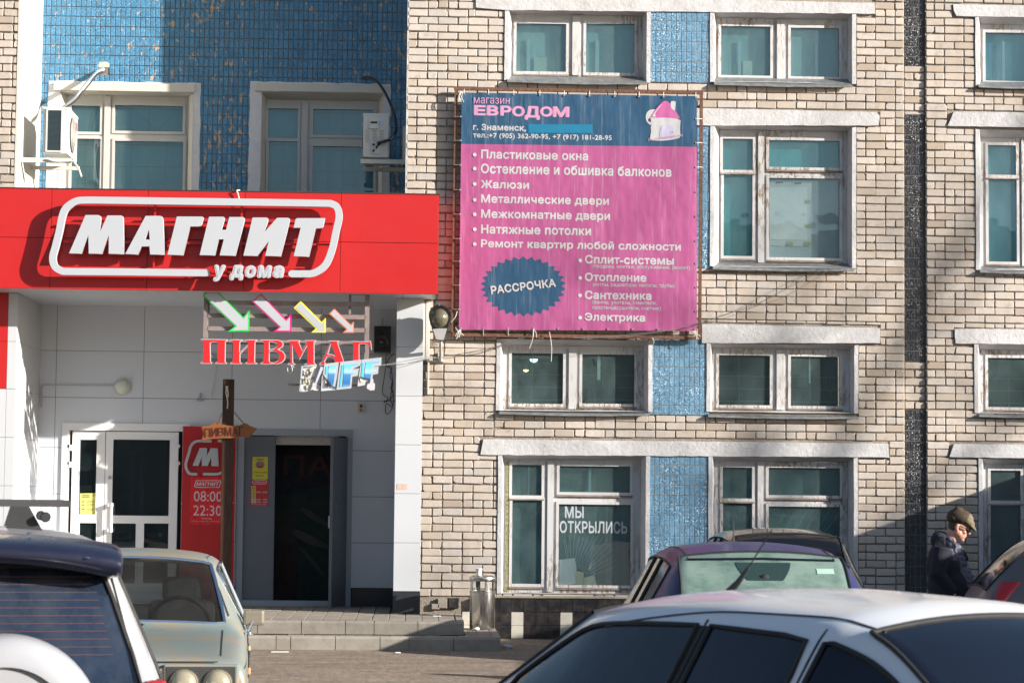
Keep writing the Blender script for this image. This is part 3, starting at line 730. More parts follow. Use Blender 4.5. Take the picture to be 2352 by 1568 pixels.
lathb = MB().box(W(1247, 1367, -.03).x, W(1355, 1367, -.03).x, -.05, .0, zp1+.029, zp1+.045).build('wooden_lath', mat('pale_lath', (.5, .42, .32), .8, var=.2, scale=20)); tag(lathb, 'pale wooden lath lying on the ledge under the МЫ ОТКРЫЛИСЬ window', 'lath')

# ---- recessed blue wall (Y = 1.6) with two windows, its side walls and the fourth side
WA = dict(op=(134, 212, 441, 560), fr=(150, 220, 430, 560), panes=[(164, 243, 230, 303), (163, 319, 229, 545), (264, 243, 420, 302), (262, 325, 419, 545)], mull=[(233, 256)], back='rec', sound=True)
WB = dict(op=(598, 214, 878, 560), fr=(610, 231, 868, 560), panes=[(616, 250, 684, 318), (616, 325, 682, 545), (719, 252, 872-15, 311), (717, 337, 857, 545)], mull=[(686, 710)], back='rec', sound=True)
holes = [WR(*WA['op'], YB), WR(*WB['op'], YB)]
XRL = W(90, 200, YB).x
ZS = 4.37
ZTOP_ENT = ZS
xr0, xr1 = XRL, X_C
# the painted bands around these windows replace the tiles
bands = []
for w in (WA, WB):
    q = WR(*w['op'], YB); bands.append((q[0]-.16, q[1]+.10, q[2], q[3]+.14))
tile_field('t', 'recessed_wall', 0, 0, 0, 0, YB, .0672, .1325, MTILE, MGROUT, BLD, x0=xr0, x1=xr1, z0=4.6, z1=8.5, holes=holes, piece='wall_tile', limit=0, stuff='wall_tile_field') if False else None
back = MB(); strips(back, xr0-.3, xr1, 4.37, ZT, holes, YB+.012, YB+.4); recw = back.build('recessed_wall', MGROUT, BLD)
tw, th, gap = .0672, .1325, .0085
def recess_tiles():
    me_ = []
    for k in range(4):
        b = MB(); b.bev(0, tw-gap, random.uniform(-.001, .001), .014, 0, th-gap, .003); q = b.mesh('wall_tile'); q.materials.append(MTILE); me_.append(q)
    ztop = W(500, 22, YB).z+th*5; cells = []
    i = 0; x = xr0
    while x < xr1-tw*.6:
        for j in range(38):
            z = ztop-(j+1)*th
            if z < 5.0: continue
            if any(h[1]-.012 > x+tw and h[0]+.012 < x and h[3]-.012 > z+th and h[2] < z for h in bands): continue
            if (12 <= i <= 13 and j == 11): continue
            cells.append((x, z, i, j))
        x += tw; i += 1
    def kf(c):
        p = V((c[0], YB, c[1]))-CAM; k = FPX/p.dot(fw); u = 1176+p.dot(rt)*k; v_ = 784-p.dot(up)*k
        return 9e9 if v_ < 4 or v_ > 430 or u < 92 else u+v_*.3
    cells.sort(key=kf); st = MB()
    for n_, (x, z, i, j) in enumerate(cells):
        y = YB+random.uniform(-.001, .001)
        if n_ < 298:
            o = bpy.data.objects.new('wall_tile', random.choice(me_)); COL.objects.link(o); o.parent = recw; o.location = (x+gap/2, y, z+gap/2); o.rotation_euler = (random.uniform(-.008, .008), 0, random.uniform(-.012, .012)); WM[o.name] = Matrix()
        else: st.bev(x+gap/2, x+tw-gap/2, y, y+.014, z+gap/2, z+th-gap/2, .003)
    s_ = st.build('wall_tile_field', MTILE, recw); s_['kind'] = 'stuff'
recess_tiles()
MBAND = mat('rough_white_band', (.60, .60, .62), .8, var=.1, scale=3, b=.8, bscale=110, bdist=.004, dirt=(.25, .34, .45), dirt_amt=.35)
for w, q, bd in ((WA, holes[0], bands[0]), (WB, holes[1], bands[1])):
    lp = [ccw(rough_loop([(bd[0], bd[2]), (bd[1], bd[2]), (bd[1], bd[3]), (bd[0], bd[3])], .008, .1)), ccw([(q[0]+.004, q[2]-.1), (q[1]-.004, q[2]-.1), (q[1]-.004, q[3]-.004), (q[0]+.004, q[3]-.004)], False)]
    lp[1] = ccw([(q[0]+.004, q[2]+.02), (q[1]-.004, q[2]+.02), (q[1]-.004, q[3]-.004), (q[0]+.004, q[3]-.004)], False)
    poly('painted_band', lp, YB-.008, MBAND, recw, thick=.015)
    wo, fr = make_window(w, YB, YB+.22, parent=BLD, border=False, pl=MPLASTERC)
    # white concrete beam over the opening
    zb = q[3]; box('lintel', MPLASTERC, BLD, q[0]-.08, q[1]+.02, YB-.05, YB+.02, zb+.005, zb+.115, .006)
# grille pattern inside
MGRILLE = mat('dark_teal_bars', (.03, .10, .12), .6)
for (u0_, u1_, v0_, v1_) in ((264, 420, 243, 302), (262, 419, 325, 545), (719, 857, 252, 311), (717, 857, 337, 545), (616, 682, 325, 545), (163, 229, 325, 545)):
    x0, x1, z0, z1 = WR(u0_, v0_, u1_, v1_, YB+.3); b = MB(); y = YB+.30
    k = 4 if x1-x0 > .6 else 2
    for i in range(1, k): b.tube([(x0+(x1-x0)*i/k, y, z0), (x0+(x1-x0)*i/k, y, z1)], .004, 4)
    z = z1-.05
    while z > z0: b.tube([(x0, y, z), (x1, y, z)], .004, 4); z -= .3
    xm = x0+(x1-x0)*.62
    for sgn in (-1, 1): b.tube([(xm+sgn*.2*cos(t*pi/16), y, (z0+z1)/2-.15+.25*sin(t*pi/16)) for t in range(9)] if z1-z0 > .5 else [(xm+sgn*.2, y, z0+.2), (xm, y, z0)], .004, 4)
    b.build('inner_grille', MGRILLE, BLD)
# side walls of the recess
MB().box(X_L-.02, XRL-.001, .0, YB+.02, ZS, ZT).build('white_return_wall', MPLASTERC, BLD) if False else None
rw = MB(); xl0 = W(41, 300, -.002).x; rw.add([(xl0-.03, -.004, 4.4), (xl0, -.004, 4.4), (XRL+.03, YB+.011, 4.4), (xl0-.03, YB+.011, 4.4), (xl0-.03, -.004, ZT), (xl0, -.004, ZT), (XRL+.03, YB+.011, ZT), (xl0-.03, YB+.011, ZT)], [(0, 1, 5, 4), (1, 2, 6, 5), (2, 3, 7, 6), (3, 0, 4, 7), (4, 5, 6, 7), (3, 2, 1, 0)])
rw.build('white_return_wall', MPLASTERC, BLD)
MB().box(X_C-.012, X_C+.012, .003, YB+.4, 4.37, ZT).build('return_wall_edge', MPLASTER, BLD)
MB().box(-7.6, XR, .42, .5, ZT, ZT+.3).build('roof_edge', MCONC, BLD)
rear = MB().box(-7.6, XR, 5.0, 5.3, 0, ZT).build('rear_wall', MCONC, BLD)
# exposed bricks where tiles are missing, beside the hose hole
for (x, z, w_) in ((W(222, 152, YB).x, W(222, 156, YB).z, .075), (W(236, 152, YB).x, W(236, 156, YB).z, .06)):
    vs_, fs = brick_verts(w_+.03, .085); MB().add([(a+x, b_+YB+.0, c+z) for a, b_, c in vs_], fs, .7).build('exposed_brick', MBRICK, recw)
# ================================================================== SHOP ENTRANCE
YF_ = -.8; YP = -.22
SHOP = thing('shop_entrance', (-2.5, 0, .31), 'shop entrance recessed under a red fascia, clad in large white panels', 'shop front')
MRED = mat('red_composite_panel', (.44, .015, .016), .35, var=.05, scale=.8, b=.12, bscale=1.2, bdist=.03, dirt=(.42, .03, .03), dirt_amt=.25)
MREDD = mat('red_board', (.42, .010, .012), .4, var=.05, scale=1)
MCLAD = mat('white_cladding', (.50, .52, .55), .32, var=.03, scale=.7, b=.06, bscale=1.5, bdist=.02)
MCLADIN = mat('shaded_white_cladding', (.60, .635, .69), .35, var=.03, scale=.7, b=.05, bscale=1.5, bdist=.02)  # white cladding copy with the entrance's cool shade put into its colour
MJOINT = mat('dark_joint', (.03, .03, .032), .8)
MBASE = mat('dark_base_panel', (.025, .027, .034), .35, var=.2)
MSIGNW = mat('white_acrylic', (.40, .425, .465), .45, var=.02); MSIGNSIDE = MSIGNW
ztop = W(500, 440, YF_).z; zbot = W(500, 668.5, YF_).z; xe = W(1005, 560, YF_).x; zmid = W(60, 545.5, YF_).z
FX = [-7.4] + [W(u, 500, YF_).x for u in (-104, 118, 340, 562, 783)] + [xe]
MB().box(-7.4, xe-.01, YF_+.012, .03, zbot+.03, ztop-.015).box(-7.4, X_C-.02, .03, YB, zbot+.03, zbot+.2).build('canopy_core', MJOINT, SHOP)
for a, b in zip(FX, FX[1:]):
    for z0, z1 in ((zbot, zmid-.003), (zmid+.003, ztop)):
        box('fascia_panel', MRED, SHOP, a+.003, b-.003, YF_-.004, YF_+.02, z0, z1, .002)
box('fascia_end_panel', MRED, SHOP, xe-.002, xe+.012, YF_+.0, -.03, zbot, ztop, .002)
box('fascia_cap', MJOINT, SHOP, -7.4, xe+.02, YF_-.012, .0, ztop+.001, ztop+.014, .002)
xs = [-7.4, -5.6, -4.35, -3.1, -1.85, -.6, X_C-.02]
for a, b in zip(xs, xs[1:]):
    for y0, y1 in ((YF_+.02, .35), (.354, YB-.002)):
        box('soffit_panel', MCLADIN, SHOP, a+.002, b-.002, y0, y1, zbot-.004, zbot+.028, .001)
box('soffit_panel', MCLADIN, SHOP, X_C-.016, xe-.012, YF_+.02, -.03, zbot-.004, zbot+.028, .001)
# back wall panels, leaving out the two door openings
DG = WR(148, 978, 424, 1500, YB); DG = (DG[0], DG[1], .31, W(286, 984, YB).z)
DB = (W(547, 1200, YB).x, W(801, 1200, YB).x, .31, W(670, 994, YB).z)
XB0, XB1 = W(90, 900, YB).x, W(908, 1000, YP).x
ENTW = MB(); strips(ENTW, XB0-.2, X_C+.2, .25, zbot+.02, [DG, DB], YB+.012, YB+.3); ENTW.build('entrance_back_wall', MJOINT, SHOP)
vx = [XB0, W(129, 850, YB).x, W(330, 850, YB).x, W(533, 850, YB).x, W(737, 850, YB).x, XB1]
hz = [W(400, v_, YB).z for v_ in (702, 808, 915, 1030, 1136, 1242, 1346)]
def clad(x0, x1, z0, z1, holes_=(DG, DB), m_=MCLADIN, Y=YB, nm='cladding_panel', g=.003):
    rects = [(x0+g, x1-g, z0+g, z1-g)]
    for h in holes_:
        new = []
        for (a, b, c, d) in rects:
            if h[1] <= a or h[0] >= b or h[3] <= c or h[2] >= d: new.append((a, b, c, d)); continue
            if a < h[0]: new.append((a, h[0], c, d))
            if b > h[1]: new.append((h[1], b, c, d))
            if d > h[3]: new.append((max(a, h[0]), min(b, h[1]), max(c, h[3]), d))
        rects = new
    for (a, b, c, d) in rects:
        if b-a > .015 and d-c > .015: box(nm, m_, SHOP, a, b, Y-.004, Y+.01, c, d, .0015)
for a, b in zip(vx, vx[1:]):
    for c, d in zip(hz[1:], hz): clad(a, b, c, d)
box('base_panel', MBASE, SHOP, DB[1]+.06, XB1, YB-.002, YB+.01, .31, hz[-1]-.003)
box('base_panel', MBASE, SHOP, XB0, DG[0], YB-.002, YB+.01, .31, hz[-1]-.003); box('base_panel', MBASE, SHOP, DG[1], DB[0]-.06, YB-.002, YB+.01, .31, hz[-1]-.003)
# right pilaster
P0, P1 = W(908, 1000, YP).x, W(969, 1000, YP).x
pz = [W(940, v_, YP).z for v_ in (690, 797, 909, 1021, 1133, 1246, 1357)]
box('pilaster_core', MJOINT, SHOP, P0+.012, P1-.006, YP+.012, YB+.1, .2, zbot-.01)
for c, d in zip(pz[1:], [zbot-.005]+pz[1:-1]): box('pilaster_panel', MCLAD, SHOP, P0, P1, YP-.003, YP+.012, c+.002, d-.002, .0015)
box('pilaster_base', MBASE, SHOP, P0-.006, P1+.004, YP-.008, YP+.012, .31, pz[-1]-.002, .002)
for c, d in zip(pz[1:], [zbot-.005]+pz[1:-1]): box('pilaster_side_panel', MCLADIN, SHOP, P0-.004, P0+.011, YP+.014, YB, c+.002, d-.002)
# left pilaster: front (red strip and white strip) and its long inner side
q0, q1 = W(17, 800, YP).x, W(33, 1000, YP).x
lz = [W(30, v_, YP).z for v_ in (672, 784, 893, 1004, 1115, 1226, 1340)]
box('pilaster_core', MJOINT, SHOP, -7.4, q1-.012, YP+.012, YB+.1, .2, zbot-.01)
for c, d in zip(lz[1:], [zbot-.005]+lz[1:-1]):
    box('pilaster_panel', MCLAD, SHOP, q0+.002, q1, YP-.003, YP+.012, c+.002, d-.002, .0015)
    box('pilaster_side_panel', MCLAD, SHOP, q1-.011, q1+.003, YP+.014, YB, c+.002, d-.002)
    box('pilaster_panel', MRED if c > lz[3] else MCLAD, SHOP, -7.4, q0-.002, YP-.003, YP+.012, c+.002, d-.002, .0015)
box('pilaster_base', MBASE, SHOP, -7.4, q1, YP-.003, YP+.012, .2, lz[-1], .002)
# wires' duct beside the right pilaster
# ---- glass double door
DOOR = box('door', MWHITE, SHOP, DG[0]-.012, DG[1]+.012, YB+.02, YB+.09, .31, .36); DOOR['label'] = 'white glazed double door'
fz1 = DG[3]
def frame_rect(name, x0, x1, z0, z1, e, Y, d, m_, parent, b=.003):
    poly(name, [ccw([(x0, z0), (x1, z0), (x1, z1), (x0, z1)]), ccw([(x0+e, z0+e), (x1-e, z0+e), (x1-e, z1-e), (x0+e, z1-e)], False)], Y, m_, parent, thick=d)
frame_rect('door_casing', DG[0]-.06, DG[1]+.05, .30, fz1+.07, .10, YB-.03, .05, MWHITE, DOOR)
xl, xr_ = W(164, 1100, YB).x, W(408, 1100, YB).x; xm = W(240.5, 1100, YB).x; zt = W(286, 991, YB).z
def rz(a, b, c, d, Y=YB): return WR(a, b, c, d, Y)
g1 = rz(181, 1008, 222, 1182); g2 = rz(180, 1199, 221, 1340); g3 = rz(257, 1008, 390, 1185); g4 = rz(254, 1200, 312, 1340); g5 = rz(328, 1200, 387, 1340)
def leaf(x0, x1, gl):
    lf = poly('door_leaf', [ccw([(x0, .33), (x1, .33), (x1, zt), (x0, zt)])]+[ccw([(g_[0], g_[2]), (g_[1], g_[2]), (g_[1], g_[3]), (g_[0], g_[3])], False) for g_ in gl], YB+.01, MWHITE, SHOP, thick=.06)
    for g_ in gl: MB().box(g_[0]-.01, g_[1]+.01, YB+.035, YB+.041, g_[2]-.01, g_[3]+.01).build('pane', MGLASSD, lf)
    for g_ in gl: frame_rect('glazing_bead', g_[0]-.004, g_[1]+.004, g_[2]-.004, g_[3]+.004, .012, YB+.006, .012, MWHITE, lf)
    return lf
lf1 = leaf(xl, xm-.004, [g1, g2]); lf2 = leaf(xm+.004, xr_, [g3, g4, g5])
def handle(lf, u, v0_, v1_):
    x = W(u, 1190, YB).x; z1, z0 = W(u, v0_, YB).z, W(u, v1_, YB).z
    b = MB(); b.tube([(x, YB-.07, z0), (x, YB-.07, z1)], .019, 8); 
    for z in (z0+.03, z1-.03): b.box(x-.05, x+.02, YB-.075, YB+.01, z-.022, z+.022)
    b.build('handle', MWHITE, lf, smooth=True)
handle(lf2, 257, 1154, 1222)
for (u, s_) in ((164, lf1), (405, lf2)):
    for v_ in (1026, 1065): 
        x, z = W(u, v_, YB).x, W(u, v_, YB).z; MB().box(x-.05, x+.05, YB-.03, YB+.01, z-.01, z+.03).box(x-.03, x+.03, YB-.036, YB+.01, z-.05, z-.012).build('hinge', MWHITE, s_)
hp = W(252, 1096, YB); MB().lathe([(0, -.02), (.02, -.02), (.022, 0)], (hp.x-.0, YB+.0, hp.z), 'Y', 14).build('lock', MSTEELG, lf2)
# dim vestibule behind the glass
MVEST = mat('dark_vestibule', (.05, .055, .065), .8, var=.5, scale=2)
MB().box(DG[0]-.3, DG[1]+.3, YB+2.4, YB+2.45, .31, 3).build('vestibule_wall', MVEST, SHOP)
b = MB(); b.box(W(318, 1100, YB+1.2).x-.12, W(318, 1100, YB+1.2).x-.05, YB+1.2, YB+1.26, .31, 2.4).box(W(318, 1100, YB+1.2).x+.02, W(318, 1100, YB+1.2).x+.09, YB+1.2, YB+1.26, .31, 2.4); b.build('inner_door_frame', mat('blue_grey_frame', (.10, .14, .2), .6), SHOP)
# ---- open service door of the beer shop
MDOORG = mat('grey_painted_steel_door', (.115, .125, .15), .45, var=.06, b=.05, bscale=3, bdist=.02)
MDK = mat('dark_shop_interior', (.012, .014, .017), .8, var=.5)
frame_rect('door_surround', DB[0]-.02, DB[1]+.04, .30, DB[3]+.05, .085, YB-.025, .03, mat('pale_casing', (.30, .335, .38), .4, var=.04), SHOP)
xo0, xo1 = W(554, 1200, YB).x, W(793, 1200, YB).x
lfz = (.33, W(590, 1001, YB).z)
steel = box('door', MDOORG, SHOP, W(555, 1200, YB).x, W(630, 1200, YB).x, YB+.0, YB+.045, *lfz, .003); steel['label'] = 'closed grey steel door leaf with notices'
for (a, b_) in ((.06, .05),): frame_rect('pressed_panel', W(555, 1200, YB).x+.05, W(630, 1200, YB).x-.02, .55, lfz[1]-.15, .006, YB-.002, .004, MDOORG, steel)
# right leaf swung out towards the street
xh, yh, xn, yn = W(793, 1200, YB).x, YB-.02, W(760, 1200, .92).x, .92
d = V((xn-xh, yn-yh, 0)); nrm = V((d.y, -d.x, 0)).normalized()*.02
b = MB(); z0, z1 = .325, W(775, 1004, 1.2).z
b.add([(xh-nrm.x, yh-nrm.y, z0), (xn-nrm.x, yn-nrm.y, z0), (xn+nrm.x, yn+nrm.y, z0), (xh+nrm.x, yh+nrm.y, z0), (xh-nrm.x, yh-nrm.y, z1), (xn-nrm.x, yn-nrm.y, z1), (xn+nrm.x, yn+nrm.y, z1), (xh+nrm.x, yh+nrm.y, z1)], [(0, 1, 5, 4), (1, 2, 6, 5), (2, 3, 7, 6), (3, 0, 4, 7), (4, 5, 6, 7), (3, 2, 1, 0)])
lfR = b.build('door', MDOORG, SHOP, label='grey steel door leaf standing open')
hz_ = W(760, 1200, .92).z; MB().box(xn-.035, xn-.012, yn-.01, yn+.05, hz_-.07, hz_+.09).build('lock_case', MSTEELG, lfR)
# doorway head and room behind
zh = W(690, 1021, YB).z
box('door_head', mat('flaking_door_head', (.42, .41, .38), .8, var=.3, scale=20, b=.8, bscale=40, dirt=(.2, .17, .14), dirt_amt=.7), SHOP, W(630, 1010, YB).x, xo1, YB+.05, YB+.25, zh, W(690, 1000, YB).z)
box('door_post', mat('dark_grey_post', (.06, .065, .075), .6), SHOP, W(775, 1200, YB).x, xo1+.05, YB+.05, YB+.3, .31, W(690, 1000, YB).z)
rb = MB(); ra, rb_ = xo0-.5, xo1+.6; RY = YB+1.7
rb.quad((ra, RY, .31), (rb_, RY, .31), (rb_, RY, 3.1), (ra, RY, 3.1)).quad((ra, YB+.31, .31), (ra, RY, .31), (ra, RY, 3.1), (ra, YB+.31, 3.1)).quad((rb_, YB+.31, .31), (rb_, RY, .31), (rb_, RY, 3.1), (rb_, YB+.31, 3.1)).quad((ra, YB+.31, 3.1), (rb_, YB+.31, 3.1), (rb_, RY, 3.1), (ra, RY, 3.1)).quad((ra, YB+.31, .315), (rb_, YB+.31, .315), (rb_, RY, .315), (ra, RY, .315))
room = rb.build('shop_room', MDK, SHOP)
YI = YB+.5
MB().box(W(628, 1200, YI).x, W(770, 1200, YI).x, YI+.03, YI+.05, .32, 2.6).build('inner_board', mat('night_blue_board', (.008, .010, .018), .8), room)
poly('poster', [ccw(px([(628, 1140), (770, 1110), (770, 1388), (628, 1388)], YI))], YI+.02, mat('dark_green_poster', (.006, .022, .018), .8, var=.4), room, thick=.004)
poly('poster', [ccw(px([(630, 1170), (680, 1168), (682, 1248), (640, 1250)], YI))], YI+.01, mat('dull_tan_print', (.022, .021, .018), .8, var=.3), room, thick=.004)
poly('poster', [ccw(px([(630, 1252), (686, 1252), (680, 1388), (630, 1388)], YI))], YI+.012, mat('dull_red_print', (.022, .010, .009), .8, var=.3), room, thick=.004)
MFISH = mat('fish_print', (.010, .012, .015), .5, var=.5, scale=14)
for (cx, cy, a, w_, h_) in ((728, 1190, -.5, 42, 13), (716, 1240, -.4, 48, 14), (722, 1295, -.9, 50, 17)):
    lp = []
    for k in range(20):
        t = 2*pi*k/20; rx = w_*cos(t); ry = h_*sin(t)*(1-.35*cos(t)); lp.append((cx+rx*cos(a)-ry*sin(a), cy+rx*sin(a)*-1+ry*cos(a)))
    poly('fish_print', [ccw(px(lp, YI))], YI+.004, MFISH, room, thick=.003)
text('lettering', 'ПАР', (650, 1046, 812, 1092), YI, mat('dim_red_letters', (.045, .006, .006), .7), room, bold=.02)
text('lettering', 'РЫБА', (672, 1138, 764, 1160), YI, mat('dim_black_letters', (.004, .004, .006), .5), room, bold=.02, shear=.2)

# ================================================================== PLATFORM WITH STEPS
ST = thing('entrance_steps', (-2.2, -1, 0), 'two low steps of concrete kerb blocks topped with square paving stones', 'steps')
PXR, LXR = .60, 1.02
core = MB().box(-6.2, PXR-.09, -1.85, YB, -.05, .285).box(-6.2, LXR-.09, -2.3, -1.86, -.05, .13).box(PXR-.08, LXR-.09, -1.86, .0, -.05, .13).build('step_core', MCONC, ST)
def kerbs(y0, z0, z1, xa, xb, d=.10):
    x = xb; i = 0; lens = [.55, .52, .34, .52, .52, .17, .52, .52, .52, .40, .52, .52, .52, .52, .52, .52]
    while x > xa:
        w_ = lens[i % len(lens)]; b = MB(); e = .028; x0, x1 = x-w_+.004, x-.004; r_ = random.uniform(-.004, .004)
        b.add([(x0, y0+d, z0), (x0, y0+r_, z0), (x0, y0+r_, z1-e), (x0, y0+e*.6+r_, z1), (x0, y0+d, z1), (x1, y0+d, z0), (x1, y0+r_, z0), (x1, y0+r_, z1-e), (x1, y0+e*.6+r_, z1), (x1, y0+d, z1)],
              [(0, 1, 2, 3, 4), (9, 8, 7, 6, 5), (0, 5, 6, 1), (1, 6, 7, 2), (2, 7, 8, 3), (3, 8, 9, 4), (4, 9, 5, 0)])
        b.build('kerb_block', MCONC, ST); x -= w_; i += 1
kerbs(-1.95, .155, .312, -6.1, PXR); kerbs(-2.40, 0, .157, -6.1, LXR)
def kerb_side(x1, ya, yb, z0, z1):
    y = ya
    while y < yb: box('kerb_block', MCONC, ST, x1-.09, x1, y+.003, min(y+.5, yb)-.003, z0, z1, .008); y += .5
kerb_side(PXR+.0, -1.84, .0, .155, .311); kerb_side(LXR+.0, -2.29, -.06, 0, .156)
pm_ = []
for k in range(3):
    b = MB(); b.add([(0, 0, -.03), (.194, 0, -.03), (.194, .194, -.03), (0, .194, -.03), (0, 0, -.004), (.194, 0, -.004), (.194, .194, -.004), (0, .194, -.004), (.006, .006, 0), (.188, .006, 0), (.188, .188, 0), (.006, .188, 0)],
                    [(8, 9, 10, 11), (4, 5, 9, 8), (5, 6, 10, 9), (6, 7, 11, 10), (7, 4, 8, 11), (0, 1, 5, 4), (1, 2, 6, 5), (2, 3, 7, 6), (3, 0, 4, 7)]); me = b.mesh('paving_stone'); me.materials.append(MPAVER); pm_.append(me)
pv = []
for i in range(34):
    for j in range(18):
        x = PXR-.1-(i+1)*.2; y = -1.85+j*.2
        if y > 1.55 or (y > -.25 and x > P0-.2 and y < YB and x > X_C-.3) or x < -6: continue
        pv.append((x, y, .312))
for i in range(2): 
    for j in range(9): pv.append((PXR+.01+i*.16, -2.28+j*.2, .157))
for i in range(32): pv.append((LXR-.3-(i+1)*.2, -2.30, .157))
pv.sort(key=lambda p: (p[0] < -2.9, p[0] < -2.9 and -p[0]))
stf = MB()
for k, (x, y, z) in enumerate(pv):
    dz = random.uniform(-.003, .002)
    if k < 300:
        o = bpy.data.objects.new('paving_stone', random.choice(pm_)); COL.objects.link(o); o.parent = core; o.location = (x, y, z+dz); o.rotation_euler = (random.uniform(-.012, .012), random.uniform(-.012, .012), 0); WM[o.name] = Matrix()
        if x > PXR: o.scale = (.8, 1, 1)
    else: stf.box(x, x+.194, y, y+.194, z-.03, z+dz)
s_ = stf.build('paving_field', MPAVER, core); s_['kind'] = 'stuff'

# ================================================================== BIG SIGN
f1 = cz(180, 760, 3.92); f2 = cz(780, 760, 3.7935)
YS = YF_-.19
SG = thing('shop_sign', (-2.4, YS, 5), 'large white МАГНИТ у дома letters inside an open rounded ring on the red fascia', 'sign')
LET = {
 'M': (f1, [[(380, 990), (637, 395), (838, 397), (868, 415), (878, 440), (862, 668), (980, 402), (1195, 404), (1218, 418), (1226, 445), (1238, 1002), (1000, 998), (1004, 690), (893, 998), (687, 994), (683, 690), (572, 994)]]),
 'A': (f1, [[(1262, 1000), (1580, 408), (1805, 410), (1838, 425), (1850, 460), (1872, 1012), (1650, 1008), (1640, 882), (1515, 880), (1455, 1008)], [(1565, 778), (1632, 605), (1645, 780)]]),
 'G': (f2, [[(-98, 948), (56, 405), (56, 405), (118, 408), (130, 425), (105, 515), (88, 542), (60, 552), (-8, 552)]]),
 'N': (f2, [[(72, 985), (215, 408), (425, 410), (445, 422), (448, 450), (400, 607), (472, 607), (522, 412), (730, 415), (748, 430), (750, 460), (612, 994), (376, 990), (440, 745), (360, 745), (304, 988)]]),
 'I': (f2, [[(736, 994), (876, 420), (1085, 422), (1104, 434), (1107, 465), (1048, 650), (1248, 424), (1410, 426), (1432, 438), (1436, 468), (1302, 1002), (1068, 998), (1124, 768), (945, 998)]]),
 'T': (f2, [[(1498, 572), (1528, 445), (1550, 430), (1968, 432), (1945, 550), (1925, 572), (1832, 575), (1728, 1008), (1500, 1002), (1606, 570)]]),
}
# the third letter in the first zoom's grid
LET['G'] = (f1, [[(1922, 1012), (2070, 418), (2527, 422), (2530, 422), (2545, 440), (2515, 560), (2495, 570), (2270, 570), (2165, 1018)]])
_g = [f1(x, y) for x, y in ((1922, 1012), (2070, 418))] + [f2(x, y) for x, y in ((112, 408), (128, 425), (105, 515), (88, 540), (55, 551), (-2, 551))] + [f1(x, y) for x, y in ((2275, 568), (2165, 1018))]
LET['G'] = (None, [_g])
for k in 'MAGNIT':
    f, lps = LET[k]
    poly('letter', [ccw(px(lp, YS, f), i == 0) for i, lp in enumerate(lps)], YS, MSIGNW, SG, thick=.055, bevel=.003)
# ring centreline in the first sheet's grid (crop of 0..1800 x 700..1300)
f0 = cz(0, 700, 1.30667)
def ring(pts, close_, w_, Y, name, m_, parent, th, f=None, n=9):
    P = [V((a, 0, b)) for a, b in px(pts, Y, f)]
    sp = spline(P, n); L_, R_ = [], []
    for i, p in enumerate(sp):
        t = (sp[min(i+1, len(sp)-1)]-sp[max(i-1, 0)]).normalized(); nn = V((-t.z, 0, t.x)); L_.append((p.x+nn.x*w_, p.z+nn.z*w_)); R_.append((p.x-nn.x*w_, p.z-nn.z*w_))
    def cap(p, t):
        a0 = math.atan2(t.z, t.x)+pi/2; return [(p.x+cos(a0-pi*k/6)*w_, p.z+sin(a0-pi*k/6)*w_) for k in range(1, 6)]
    lp = L_ + cap(sp[-1], (sp[-1]-sp[-2]).normalized()) + R_[::-1] + cap(sp[0], (sp[0]-sp[1]).normalized())
    return poly(name, [ccw(lp)], Y, m_, parent, thick=th, bevel=.002)
RP = [(1525, 516), (1580, 516), (1640, 512), (1700, 470), (1735, 390), (1755, 300), (1772, 220), (1762, 170), (1735, 152), (1700, 148), (1500, 145), (1200, 141), (900, 137), (600, 133), (440, 132), (390, 140), (345, 172), (325, 215), (310, 290), (290, 370), (275, 430), (285, 475), (320, 500), (365, 504), (600, 506), (850, 509), (1078, 511)]
ring(RP, False, .0345*1.22, YS, 'sign_ring', MSIGNW, SG, .06, f0)
# "у дома" in strokes
def strokes(lst, w_, Y, nm, m_, parent, th, f):
    for st_ in lst: ring(st_, False, w_, Y, nm, m_, parent, th, f, 5)
SW = .0262
for ch, r in zip('удома', ((278, 1136, 470, 1394), (524, 1140, 742, 1376), (756, 1146, 934, 1338), (944, 1144, 1174, 1340), (1178, 1146, 1358, 1340))):
    text('small_letter', ch, r, YS-.0, MSIGNW, SG, bold=.085, shear=.14, thick=.05, f=f2)
# rails and brackets behind the letters
br = MB()
for (v0_, a, b) in ((508.5, 152, 764), (556, 147, 758)):
    p, q = W(a, v0_-1.0, YS+.1), W(b, v0_+6, YS+.1); br.tube([(p.x, YS+.10, p.z), (q.x, YS+.10, q.z)], .017, 4)
for (a, b, v_) in ((480, 690, 625), (500, 700, 613)):
    p, q = W(a, v_, YS+.1), W(b, v_+2, YS+.1); br.tube([(p.x, YS+.10, p.z), (q.x, YS+.10, q.z)], .015, 4)
for u in (357, 556):
    p, q = W(u, 468, YS+.12), W(u-4, 622, YS+.12); br.tube([(p.x, YS+.12, p.z), (q.x, YS+.12, q.z)], .017, 4)
br.build('mounting_rail', MRED, SG)
b = MB(); b.tube(spline([W(551, 468, YF_-.05), W(547, 447, YF_-.04), W(544, 438, YF_-.05), W(551, 437, YF_-.03)]), .008, 6); tag(b.build('cable', MWIREW, None, smooth=True), 'white cable stub looping over the top of the red fascia', 'cable')

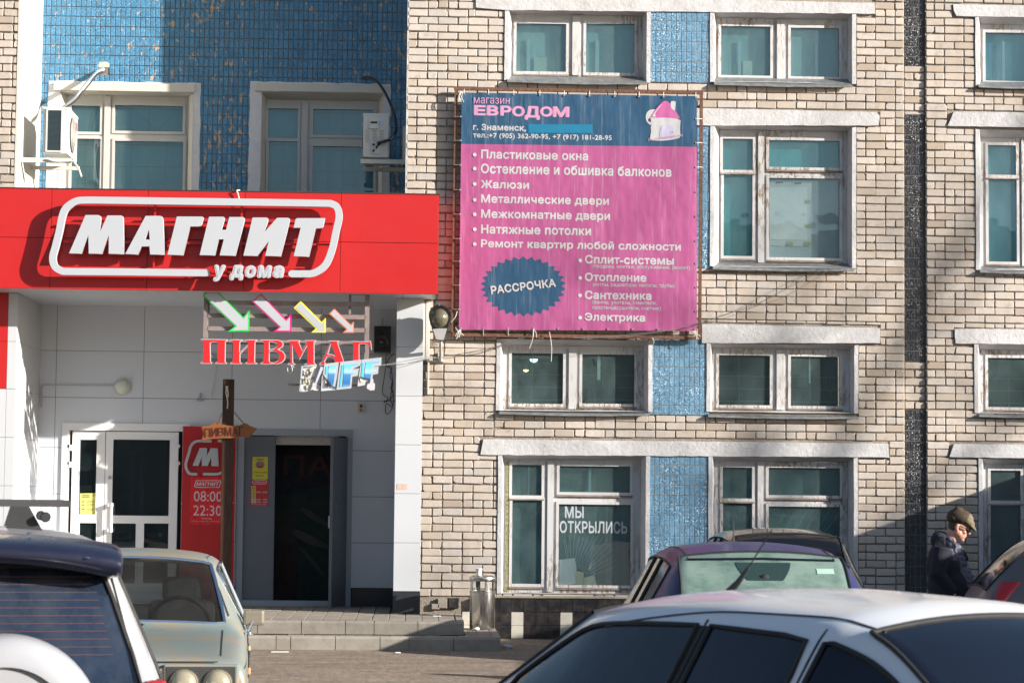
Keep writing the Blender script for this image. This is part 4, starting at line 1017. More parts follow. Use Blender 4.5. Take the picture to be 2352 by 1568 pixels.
# ================================================================== ARROW AND ПИВМАГ SIGN ON ITS FRAME
YA = YF_+.14; fA = cz(700, 1100, 2.24); fB = cz(780, 1330, 3.0154)
AS = thing('arrow_sign', W(660, 750, YA), 'flaking steel frame with four shrinking white arrows and red ПИВМАГ letters', 'sign')
def bar(mb, x0, y0, x1, y1, Y=YA+.06, w_=.025, f=fA):
    a, b = W(*f(x0, y0), Y), W(*f(x1, y1), Y); mb.box(min(a.x, b.x)-(w_ if abs(x1-x0) < abs(y1-y0) else 0), max(a.x, b.x)+(w_ if abs(x1-x0) < abs(y1-y0) else 0), Y-.0, Y+.04, min(a.z, b.z)-(0 if abs(x1-x0) < abs(y1-y0) else w_), max(a.z, b.z)+(0 if abs(x1-x0) < abs(y1-y0) else w_))
for (a, b) in (((278, 135), (275, 565)), ((1722, 150), (1718, 760))):
    q = MB(); bar(q, *a, *b); q.build('upright', MGREYFR, AS)
for (y, dx) in ((248, 0), (364, 0), (482, 0), (600, 0), (765, 0)):
    q = MB(); bar(q, 290, y, 1706, y+8, w_=.020); q.build('rail', MGREYFR, AS)
q = MB(); bar(q, 1568, 165, 1568, 350, w_=.012, Y=YA+.11); q.build('upright', MGREYFR, AS)
q = MB(); bar(q, 300, 165, 300, 350, w_=.010, Y=YA+.11); q.build('upright', MGREYFR, AS)
q = MB(); bar(q, 1560, 168, 1740, 168, w_=.012, Y=YA+.06); q.build('top_plate', MBLACK, AS)
ARW = [([(248, 185), (292, 143), (378, 143), (612, 375), (665, 315), (665, 503), (472, 507), (537, 457)], (.04, .48, .08)),
       ([(690, 237), (768, 163), (995, 397), (1040, 348), (1040, 508), (880, 508), (932, 465)], (.62, .02, .20)),
       ([(1064, 293), (1127, 231), (1315, 420), (1350, 382), (1350, 514), (1220, 514), (1262, 478)], (.80, .74, .04)),
       ([(1380, 347), (1428, 300), (1575, 445), (1602, 415), (1600, 516), (1502, 516), (1535, 487)], (.80, .22, .12))]
for k, (lp, c) in enumerate(ARW):
    P = ccw(px(lp, YA, fA)); m_ = mat(('green', 'magenta', 'yellow', 'orange')[k]+'_arrow_edge', c, .4, var=.04)
    a = poly('arrow', [P], YA, m_, AS, thick=.05, label=('green', 'magenta', 'yellow', 'orange')[k]+' edged white arrow')
    poly('arrow_face', [P], YA-.003, MSIGNW, a, thick=.004, offset=-.016 if k < 3 else -.012)
MREDL = mat('red_letter_face', (.60, .018, .022), .4, var=.04)
PIV = [
 [[(68, 75), (393, 80), (390, 98), (370, 112), (366, 345), (385, 362), (385, 376), (243, 376), (243, 362), (268, 345), (272, 135), (262, 120), (200, 118), (186, 132), (190, 345), (208, 360), (208, 374), (66, 374), (66, 360), (90, 345), (93, 110), (70, 92)]],
 [[(428, 80), (573, 82), (573, 98), (545, 112), (540, 228), (638, 140), (630, 112), (604, 100), (604, 82), (750, 82), (750, 100), (728, 112), (722, 350), (747, 365), (747, 378), (605, 378), (605, 365), (632, 350), (636, 172), (545, 258), (545, 350), (568, 365), (568, 378), (426, 378), (426, 362), (450, 350), (456, 112), (430, 100)]],
 [[(790, 82), (1000, 85), (1045, 100), (1068, 130), (1062, 165), (1030, 190), (1010, 202), (1060, 222), (1090, 265), (1088, 320), (1055, 360), (1000, 382), (792, 382), (792, 365), (822, 350), (828, 112), (790, 100)], [(900, 112), (950, 114), (985, 132), (985, 165), (960, 188), (900, 200)], [(900, 228), (950, 220), (998, 245), (1012, 290), (1000, 335), (960, 358), (915, 358), (898, 340)]],
 [[(1115, 90), (1272, 90), (1268, 105), (1255, 115), (1298, 212), (1343, 115), (1322, 105), (1322, 90), (1463, 90), (1463, 105), (1440, 118), (1440, 360), (1460, 375), (1460, 390), (1320, 390), (1320, 378), (1350, 365), (1353, 165), (1262, 330), (1180, 165), (1182, 360), (1208, 375), (1208, 388), (1118, 388), (1118, 375), (1145, 360), (1142, 118), (1118, 106)]],
 [[(1610, 95), (1740, 95), (1738, 108), (1722, 118), (1800, 350), (1820, 365), (1820, 392), (1670, 392), (1670, 380), (1690, 370), (1668, 305), (1640, 290), (1598, 290), (1565, 350), (1580, 370), (1580, 392), (1500, 392), (1500, 375), (1530, 350), (1630, 120), (1612, 108)], [(1643, 145), (1688, 275), (1655, 258), (1605, 256)]],
 [[(1877, 100), (2095, 106), (2112, 96), (2122, 98), (2128, 140), (2135, 205), (2122, 208), (2100, 160), (2070, 138), (1990, 138), (1982, 160), (1985, 400), (1900, 400), (1905, 125), (1880, 112)]]]
for lps in PIV:
    LP = [ccw(px(lp, YA-.02, fB), i == 0) for i, lp in enumerate(lps)]
    a = poly('letter', LP, YA-.02, MSIGNW, AS, thick=.04); poly('letter_face', LP, YA-.024, MREDL, a, thick=.004, offset=-.0085)
# torn lightbox letters
TS = thing('torn_sign', W(780, 860, YA-.05), 'torn white and blue lightbox letters hanging crooked below the ПИВМАГ letters', 'sign')
YT = YA-.07; MTORN = mat('torn_backing', (.50, .50, .53), .6, var=.25, scale=14); MLED = mat('led_strip', (.62, .58, .46), .5)
MB().box(W(*fB(1600, 620), YT+.08).x-.5, W(*fB(1960, 620), YT+.08).x, YT+.07, YT+.09, W(*fB(1600, 640), YT).z, W(*fB(1600, 615), YT).z).build('rail', MGREYFR, TS)
poly('torn_backing', [ccw(px([(1285, 405), (1465, 392), (1450, 520), (1430, 600), (1505, 630), (1500, 705), (1380, 700), (1330, 712), (1255, 712), (1262, 600), (1275, 500)], YT+.03, fB))], YT+.03, MTORN, TS, thick=.006)
bb = [(1265, 400), (1290, 405), (1282, 600), (1268, 708), (1252, 708), (1262, 590)]
poly('torn_rim', [ccw(px([(1283, 402), (1468, 388), (1470, 400), (1300, 414), (1290, 520), (1275, 705), (1258, 706), (1274, 520)], YT, fB))], YT, MSIGNW, TS, thick=.035)
b = MB()
for (cx, cy, dx, dy) in ((1320, 480, 4, 34), (1360, 500, 4, 34), (1395, 470, 5, 36), (1310, 575, 4, 34), (1340, 570, 4, 34), (1378, 590, 4, 34), (1410, 425, 22, -10), (1445, 410, 20, -12), (1285, 670, 4, 30), (1350, 655, 3, 22), (1400, 670, 4, 20), (1455, 690, 26, 2), (1580, 600, 4, 30), (1600, 650, 22, 3), (2020, 590, 22, -4), (2000, 570, 3, 18)):
    p, q = W(*fB(cx-dx, cy-dy), YT+.02), W(*fB(cx+dx, cy+dy), YT+.02); b.tube([p, q], .011, 4)
b.build('led_strip', MLED, TS)
b = MB()
for k in range(9):
    x, y = 1290+random.random()*150, 440+random.random()*230; b.tube(spline([W(*fB(x+random.uniform(-30, 30), y+random.uniform(-40, 40)), YT+.0) for _ in range(5)], 5), .0028, 4)
for k in range(4):
    x, y = 1590+random.random()*50, 600+random.random()*50; b.tube(spline([W(*fB(x+random.uniform(-30, 30), y+random.uniform(-30, 30)), YT+.0) for _ in range(5)], 5), .0028, 4)
b.build('loose_wire', MWIREB, TS)
poly('torn_strip', [ccw(px([(1518, 405), (1547, 425), (1455, 640), (1430, 655), (1470, 540)], YT-.01, fB))], YT-.01, mat('lilac_shard', (.45, .47, .60), .5), TS, thick=.012)
poly('torn_backing', [ccw(px([(1535, 520), (1600, 575), (1645, 650), (1690, 660), (1690, 690), (1520, 705)], YT+.03, fB))], YT+.03, MTORN, TS, thick=.006)
poly('torn_rim', [ccw(px([(1518, 706), (1532, 520), (1540, 522), (1530, 694), (1690, 680), (1690, 692)], YT, fB))], YT, MSIGNW, TS, thick=.03)
def sea_mat():
    m, nt, p = nodes('sea_and_sky_print'); v = pos(nt); sx = nt.nodes.new('ShaderNodeSeparateXYZ'); L(nt, v, sx.inputs[0])
    mr = nt.nodes.new('ShaderNodeMapRange'); L(nt, sx.outputs[2], mr.inputs[0]); mr.inputs[1].default_value = W(*fB(1800, 660), YT).z; mr.inputs[2].default_value = W(*fB(1800, 350), YT).z
    c = ramp(nt, mr.outputs[0], [(0, (.16, .40, .62)), (.15, (.03, .16, .42)), (.5, (.06, .24, .52)), (.62, (.45, .68, .80)), (.75, (.16, .55, .80)), (1, (.12, .48, .75))]); L(nt, c, p.inputs[0]); p.inputs['Roughness'].default_value = .35; return m
MSEA = sea_mat(); MCYAN = mat('cyan_print', (.08, .52, .78), .35)
for nm, plate, inner, cy in (
    ('sign_letter', [(1560, 376), (1735, 354), (1718, 500), (1690, 655), (1660, 640), (1600, 570), (1545, 505)], [[(1612, 402), (1702, 392), (1690, 480), (1665, 655), (1640, 625), (1605, 565)]], [(1580, 408), (1600, 406), (1592, 505), (1572, 500)]),
    ('sign_letter', [(1752, 352), (2012, 324), (2000, 372), (1990, 395), (1915, 430), (1915, 440), (1978, 430), (1962, 520), (1898, 530), (1885, 670), (1706, 690)], [[(1800, 388), (1975, 368), (1970, 385), (1905, 395), (1880, 440), (1880, 480), (1938, 474), (1935, 490), (1880, 498), (1868, 640), (1780, 655)]], [(1772, 390), (1793, 387), (1762, 655), (1742, 658)]),
    ('sign_letter', [(2022, 323), (2250, 298), (2245, 395), (2165, 405), (2165, 413), (2215, 408), (2208, 494), (2145, 505), (2138, 565), (2060, 548), (1985, 532), (1975, 545), (1990, 420)], [[(2060, 358), (2222, 340), (2222, 360), (2140, 372), (2135, 450), (2190, 448), (2185, 465), (2128, 472), (2115, 560), (2040, 540)]], [(2018, 365), (2042, 362), (2025, 540), (2003, 530)])):
    a = poly(nm, [ccw(px(plate, YT, fB))], YT, MSIGNW, TS, thick=.03)
    for lp in inner: poly('letter_face', [ccw(px(lp, YT, fB))], YT-.004, MSEA, a, thick=.003)
    poly('letter_edge', [ccw(px(cy, YT, fB))], YT-.004, MCYAN, a, thick=.003)
poly('torn_backing', [ccw(px([(1975, 545), (2060, 548), (2125, 566), (2110, 620), (1960, 648)], YT+.02, fB))], YT+.02, MTORN, TS, thick=.006)
poly('torn_backing', [ccw(px([(2118, 565), (2150, 555), (2152, 600), (2172, 618), (2165, 690), (2115, 698), (2070, 670), (2080, 620), (2108, 610)], YT-.01, fB))], YT-.01, MTORN, TS, thick=.02)

# ================================================================== POST WITH HANGING WOODEN ARROW
YW = .85
MPOST = mat('stained_dark_wood', (.035, .014, .008), .45, var=.5, scale=6, stretch=(9, 9, .5), b=.4, bscale=20, dirt=(.16, .07, .025), dirt_amt=.6)
PT = thing('wooden_post', (W(518, 1390, YW).x, YW, .31), 'tall dark stained wooden post standing before the red board', 'post')
a, b = W(512, 870, YW), W(538, 870, YW); c_, d_ = W(503, 1387, YW), W(529.5, 1387, YW); pb_ = MB(); t_ = .05
pb_.add([(c_.x, YW, .31), (d_.x, YW, .31), (d_.x, YW+t_, .31), (c_.x, YW+t_, .31), (a.x, YW, a.z), (b.x, YW, b.z-.004), (b.x, YW+t_, b.z-.004), (a.x, YW+t_, a.z)], [(0, 1, 5, 4), (1, 2, 6, 5), (2, 3, 7, 6), (3, 0, 4, 7), (4, 5, 6, 7), (3, 2, 1, 0)])
me = pb_.mesh('post'); bm = bmesh.new(); bm.from_mesh(me); bmesh.ops.bevel(bm, geom=bm.edges[:], offset=.006, segments=2, affect='EDGES'); bm.to_mesh(me); bm.free(); link('post', me, MPOST, PT)
q = MB(); p = W(521, 889, YW-.03); q.lathe([(0, .02), (.02, .01), (.014, -.02), (0, -.02)], p, 'Z', 10); q.tube(spline([W(521, 890, YW-.03), W(519, 900, YW-.03), W(522, 915, YW-.03), W(523, 925, YW-.02), W(522, 938, YW-.02)]), .008, 6); q.tube(spline([W(522, 892, YW-.04), W(524, 905, YW-.03), W(523, 912, YW-.03)]), .009, 6); q.build('rope_knot', MWIREW, PT, smooth=True)
fW = cz(700, 1640, 3.2); YWS = YW-.05
WS = thing('hanging_sign', W(524, 990, YWS), 'carved wooden arrow board reading ПИВМАГ, hung from the post by chains', 'sign')
def wood_mat():
    m, nt, p = nodes('varnished_wood'); v = pos(nt, (1.2, 1, 9)); wv = nt.nodes.new('ShaderNodeTexWave'); wv.bands_direction = 'Z'; L(nt, v, wv.inputs[0]); wv.inputs['Scale'].default_value = 2.2; wv.inputs['Distortion'].default_value = 6; wv.inputs['Detail'].default_value = 3
    c = mix(nt, wv.outputs[1], (.17, .055, .018), (.36, .14, .045)); c = mix(nt, noise(nt, pos(nt), 3), c, (.20, .075, .025)); L(nt, c, p.inputs[0]); p.inputs['Roughness'].default_value = .35; return m
MWD = wood_mat()
lp = px([(340, 207), (430, 200), (480, 180), (520, 158), (560, 165), (600, 185), (670, 198), (740, 205), (830, 195), (890, 168), (925, 180), (960, 203), (1000, 220), (1045, 238), (990, 290), (970, 320), (945, 348), (870, 335), (800, 345), (740, 355), (600, 355), (480, 362), (345, 383), (355, 340), (370, 295)], YWS, fW)
poly('board', [ccw(lp)], YWS, MWD, WS, thick=.03, bevel=.004)
MCARVE = mat('carved_dark_red', (.09, .012, .008), .6)
for ch, (x0, y0, x1, y1) in zip('ПИВМАГ', ((380, 232, 455, 345), (472, 225, 538, 338), (552, 222, 628, 326), (640, 218, 726, 330), (738, 225, 806, 332), (818, 208, 884, 326))):
    text('carved_letter', ch, (x0, y0, x1, y1), YWS-.005, MCARVE, WS, bold=.0, thick=.006, f=fW, rot=.04)
for (a, b) in (((600, 40), (560, 165)), ((750, 20), (880, 172))):
    p, q = W(*fW(*a), YWS+.02), W(*fW(*b), YWS-.01); ch = MB(); n_ = 8
    for k in range(n_):
        c0 = p.lerp(q, (k+.5)/n_); dd = (q-p).normalized(); sd_ = V((0, 1, 0)) if k % 2 else dd.cross(V((0, 1, 0))).normalized(); r1 = (q-p).length/n_*.62
        ch.tube([c0+dd*(cos(2*pi*t/10)*r1)+sd_*(sin(2*pi*t/10)*.011) for t in range(11)], .0035, 5, caps=False)
    ch.build('chain', MRUST, WS, smooth=True)

# ================================================================== RED BOARD WITH OPENING HOURS
YR = YB-.09
RB = thing('hours_board', (W(478, 1200, YR).x, YR, .35), 'red board with a white ringed letter and the opening hours 08:00 22:30', 'board')
x0, x1 = W(417, 1150, YR).x, W(539, 1150, YR).x; z1 = W(478, 979, YR).z
box('panel', MREDD, RB, x0, x1, YR, YR+.02, .36, z1, .002)
YL_ = YR-.05
poly('letter', [ccw(px([(225, 710), (318, 482), (402, 482), (410, 492), (412, 582), (452, 484), (540, 486), (550, 498), (556, 716), (466, 714), (464, 602), (418, 712), (342, 712), (340, 602), (298, 712)], YL_, fW))], YL_, MSIGNW, RB, thick=.02)
ring([(455, 397), (400, 395), (300, 393), (240, 415), (200, 465), (180, 540), (155, 620), (138, 690), (150, 760), (190, 810), (270, 818)], False, .0128*1.25, YL_, 'letter_ring', MSIGNW, RB, .02, fW)
ring([(560, 393), (640, 392), (700, 410), (715, 460), (700, 560), (672, 690), (630, 770), (560, 812), (470, 818), (372, 817)], False, .0128*1.25, YL_, 'letter_ring', MSIGNW, RB, .02, fW)
MPRINT = mat('pinkish_white_print', (.55, .50, .54), .5); MREDP = mat('red_plastic_plate', (.62, .02, .025), .3)
poly('hours_plate', [ccw(px([(203, 850), (740, 850), (735, 1462), (190, 1462)], YR-.004, fW))], YR-.006, MREDP, RB, thick=.005)
for (v0_, v1_) in ((1025, 1180), (1205, 1360)): poly('digit_plate', [ccw(px([(220, v0_), (725, v0_), (722, v1_), (216, v1_)], YR-.01, fW))], YR-.012, MREDP, RB, thick=.005)
text('lettering', '08:00', (242, 1036, 596+6, 1166), YR-.014, MPRINT, RB, bold=.0, f=fW); text('lettering', '22:30', (234, 1216, 596, 1348), YR-.014, MPRINT, RB, bold=.0, f=fW)
text('lettering', 'МАГНИТ', (272, 918, 566, 964), YR-.008, MPRINT, RB, bold=.04, shear=.25, f=fW); text('lettering', 'у дома', (438, 974, 520, 994), YR-.008, MPRINT, RB, bold=.03, f=fW)
ring([(530, 985), (560, 983), (572, 960), (582, 920), (570, 900), (300, 900), (272, 905), (262, 930), (252, 960), (262, 980), (300, 983), (428, 985)], False, .0035, YR-.008, 'logo_ring', MPRINT, RB, .002, fW, 4)
text('lettering', 'Без выходных', (342, 1374, 476, 1394), YR-.008, MPRINT, RB, bold=.03, f=fW)
text('lettering', 'АО «Тандер», г. Краснодар, ул. Леваневского, 185', (214, 1414, 600, 1426), YR-.008, MPRINT, RB, bold=.0, f=fW)
for (a, b) in ((97, 220), (82, 1192), (744, 1184)): 
    p = W(*fW(a, b), YR-.003); MB().lathe([(0, -.006), (.009, -.003), (.009, .001)], (p.x, YR, p.z), 'Y', 8).build('screw', MSIGNW, RB)
# notices on the steel door and on the glass
fN = cz(650, 1450, 1.49333); YN = YB-.004
n1 = thing('notice', W(598, 1075, YN), 'yellow ПИВМАГ notice with beer mugs taped to the grey steel door', 'notice')
poly('sheet', [ccw(px([(538, 562), (630, 562), (628, 696), (536, 695)], YN, fN))], YN-.002, mat('yellow_print', (.52, .48, .035), .6), n1, thick=.002)
MDKT = mat('dark_print', (.03, .04, .03), .7); MRDT = mat('dark_red_print', (.30, .03, .02), .7)
text('lettering', 'ПИВМАГ', (560, 571, 608, 583), YN-.004, MRDT, n1, bold=.03, f=fN, thick=.001)
text('lettering', 'с 10.00 до 22.00', (543, 650, 624, 660), YN-.004, MDKT, n1, bold=.02, f=fN, thick=.001); text('lettering', 'ВСЕГДА', (558, 670, 606, 680), YN-.004, MDKT, n1, bold=.02, f=fN, thick=.001)
def oval(cx, cy, rx, ry, n=20): return [(cx+rx*cos(2*pi*k/n), cy+ry*sin(2*pi*k/n)) for k in range(n)]
poly('oval_picture', [ccw(px(oval(583, 608, 28, 22), YN, fN))], YN-.004, mat('blue_oval_print', (.10, .22, .38), .6), n1, thick=.001)
for cx in (573, 594): poly('mug_print', [ccw(px([(cx-9, 595), (cx+9, 595), (cx+8, 618), (cx-8, 618)], YN, fN))], YN-.0055, mat('amber_print', (.35, .12, .03), .6), n1, thick=.001)
poly('mug_print', [ccw(px([(560, 616), (606, 616), (598, 628), (570, 628)], YN, fN))], YN-.006, MRDT, n1, thick=.001)
n2 = thing('notice', W(597, 1130, YN), 'red market notice with weekday opening hours below the yellow one', 'notice')
poly('sheet', [ccw(px([(530, 698), (633, 697), (631, 855), (524, 852)], YN, fN))], YN-.002, mat('red_print', (.45, .025, .025), .6), n2, thick=.002)
text('lettering', 'АМаркет', (546, 706, 615, 720), YN-.004, MPRINT, n2, bold=.02, shear=.2, f=fN, thick=.001)
ring([(560, 701), (610, 701), (620, 706), (620, 716), (612, 723), (548, 723), (539, 718), (539, 708), (548, 701), (562, 701)], False, .0025, YN-.004, 'logo_ring', MPRINT, n2, .001, fN, 4)
MYL = mat('yellow_label', (.55, .48, .12), .6)
for k, t_ in enumerate(('Пн', 'Вт', 'Ср', 'Чт', 'Пт', 'Сб', 'Вс')):
    y = 735+k*15; poly('day_label', [ccw(px([(530, y), (558, y), (558, y+12), (530, y+12)], YN, fN))], YN-.004, MYL if k < 5 else MPRINT, n2, thick=.001); text('lettering', t_, (538, y+2, 551, y+10), YN-.0055, MDKT, n2, f=fN, thick=.001)
for t_, y in (('10:00 - 20:00', 767), ('10:00 - 18:00', 811), ('10:00 - 16:00', 826)): text('lettering', t_, (560, y, 625, y+11), YN-.004, MPRINT, n2, bold=.02, f=fN, thick=.001)
text('lettering', 'БЕЗ ПЕРЕРЫВА НА ОБЕД', (532, 842, 618, 850), YN-.004, MPRINT, n2, bold=.02, f=fN, thick=.001)
fG = cz(0, 1100, 1.425); YG = YB+.03
n3 = thing('notice', W(201, 1158, YG), 'pale yellow notice for shoppers stuck inside the narrow door glass', 'notice')
poly('sheet', [ccw(px([(456, 1243), (547, 1241), (549, 1368), (455, 1370)], YG, fG))], YG-.001, mat('lemon_print', (.62, .60, .16), .6), n3, thick=.002)
text('lettering', 'Уважаемые\nпокупатели!', (466, 1250, 512, 1268), YG-.003, MDKT, n3, bold=.02, f=fG, thick=.001)
for y in (1288, 1306, 1332): text('lettering', 'соблюдайте\nдистанцию', (494, y-5, 538, y+8), YG-.003, MDKT, n3, f=fG, thick=.001); poly('pictogram', [ccw(px(oval(474, y+2, 8, 3, 10), YG, fG))], YG-.003, MDKT, n3, thick=.001)
poly('pictogram', [ccw(px(oval(533, 1254, 6, 5, 10), YG, fG)), ccw(px(oval(533, 1254, 4, 3, 10), YG, fG), False)], YG-.003, MDKT, n3, thick=.001)
n4 = thing('notice', W(924, 1116, YP-.01), 'small beige sticker on the white pilaster beside the brick wall', 'notice')
poly('sheet', [ccw(px([(1400, 723), (1462, 722), (1461, 756), (1400, 758)], YP-.004, fN))], YP-.006, mat('beige_print', (.55, .36, .28), .6), n4, thick=.002)
poly('pictogram', [ccw(px(oval(1448, 740, 11, 12, 12), YP, fN)), ccw(px(oval(1448, 740, 8, 9, 12), YP, fN), False)], YP-.008, MPRINT, n4, thick=.001)
for y in (731, 737, 743): poly('print_line', [ccw(px([(1404, y), (1425, y), (1425, y+2), (1404, y+2)], YP, fN))], YP-.008, MPRINT, n4, thick=.001)
# ================================================================== PINK BANNER
YBN = -.14; fC = cz(1800, 330, 2.24); fD = cz(1800, 850, 2.24)
BN = thing('banner', (W(1330, 760, YBN).x, YBN, W(1330, 760, YBN).z), 'large pink and navy banner of shop services laced into a rusty steel frame', 'banner')
def banner_mat(name, col):
    m, nt, p = nodes(name); v = pos(nt, (9, 1, .35))
    f = ramp(nt, noise(nt, v, 3.4, 6, .7), [(.52, 0.0), (.75, .30)]); c = mix(nt, f, col, tuple(min(1, x*.4+.42) for x in col))
    c = mix(nt, ramp(nt, noise(nt, pos(nt), .7, 3), [(.3, 0.0), (.7, .25)]), c, tuple(x*.8 for x in col))
    L(nt, c, p.inputs[0]); p.inputs['Roughness'].default_value = .42; p.inputs['Specular IOR Level'].default_value = .4
    L(nt, bump(nt, noise(nt, pos(nt, (1, 1, .6)), 1.6, 3), .5, .08), p.inputs['Normal']); return m
MPINK = banner_mat('pink_vinyl', (.335, .075, .205)); MNAVY = banner_mat('navy_vinyl', (.020, .068, .135)); MTXT = banner_mat('grey_white_vinyl_print', (.44, .44, .46)); MPKT = banner_mat('light_pink_print', (.52, .25, .40))
TL, TR, BL, BR_ = W(1060.5, 213, YBN), W(1600.6, 221, YBN), W(1054, 757, YBN), W(1600.6, 760, YBN)
ML, MR_ = W(1059, 331, YBN), W(1600.6, 337.6, YBN)
def sheet(name, a, b, c, d, m_, parent, nu=40, nv=30):
    mb = MB()
    for j in range(nv+1):
        for i in range(nu+1):
            s, t = i/nu, j/nv; p = a.lerp(b, s).lerp(d.lerp(c, s), t)
            dist = min((p.x-TL.x), (TR.x-p.x), (TL.z-p.z), (p.z-BL.z)); w_ = max(0, 1-max(0, dist)/.25)
            y = .009*(1+sin(p.x*21))*w_**2; mb.v.append((p.x, YBN+y-.004, p.z))
    for j in range(nv):
        for i in range(nu): mb.f.append((j*(nu+1)+i, j*(nu+1)+i+1, (j+1)*(nu+1)+i+1, (j+1)*(nu+1)+i))
    return mb.build(name, m_, parent, smooth=True)
sheet('navy_field', TL, TR, MR_, ML, MNAVY, BN, 40, 10); sheet('pink_field', ML, MR_, BR_, BL, MPINK, BN)
YT_ = YBN-.0065
def bt(body, rect, f=fC, m_=MTXT, bold=.035, **k):
    return text('lettering', body, rect, YT_, m_, BN, bold=bold, thick=.002, f=f, **k)
bt('магазин', (213, 137, 535, 192), m_=MPKT, bold=.0); 
for ch, r in zip('ЕВРОДОМ', ((213, 204, 322, 296), (328, 206, 436, 298), (450, 208, 552, 300), (556, 212, 670, 306), (668, 212, 806, 336), (806, 216, 920, 308), (920, 216, 1070, 312))): bt(ch, r, m_=MPKT, bold=.05)
bt('г. Знаменск,', (205, 374, 680, 440)); bt('тел.:+7 (905) 362-90-95, +7 (917) 181-28-95', (205, 462, 1450, 520), bold=.03)
poly('blue_tape', [ccw(px([(702, 375), (1276, 378), (1278, 455), (702, 453)], YBN, fC))], YBN-.007, mat('bright_blue_tape', (.012, .15, .27), .35, b=.3, bscale=30), BN, thick=.003)
for body, r, cy, f in (('Пластиковые окна', (277, 610, 1238, 692), 648, fC), ('Остекление и обшивка балконов', (275, 742, 1985, 832), 772, fC), ('Жалюзи', (275, 878, 708, 952), 910, fC), ('Металлические двери', (277, 1012, 1424, 1107), 1052, fC),
                       ('Межкомнатные двери', (277, 1147, 1434, 1243), 1182, fC), ('Натяжные потолки', (277, 116, 1264, 198), 151, fD), ('Ремонт квартир любой сложности', (275, 253, 2068, 345), 283, fD)):
    bt(body, r, f); poly('bullet', [ccw(px(oval(221, cy, 17, 17, 16), YT_, f))], YT_-.002, MTXT, BN, thick=.002)
for body, r, cy in (('Сплит-системы', (1208, 386, 2005, 464), 430), ('Отопление', (1207, 543, 1760, 618), 586), ('Сантехника', (1207, 703, 1805, 780), 742), ('Электрика', (1205, 901, 1748, 990), 941)):
    bt(body, r, fD); poly('bullet', [ccw(px(oval(1166, cy, 17, 17, 16), YT_, fD))], YT_-.002, MTXT, BN, thick=.002)
for body, r in (('(продажа, монтаж, обслуживание, ремонт)', (1277, 470, 2150, 512)), ('(котлы, радиаторы, насосы, трубы)', (1277, 632, 2012, 674)), ('(ванны, унитазы, смеители,', (1275, 789, 1850, 832)), ('полотенцесушители, счетчик)', (1275, 838, 1888, 880))): bt(body, r, fD, bold=.015)
sb = []; 
for k in range(60):
    a = 2*pi*(k+.5)/60-.06; q = 1.0 if k % 2 else .885; sb.append((657+385*q*cos(a), 661+270*q*sin(a)))
poly('starburst', [ccw(px(sb, YBN, fD))], YBN-.0055, MNAVY, BN, thick=.001)
bt('РАССРОЧКА', (362, 624, 948, 700), fD, rot=.135, bold=.04).location.y -= .006
fH = cz(2400, 380, 5.88)
def hp_(lp, m_, k, nm='logo_shape', sm=1): poly(nm, [ccw(smooth_loop(px(lp, YT_, fH), sm))], YT_-.0015*k, m_, BN, thick=.002)
MLIL = banner_mat('lilac_print', (.40, .38, .52)); MDKP = mat('dark_blue_print', (.02, .03, .06), .5)
hp_([(1250, 340), (1330, 345), (1340, 600), (1230, 725), (1150, 690), (1090, 620), (1072, 540), (1080, 460), (1120, 390), (1180, 350)], MTXT, 1, sm=2)
hp_([(1190, 540), (1150, 550), (1132, 590), (1150, 630), (1200, 645)], MDKP, 2)
hp_([(1183, 545), (1560, 530), (1902, 572), (1885, 700), (1880, 850), (1898, 1000), (1780, 1040), (1600, 1070), (1400, 1082), (1165, 1065), (1185, 960), (1202, 850), (1188, 760), (1210, 725), (1205, 640)], MTXT, 2)
hp_([(1178, 528), (1300, 345), (1400, 225), (1490, 152), (1560, 142), (1620, 175), (1700, 270), (1800, 420), (1902, 572), (1700, 545), (1500, 530), (1178, 532)], banner_mat('pink_logo_print', (.44, .105, .28)), 3)
hp_([(1205, 515), (1350, 320), (1500, 180), (1340, 370), (1300, 440), (1298, 490), (1320, 518)], MTXT, 4)
hp_([(1658, 160), (1700, 148), (1750, 148), (1782, 165), (1775, 270), (1760, 392), (1680, 320), (1660, 280)], MTXT, 4)
hp_([(1440, 712), (1580, 705), (1715, 712), (1740, 820), (1745, 960), (1740, 1010), (1400, 1040), (1402, 900)], MLIL, 4)
hp_([(1440, 1000), (1440, 820), (1470, 750), (1580, 725), (1480, 790), (1460, 900), (1450, 1000)], MTXT, 5)
poly('logo_shape', [ccw(px(oval(1688, 888, 30, 32), YT_, fH)), ccw(px(oval(1688, 888, 24, 26), YT_, fH), False)], YT_-.0075, banner_mat('grey_print', (.25, .26, .32)), BN, thick=.002)
bt('Ваш комфортный дом', (1125, 965, 1955, 1045), fH, m_=MPKT, bold=.0, shear=.35, rot=.16).location.y -= .009
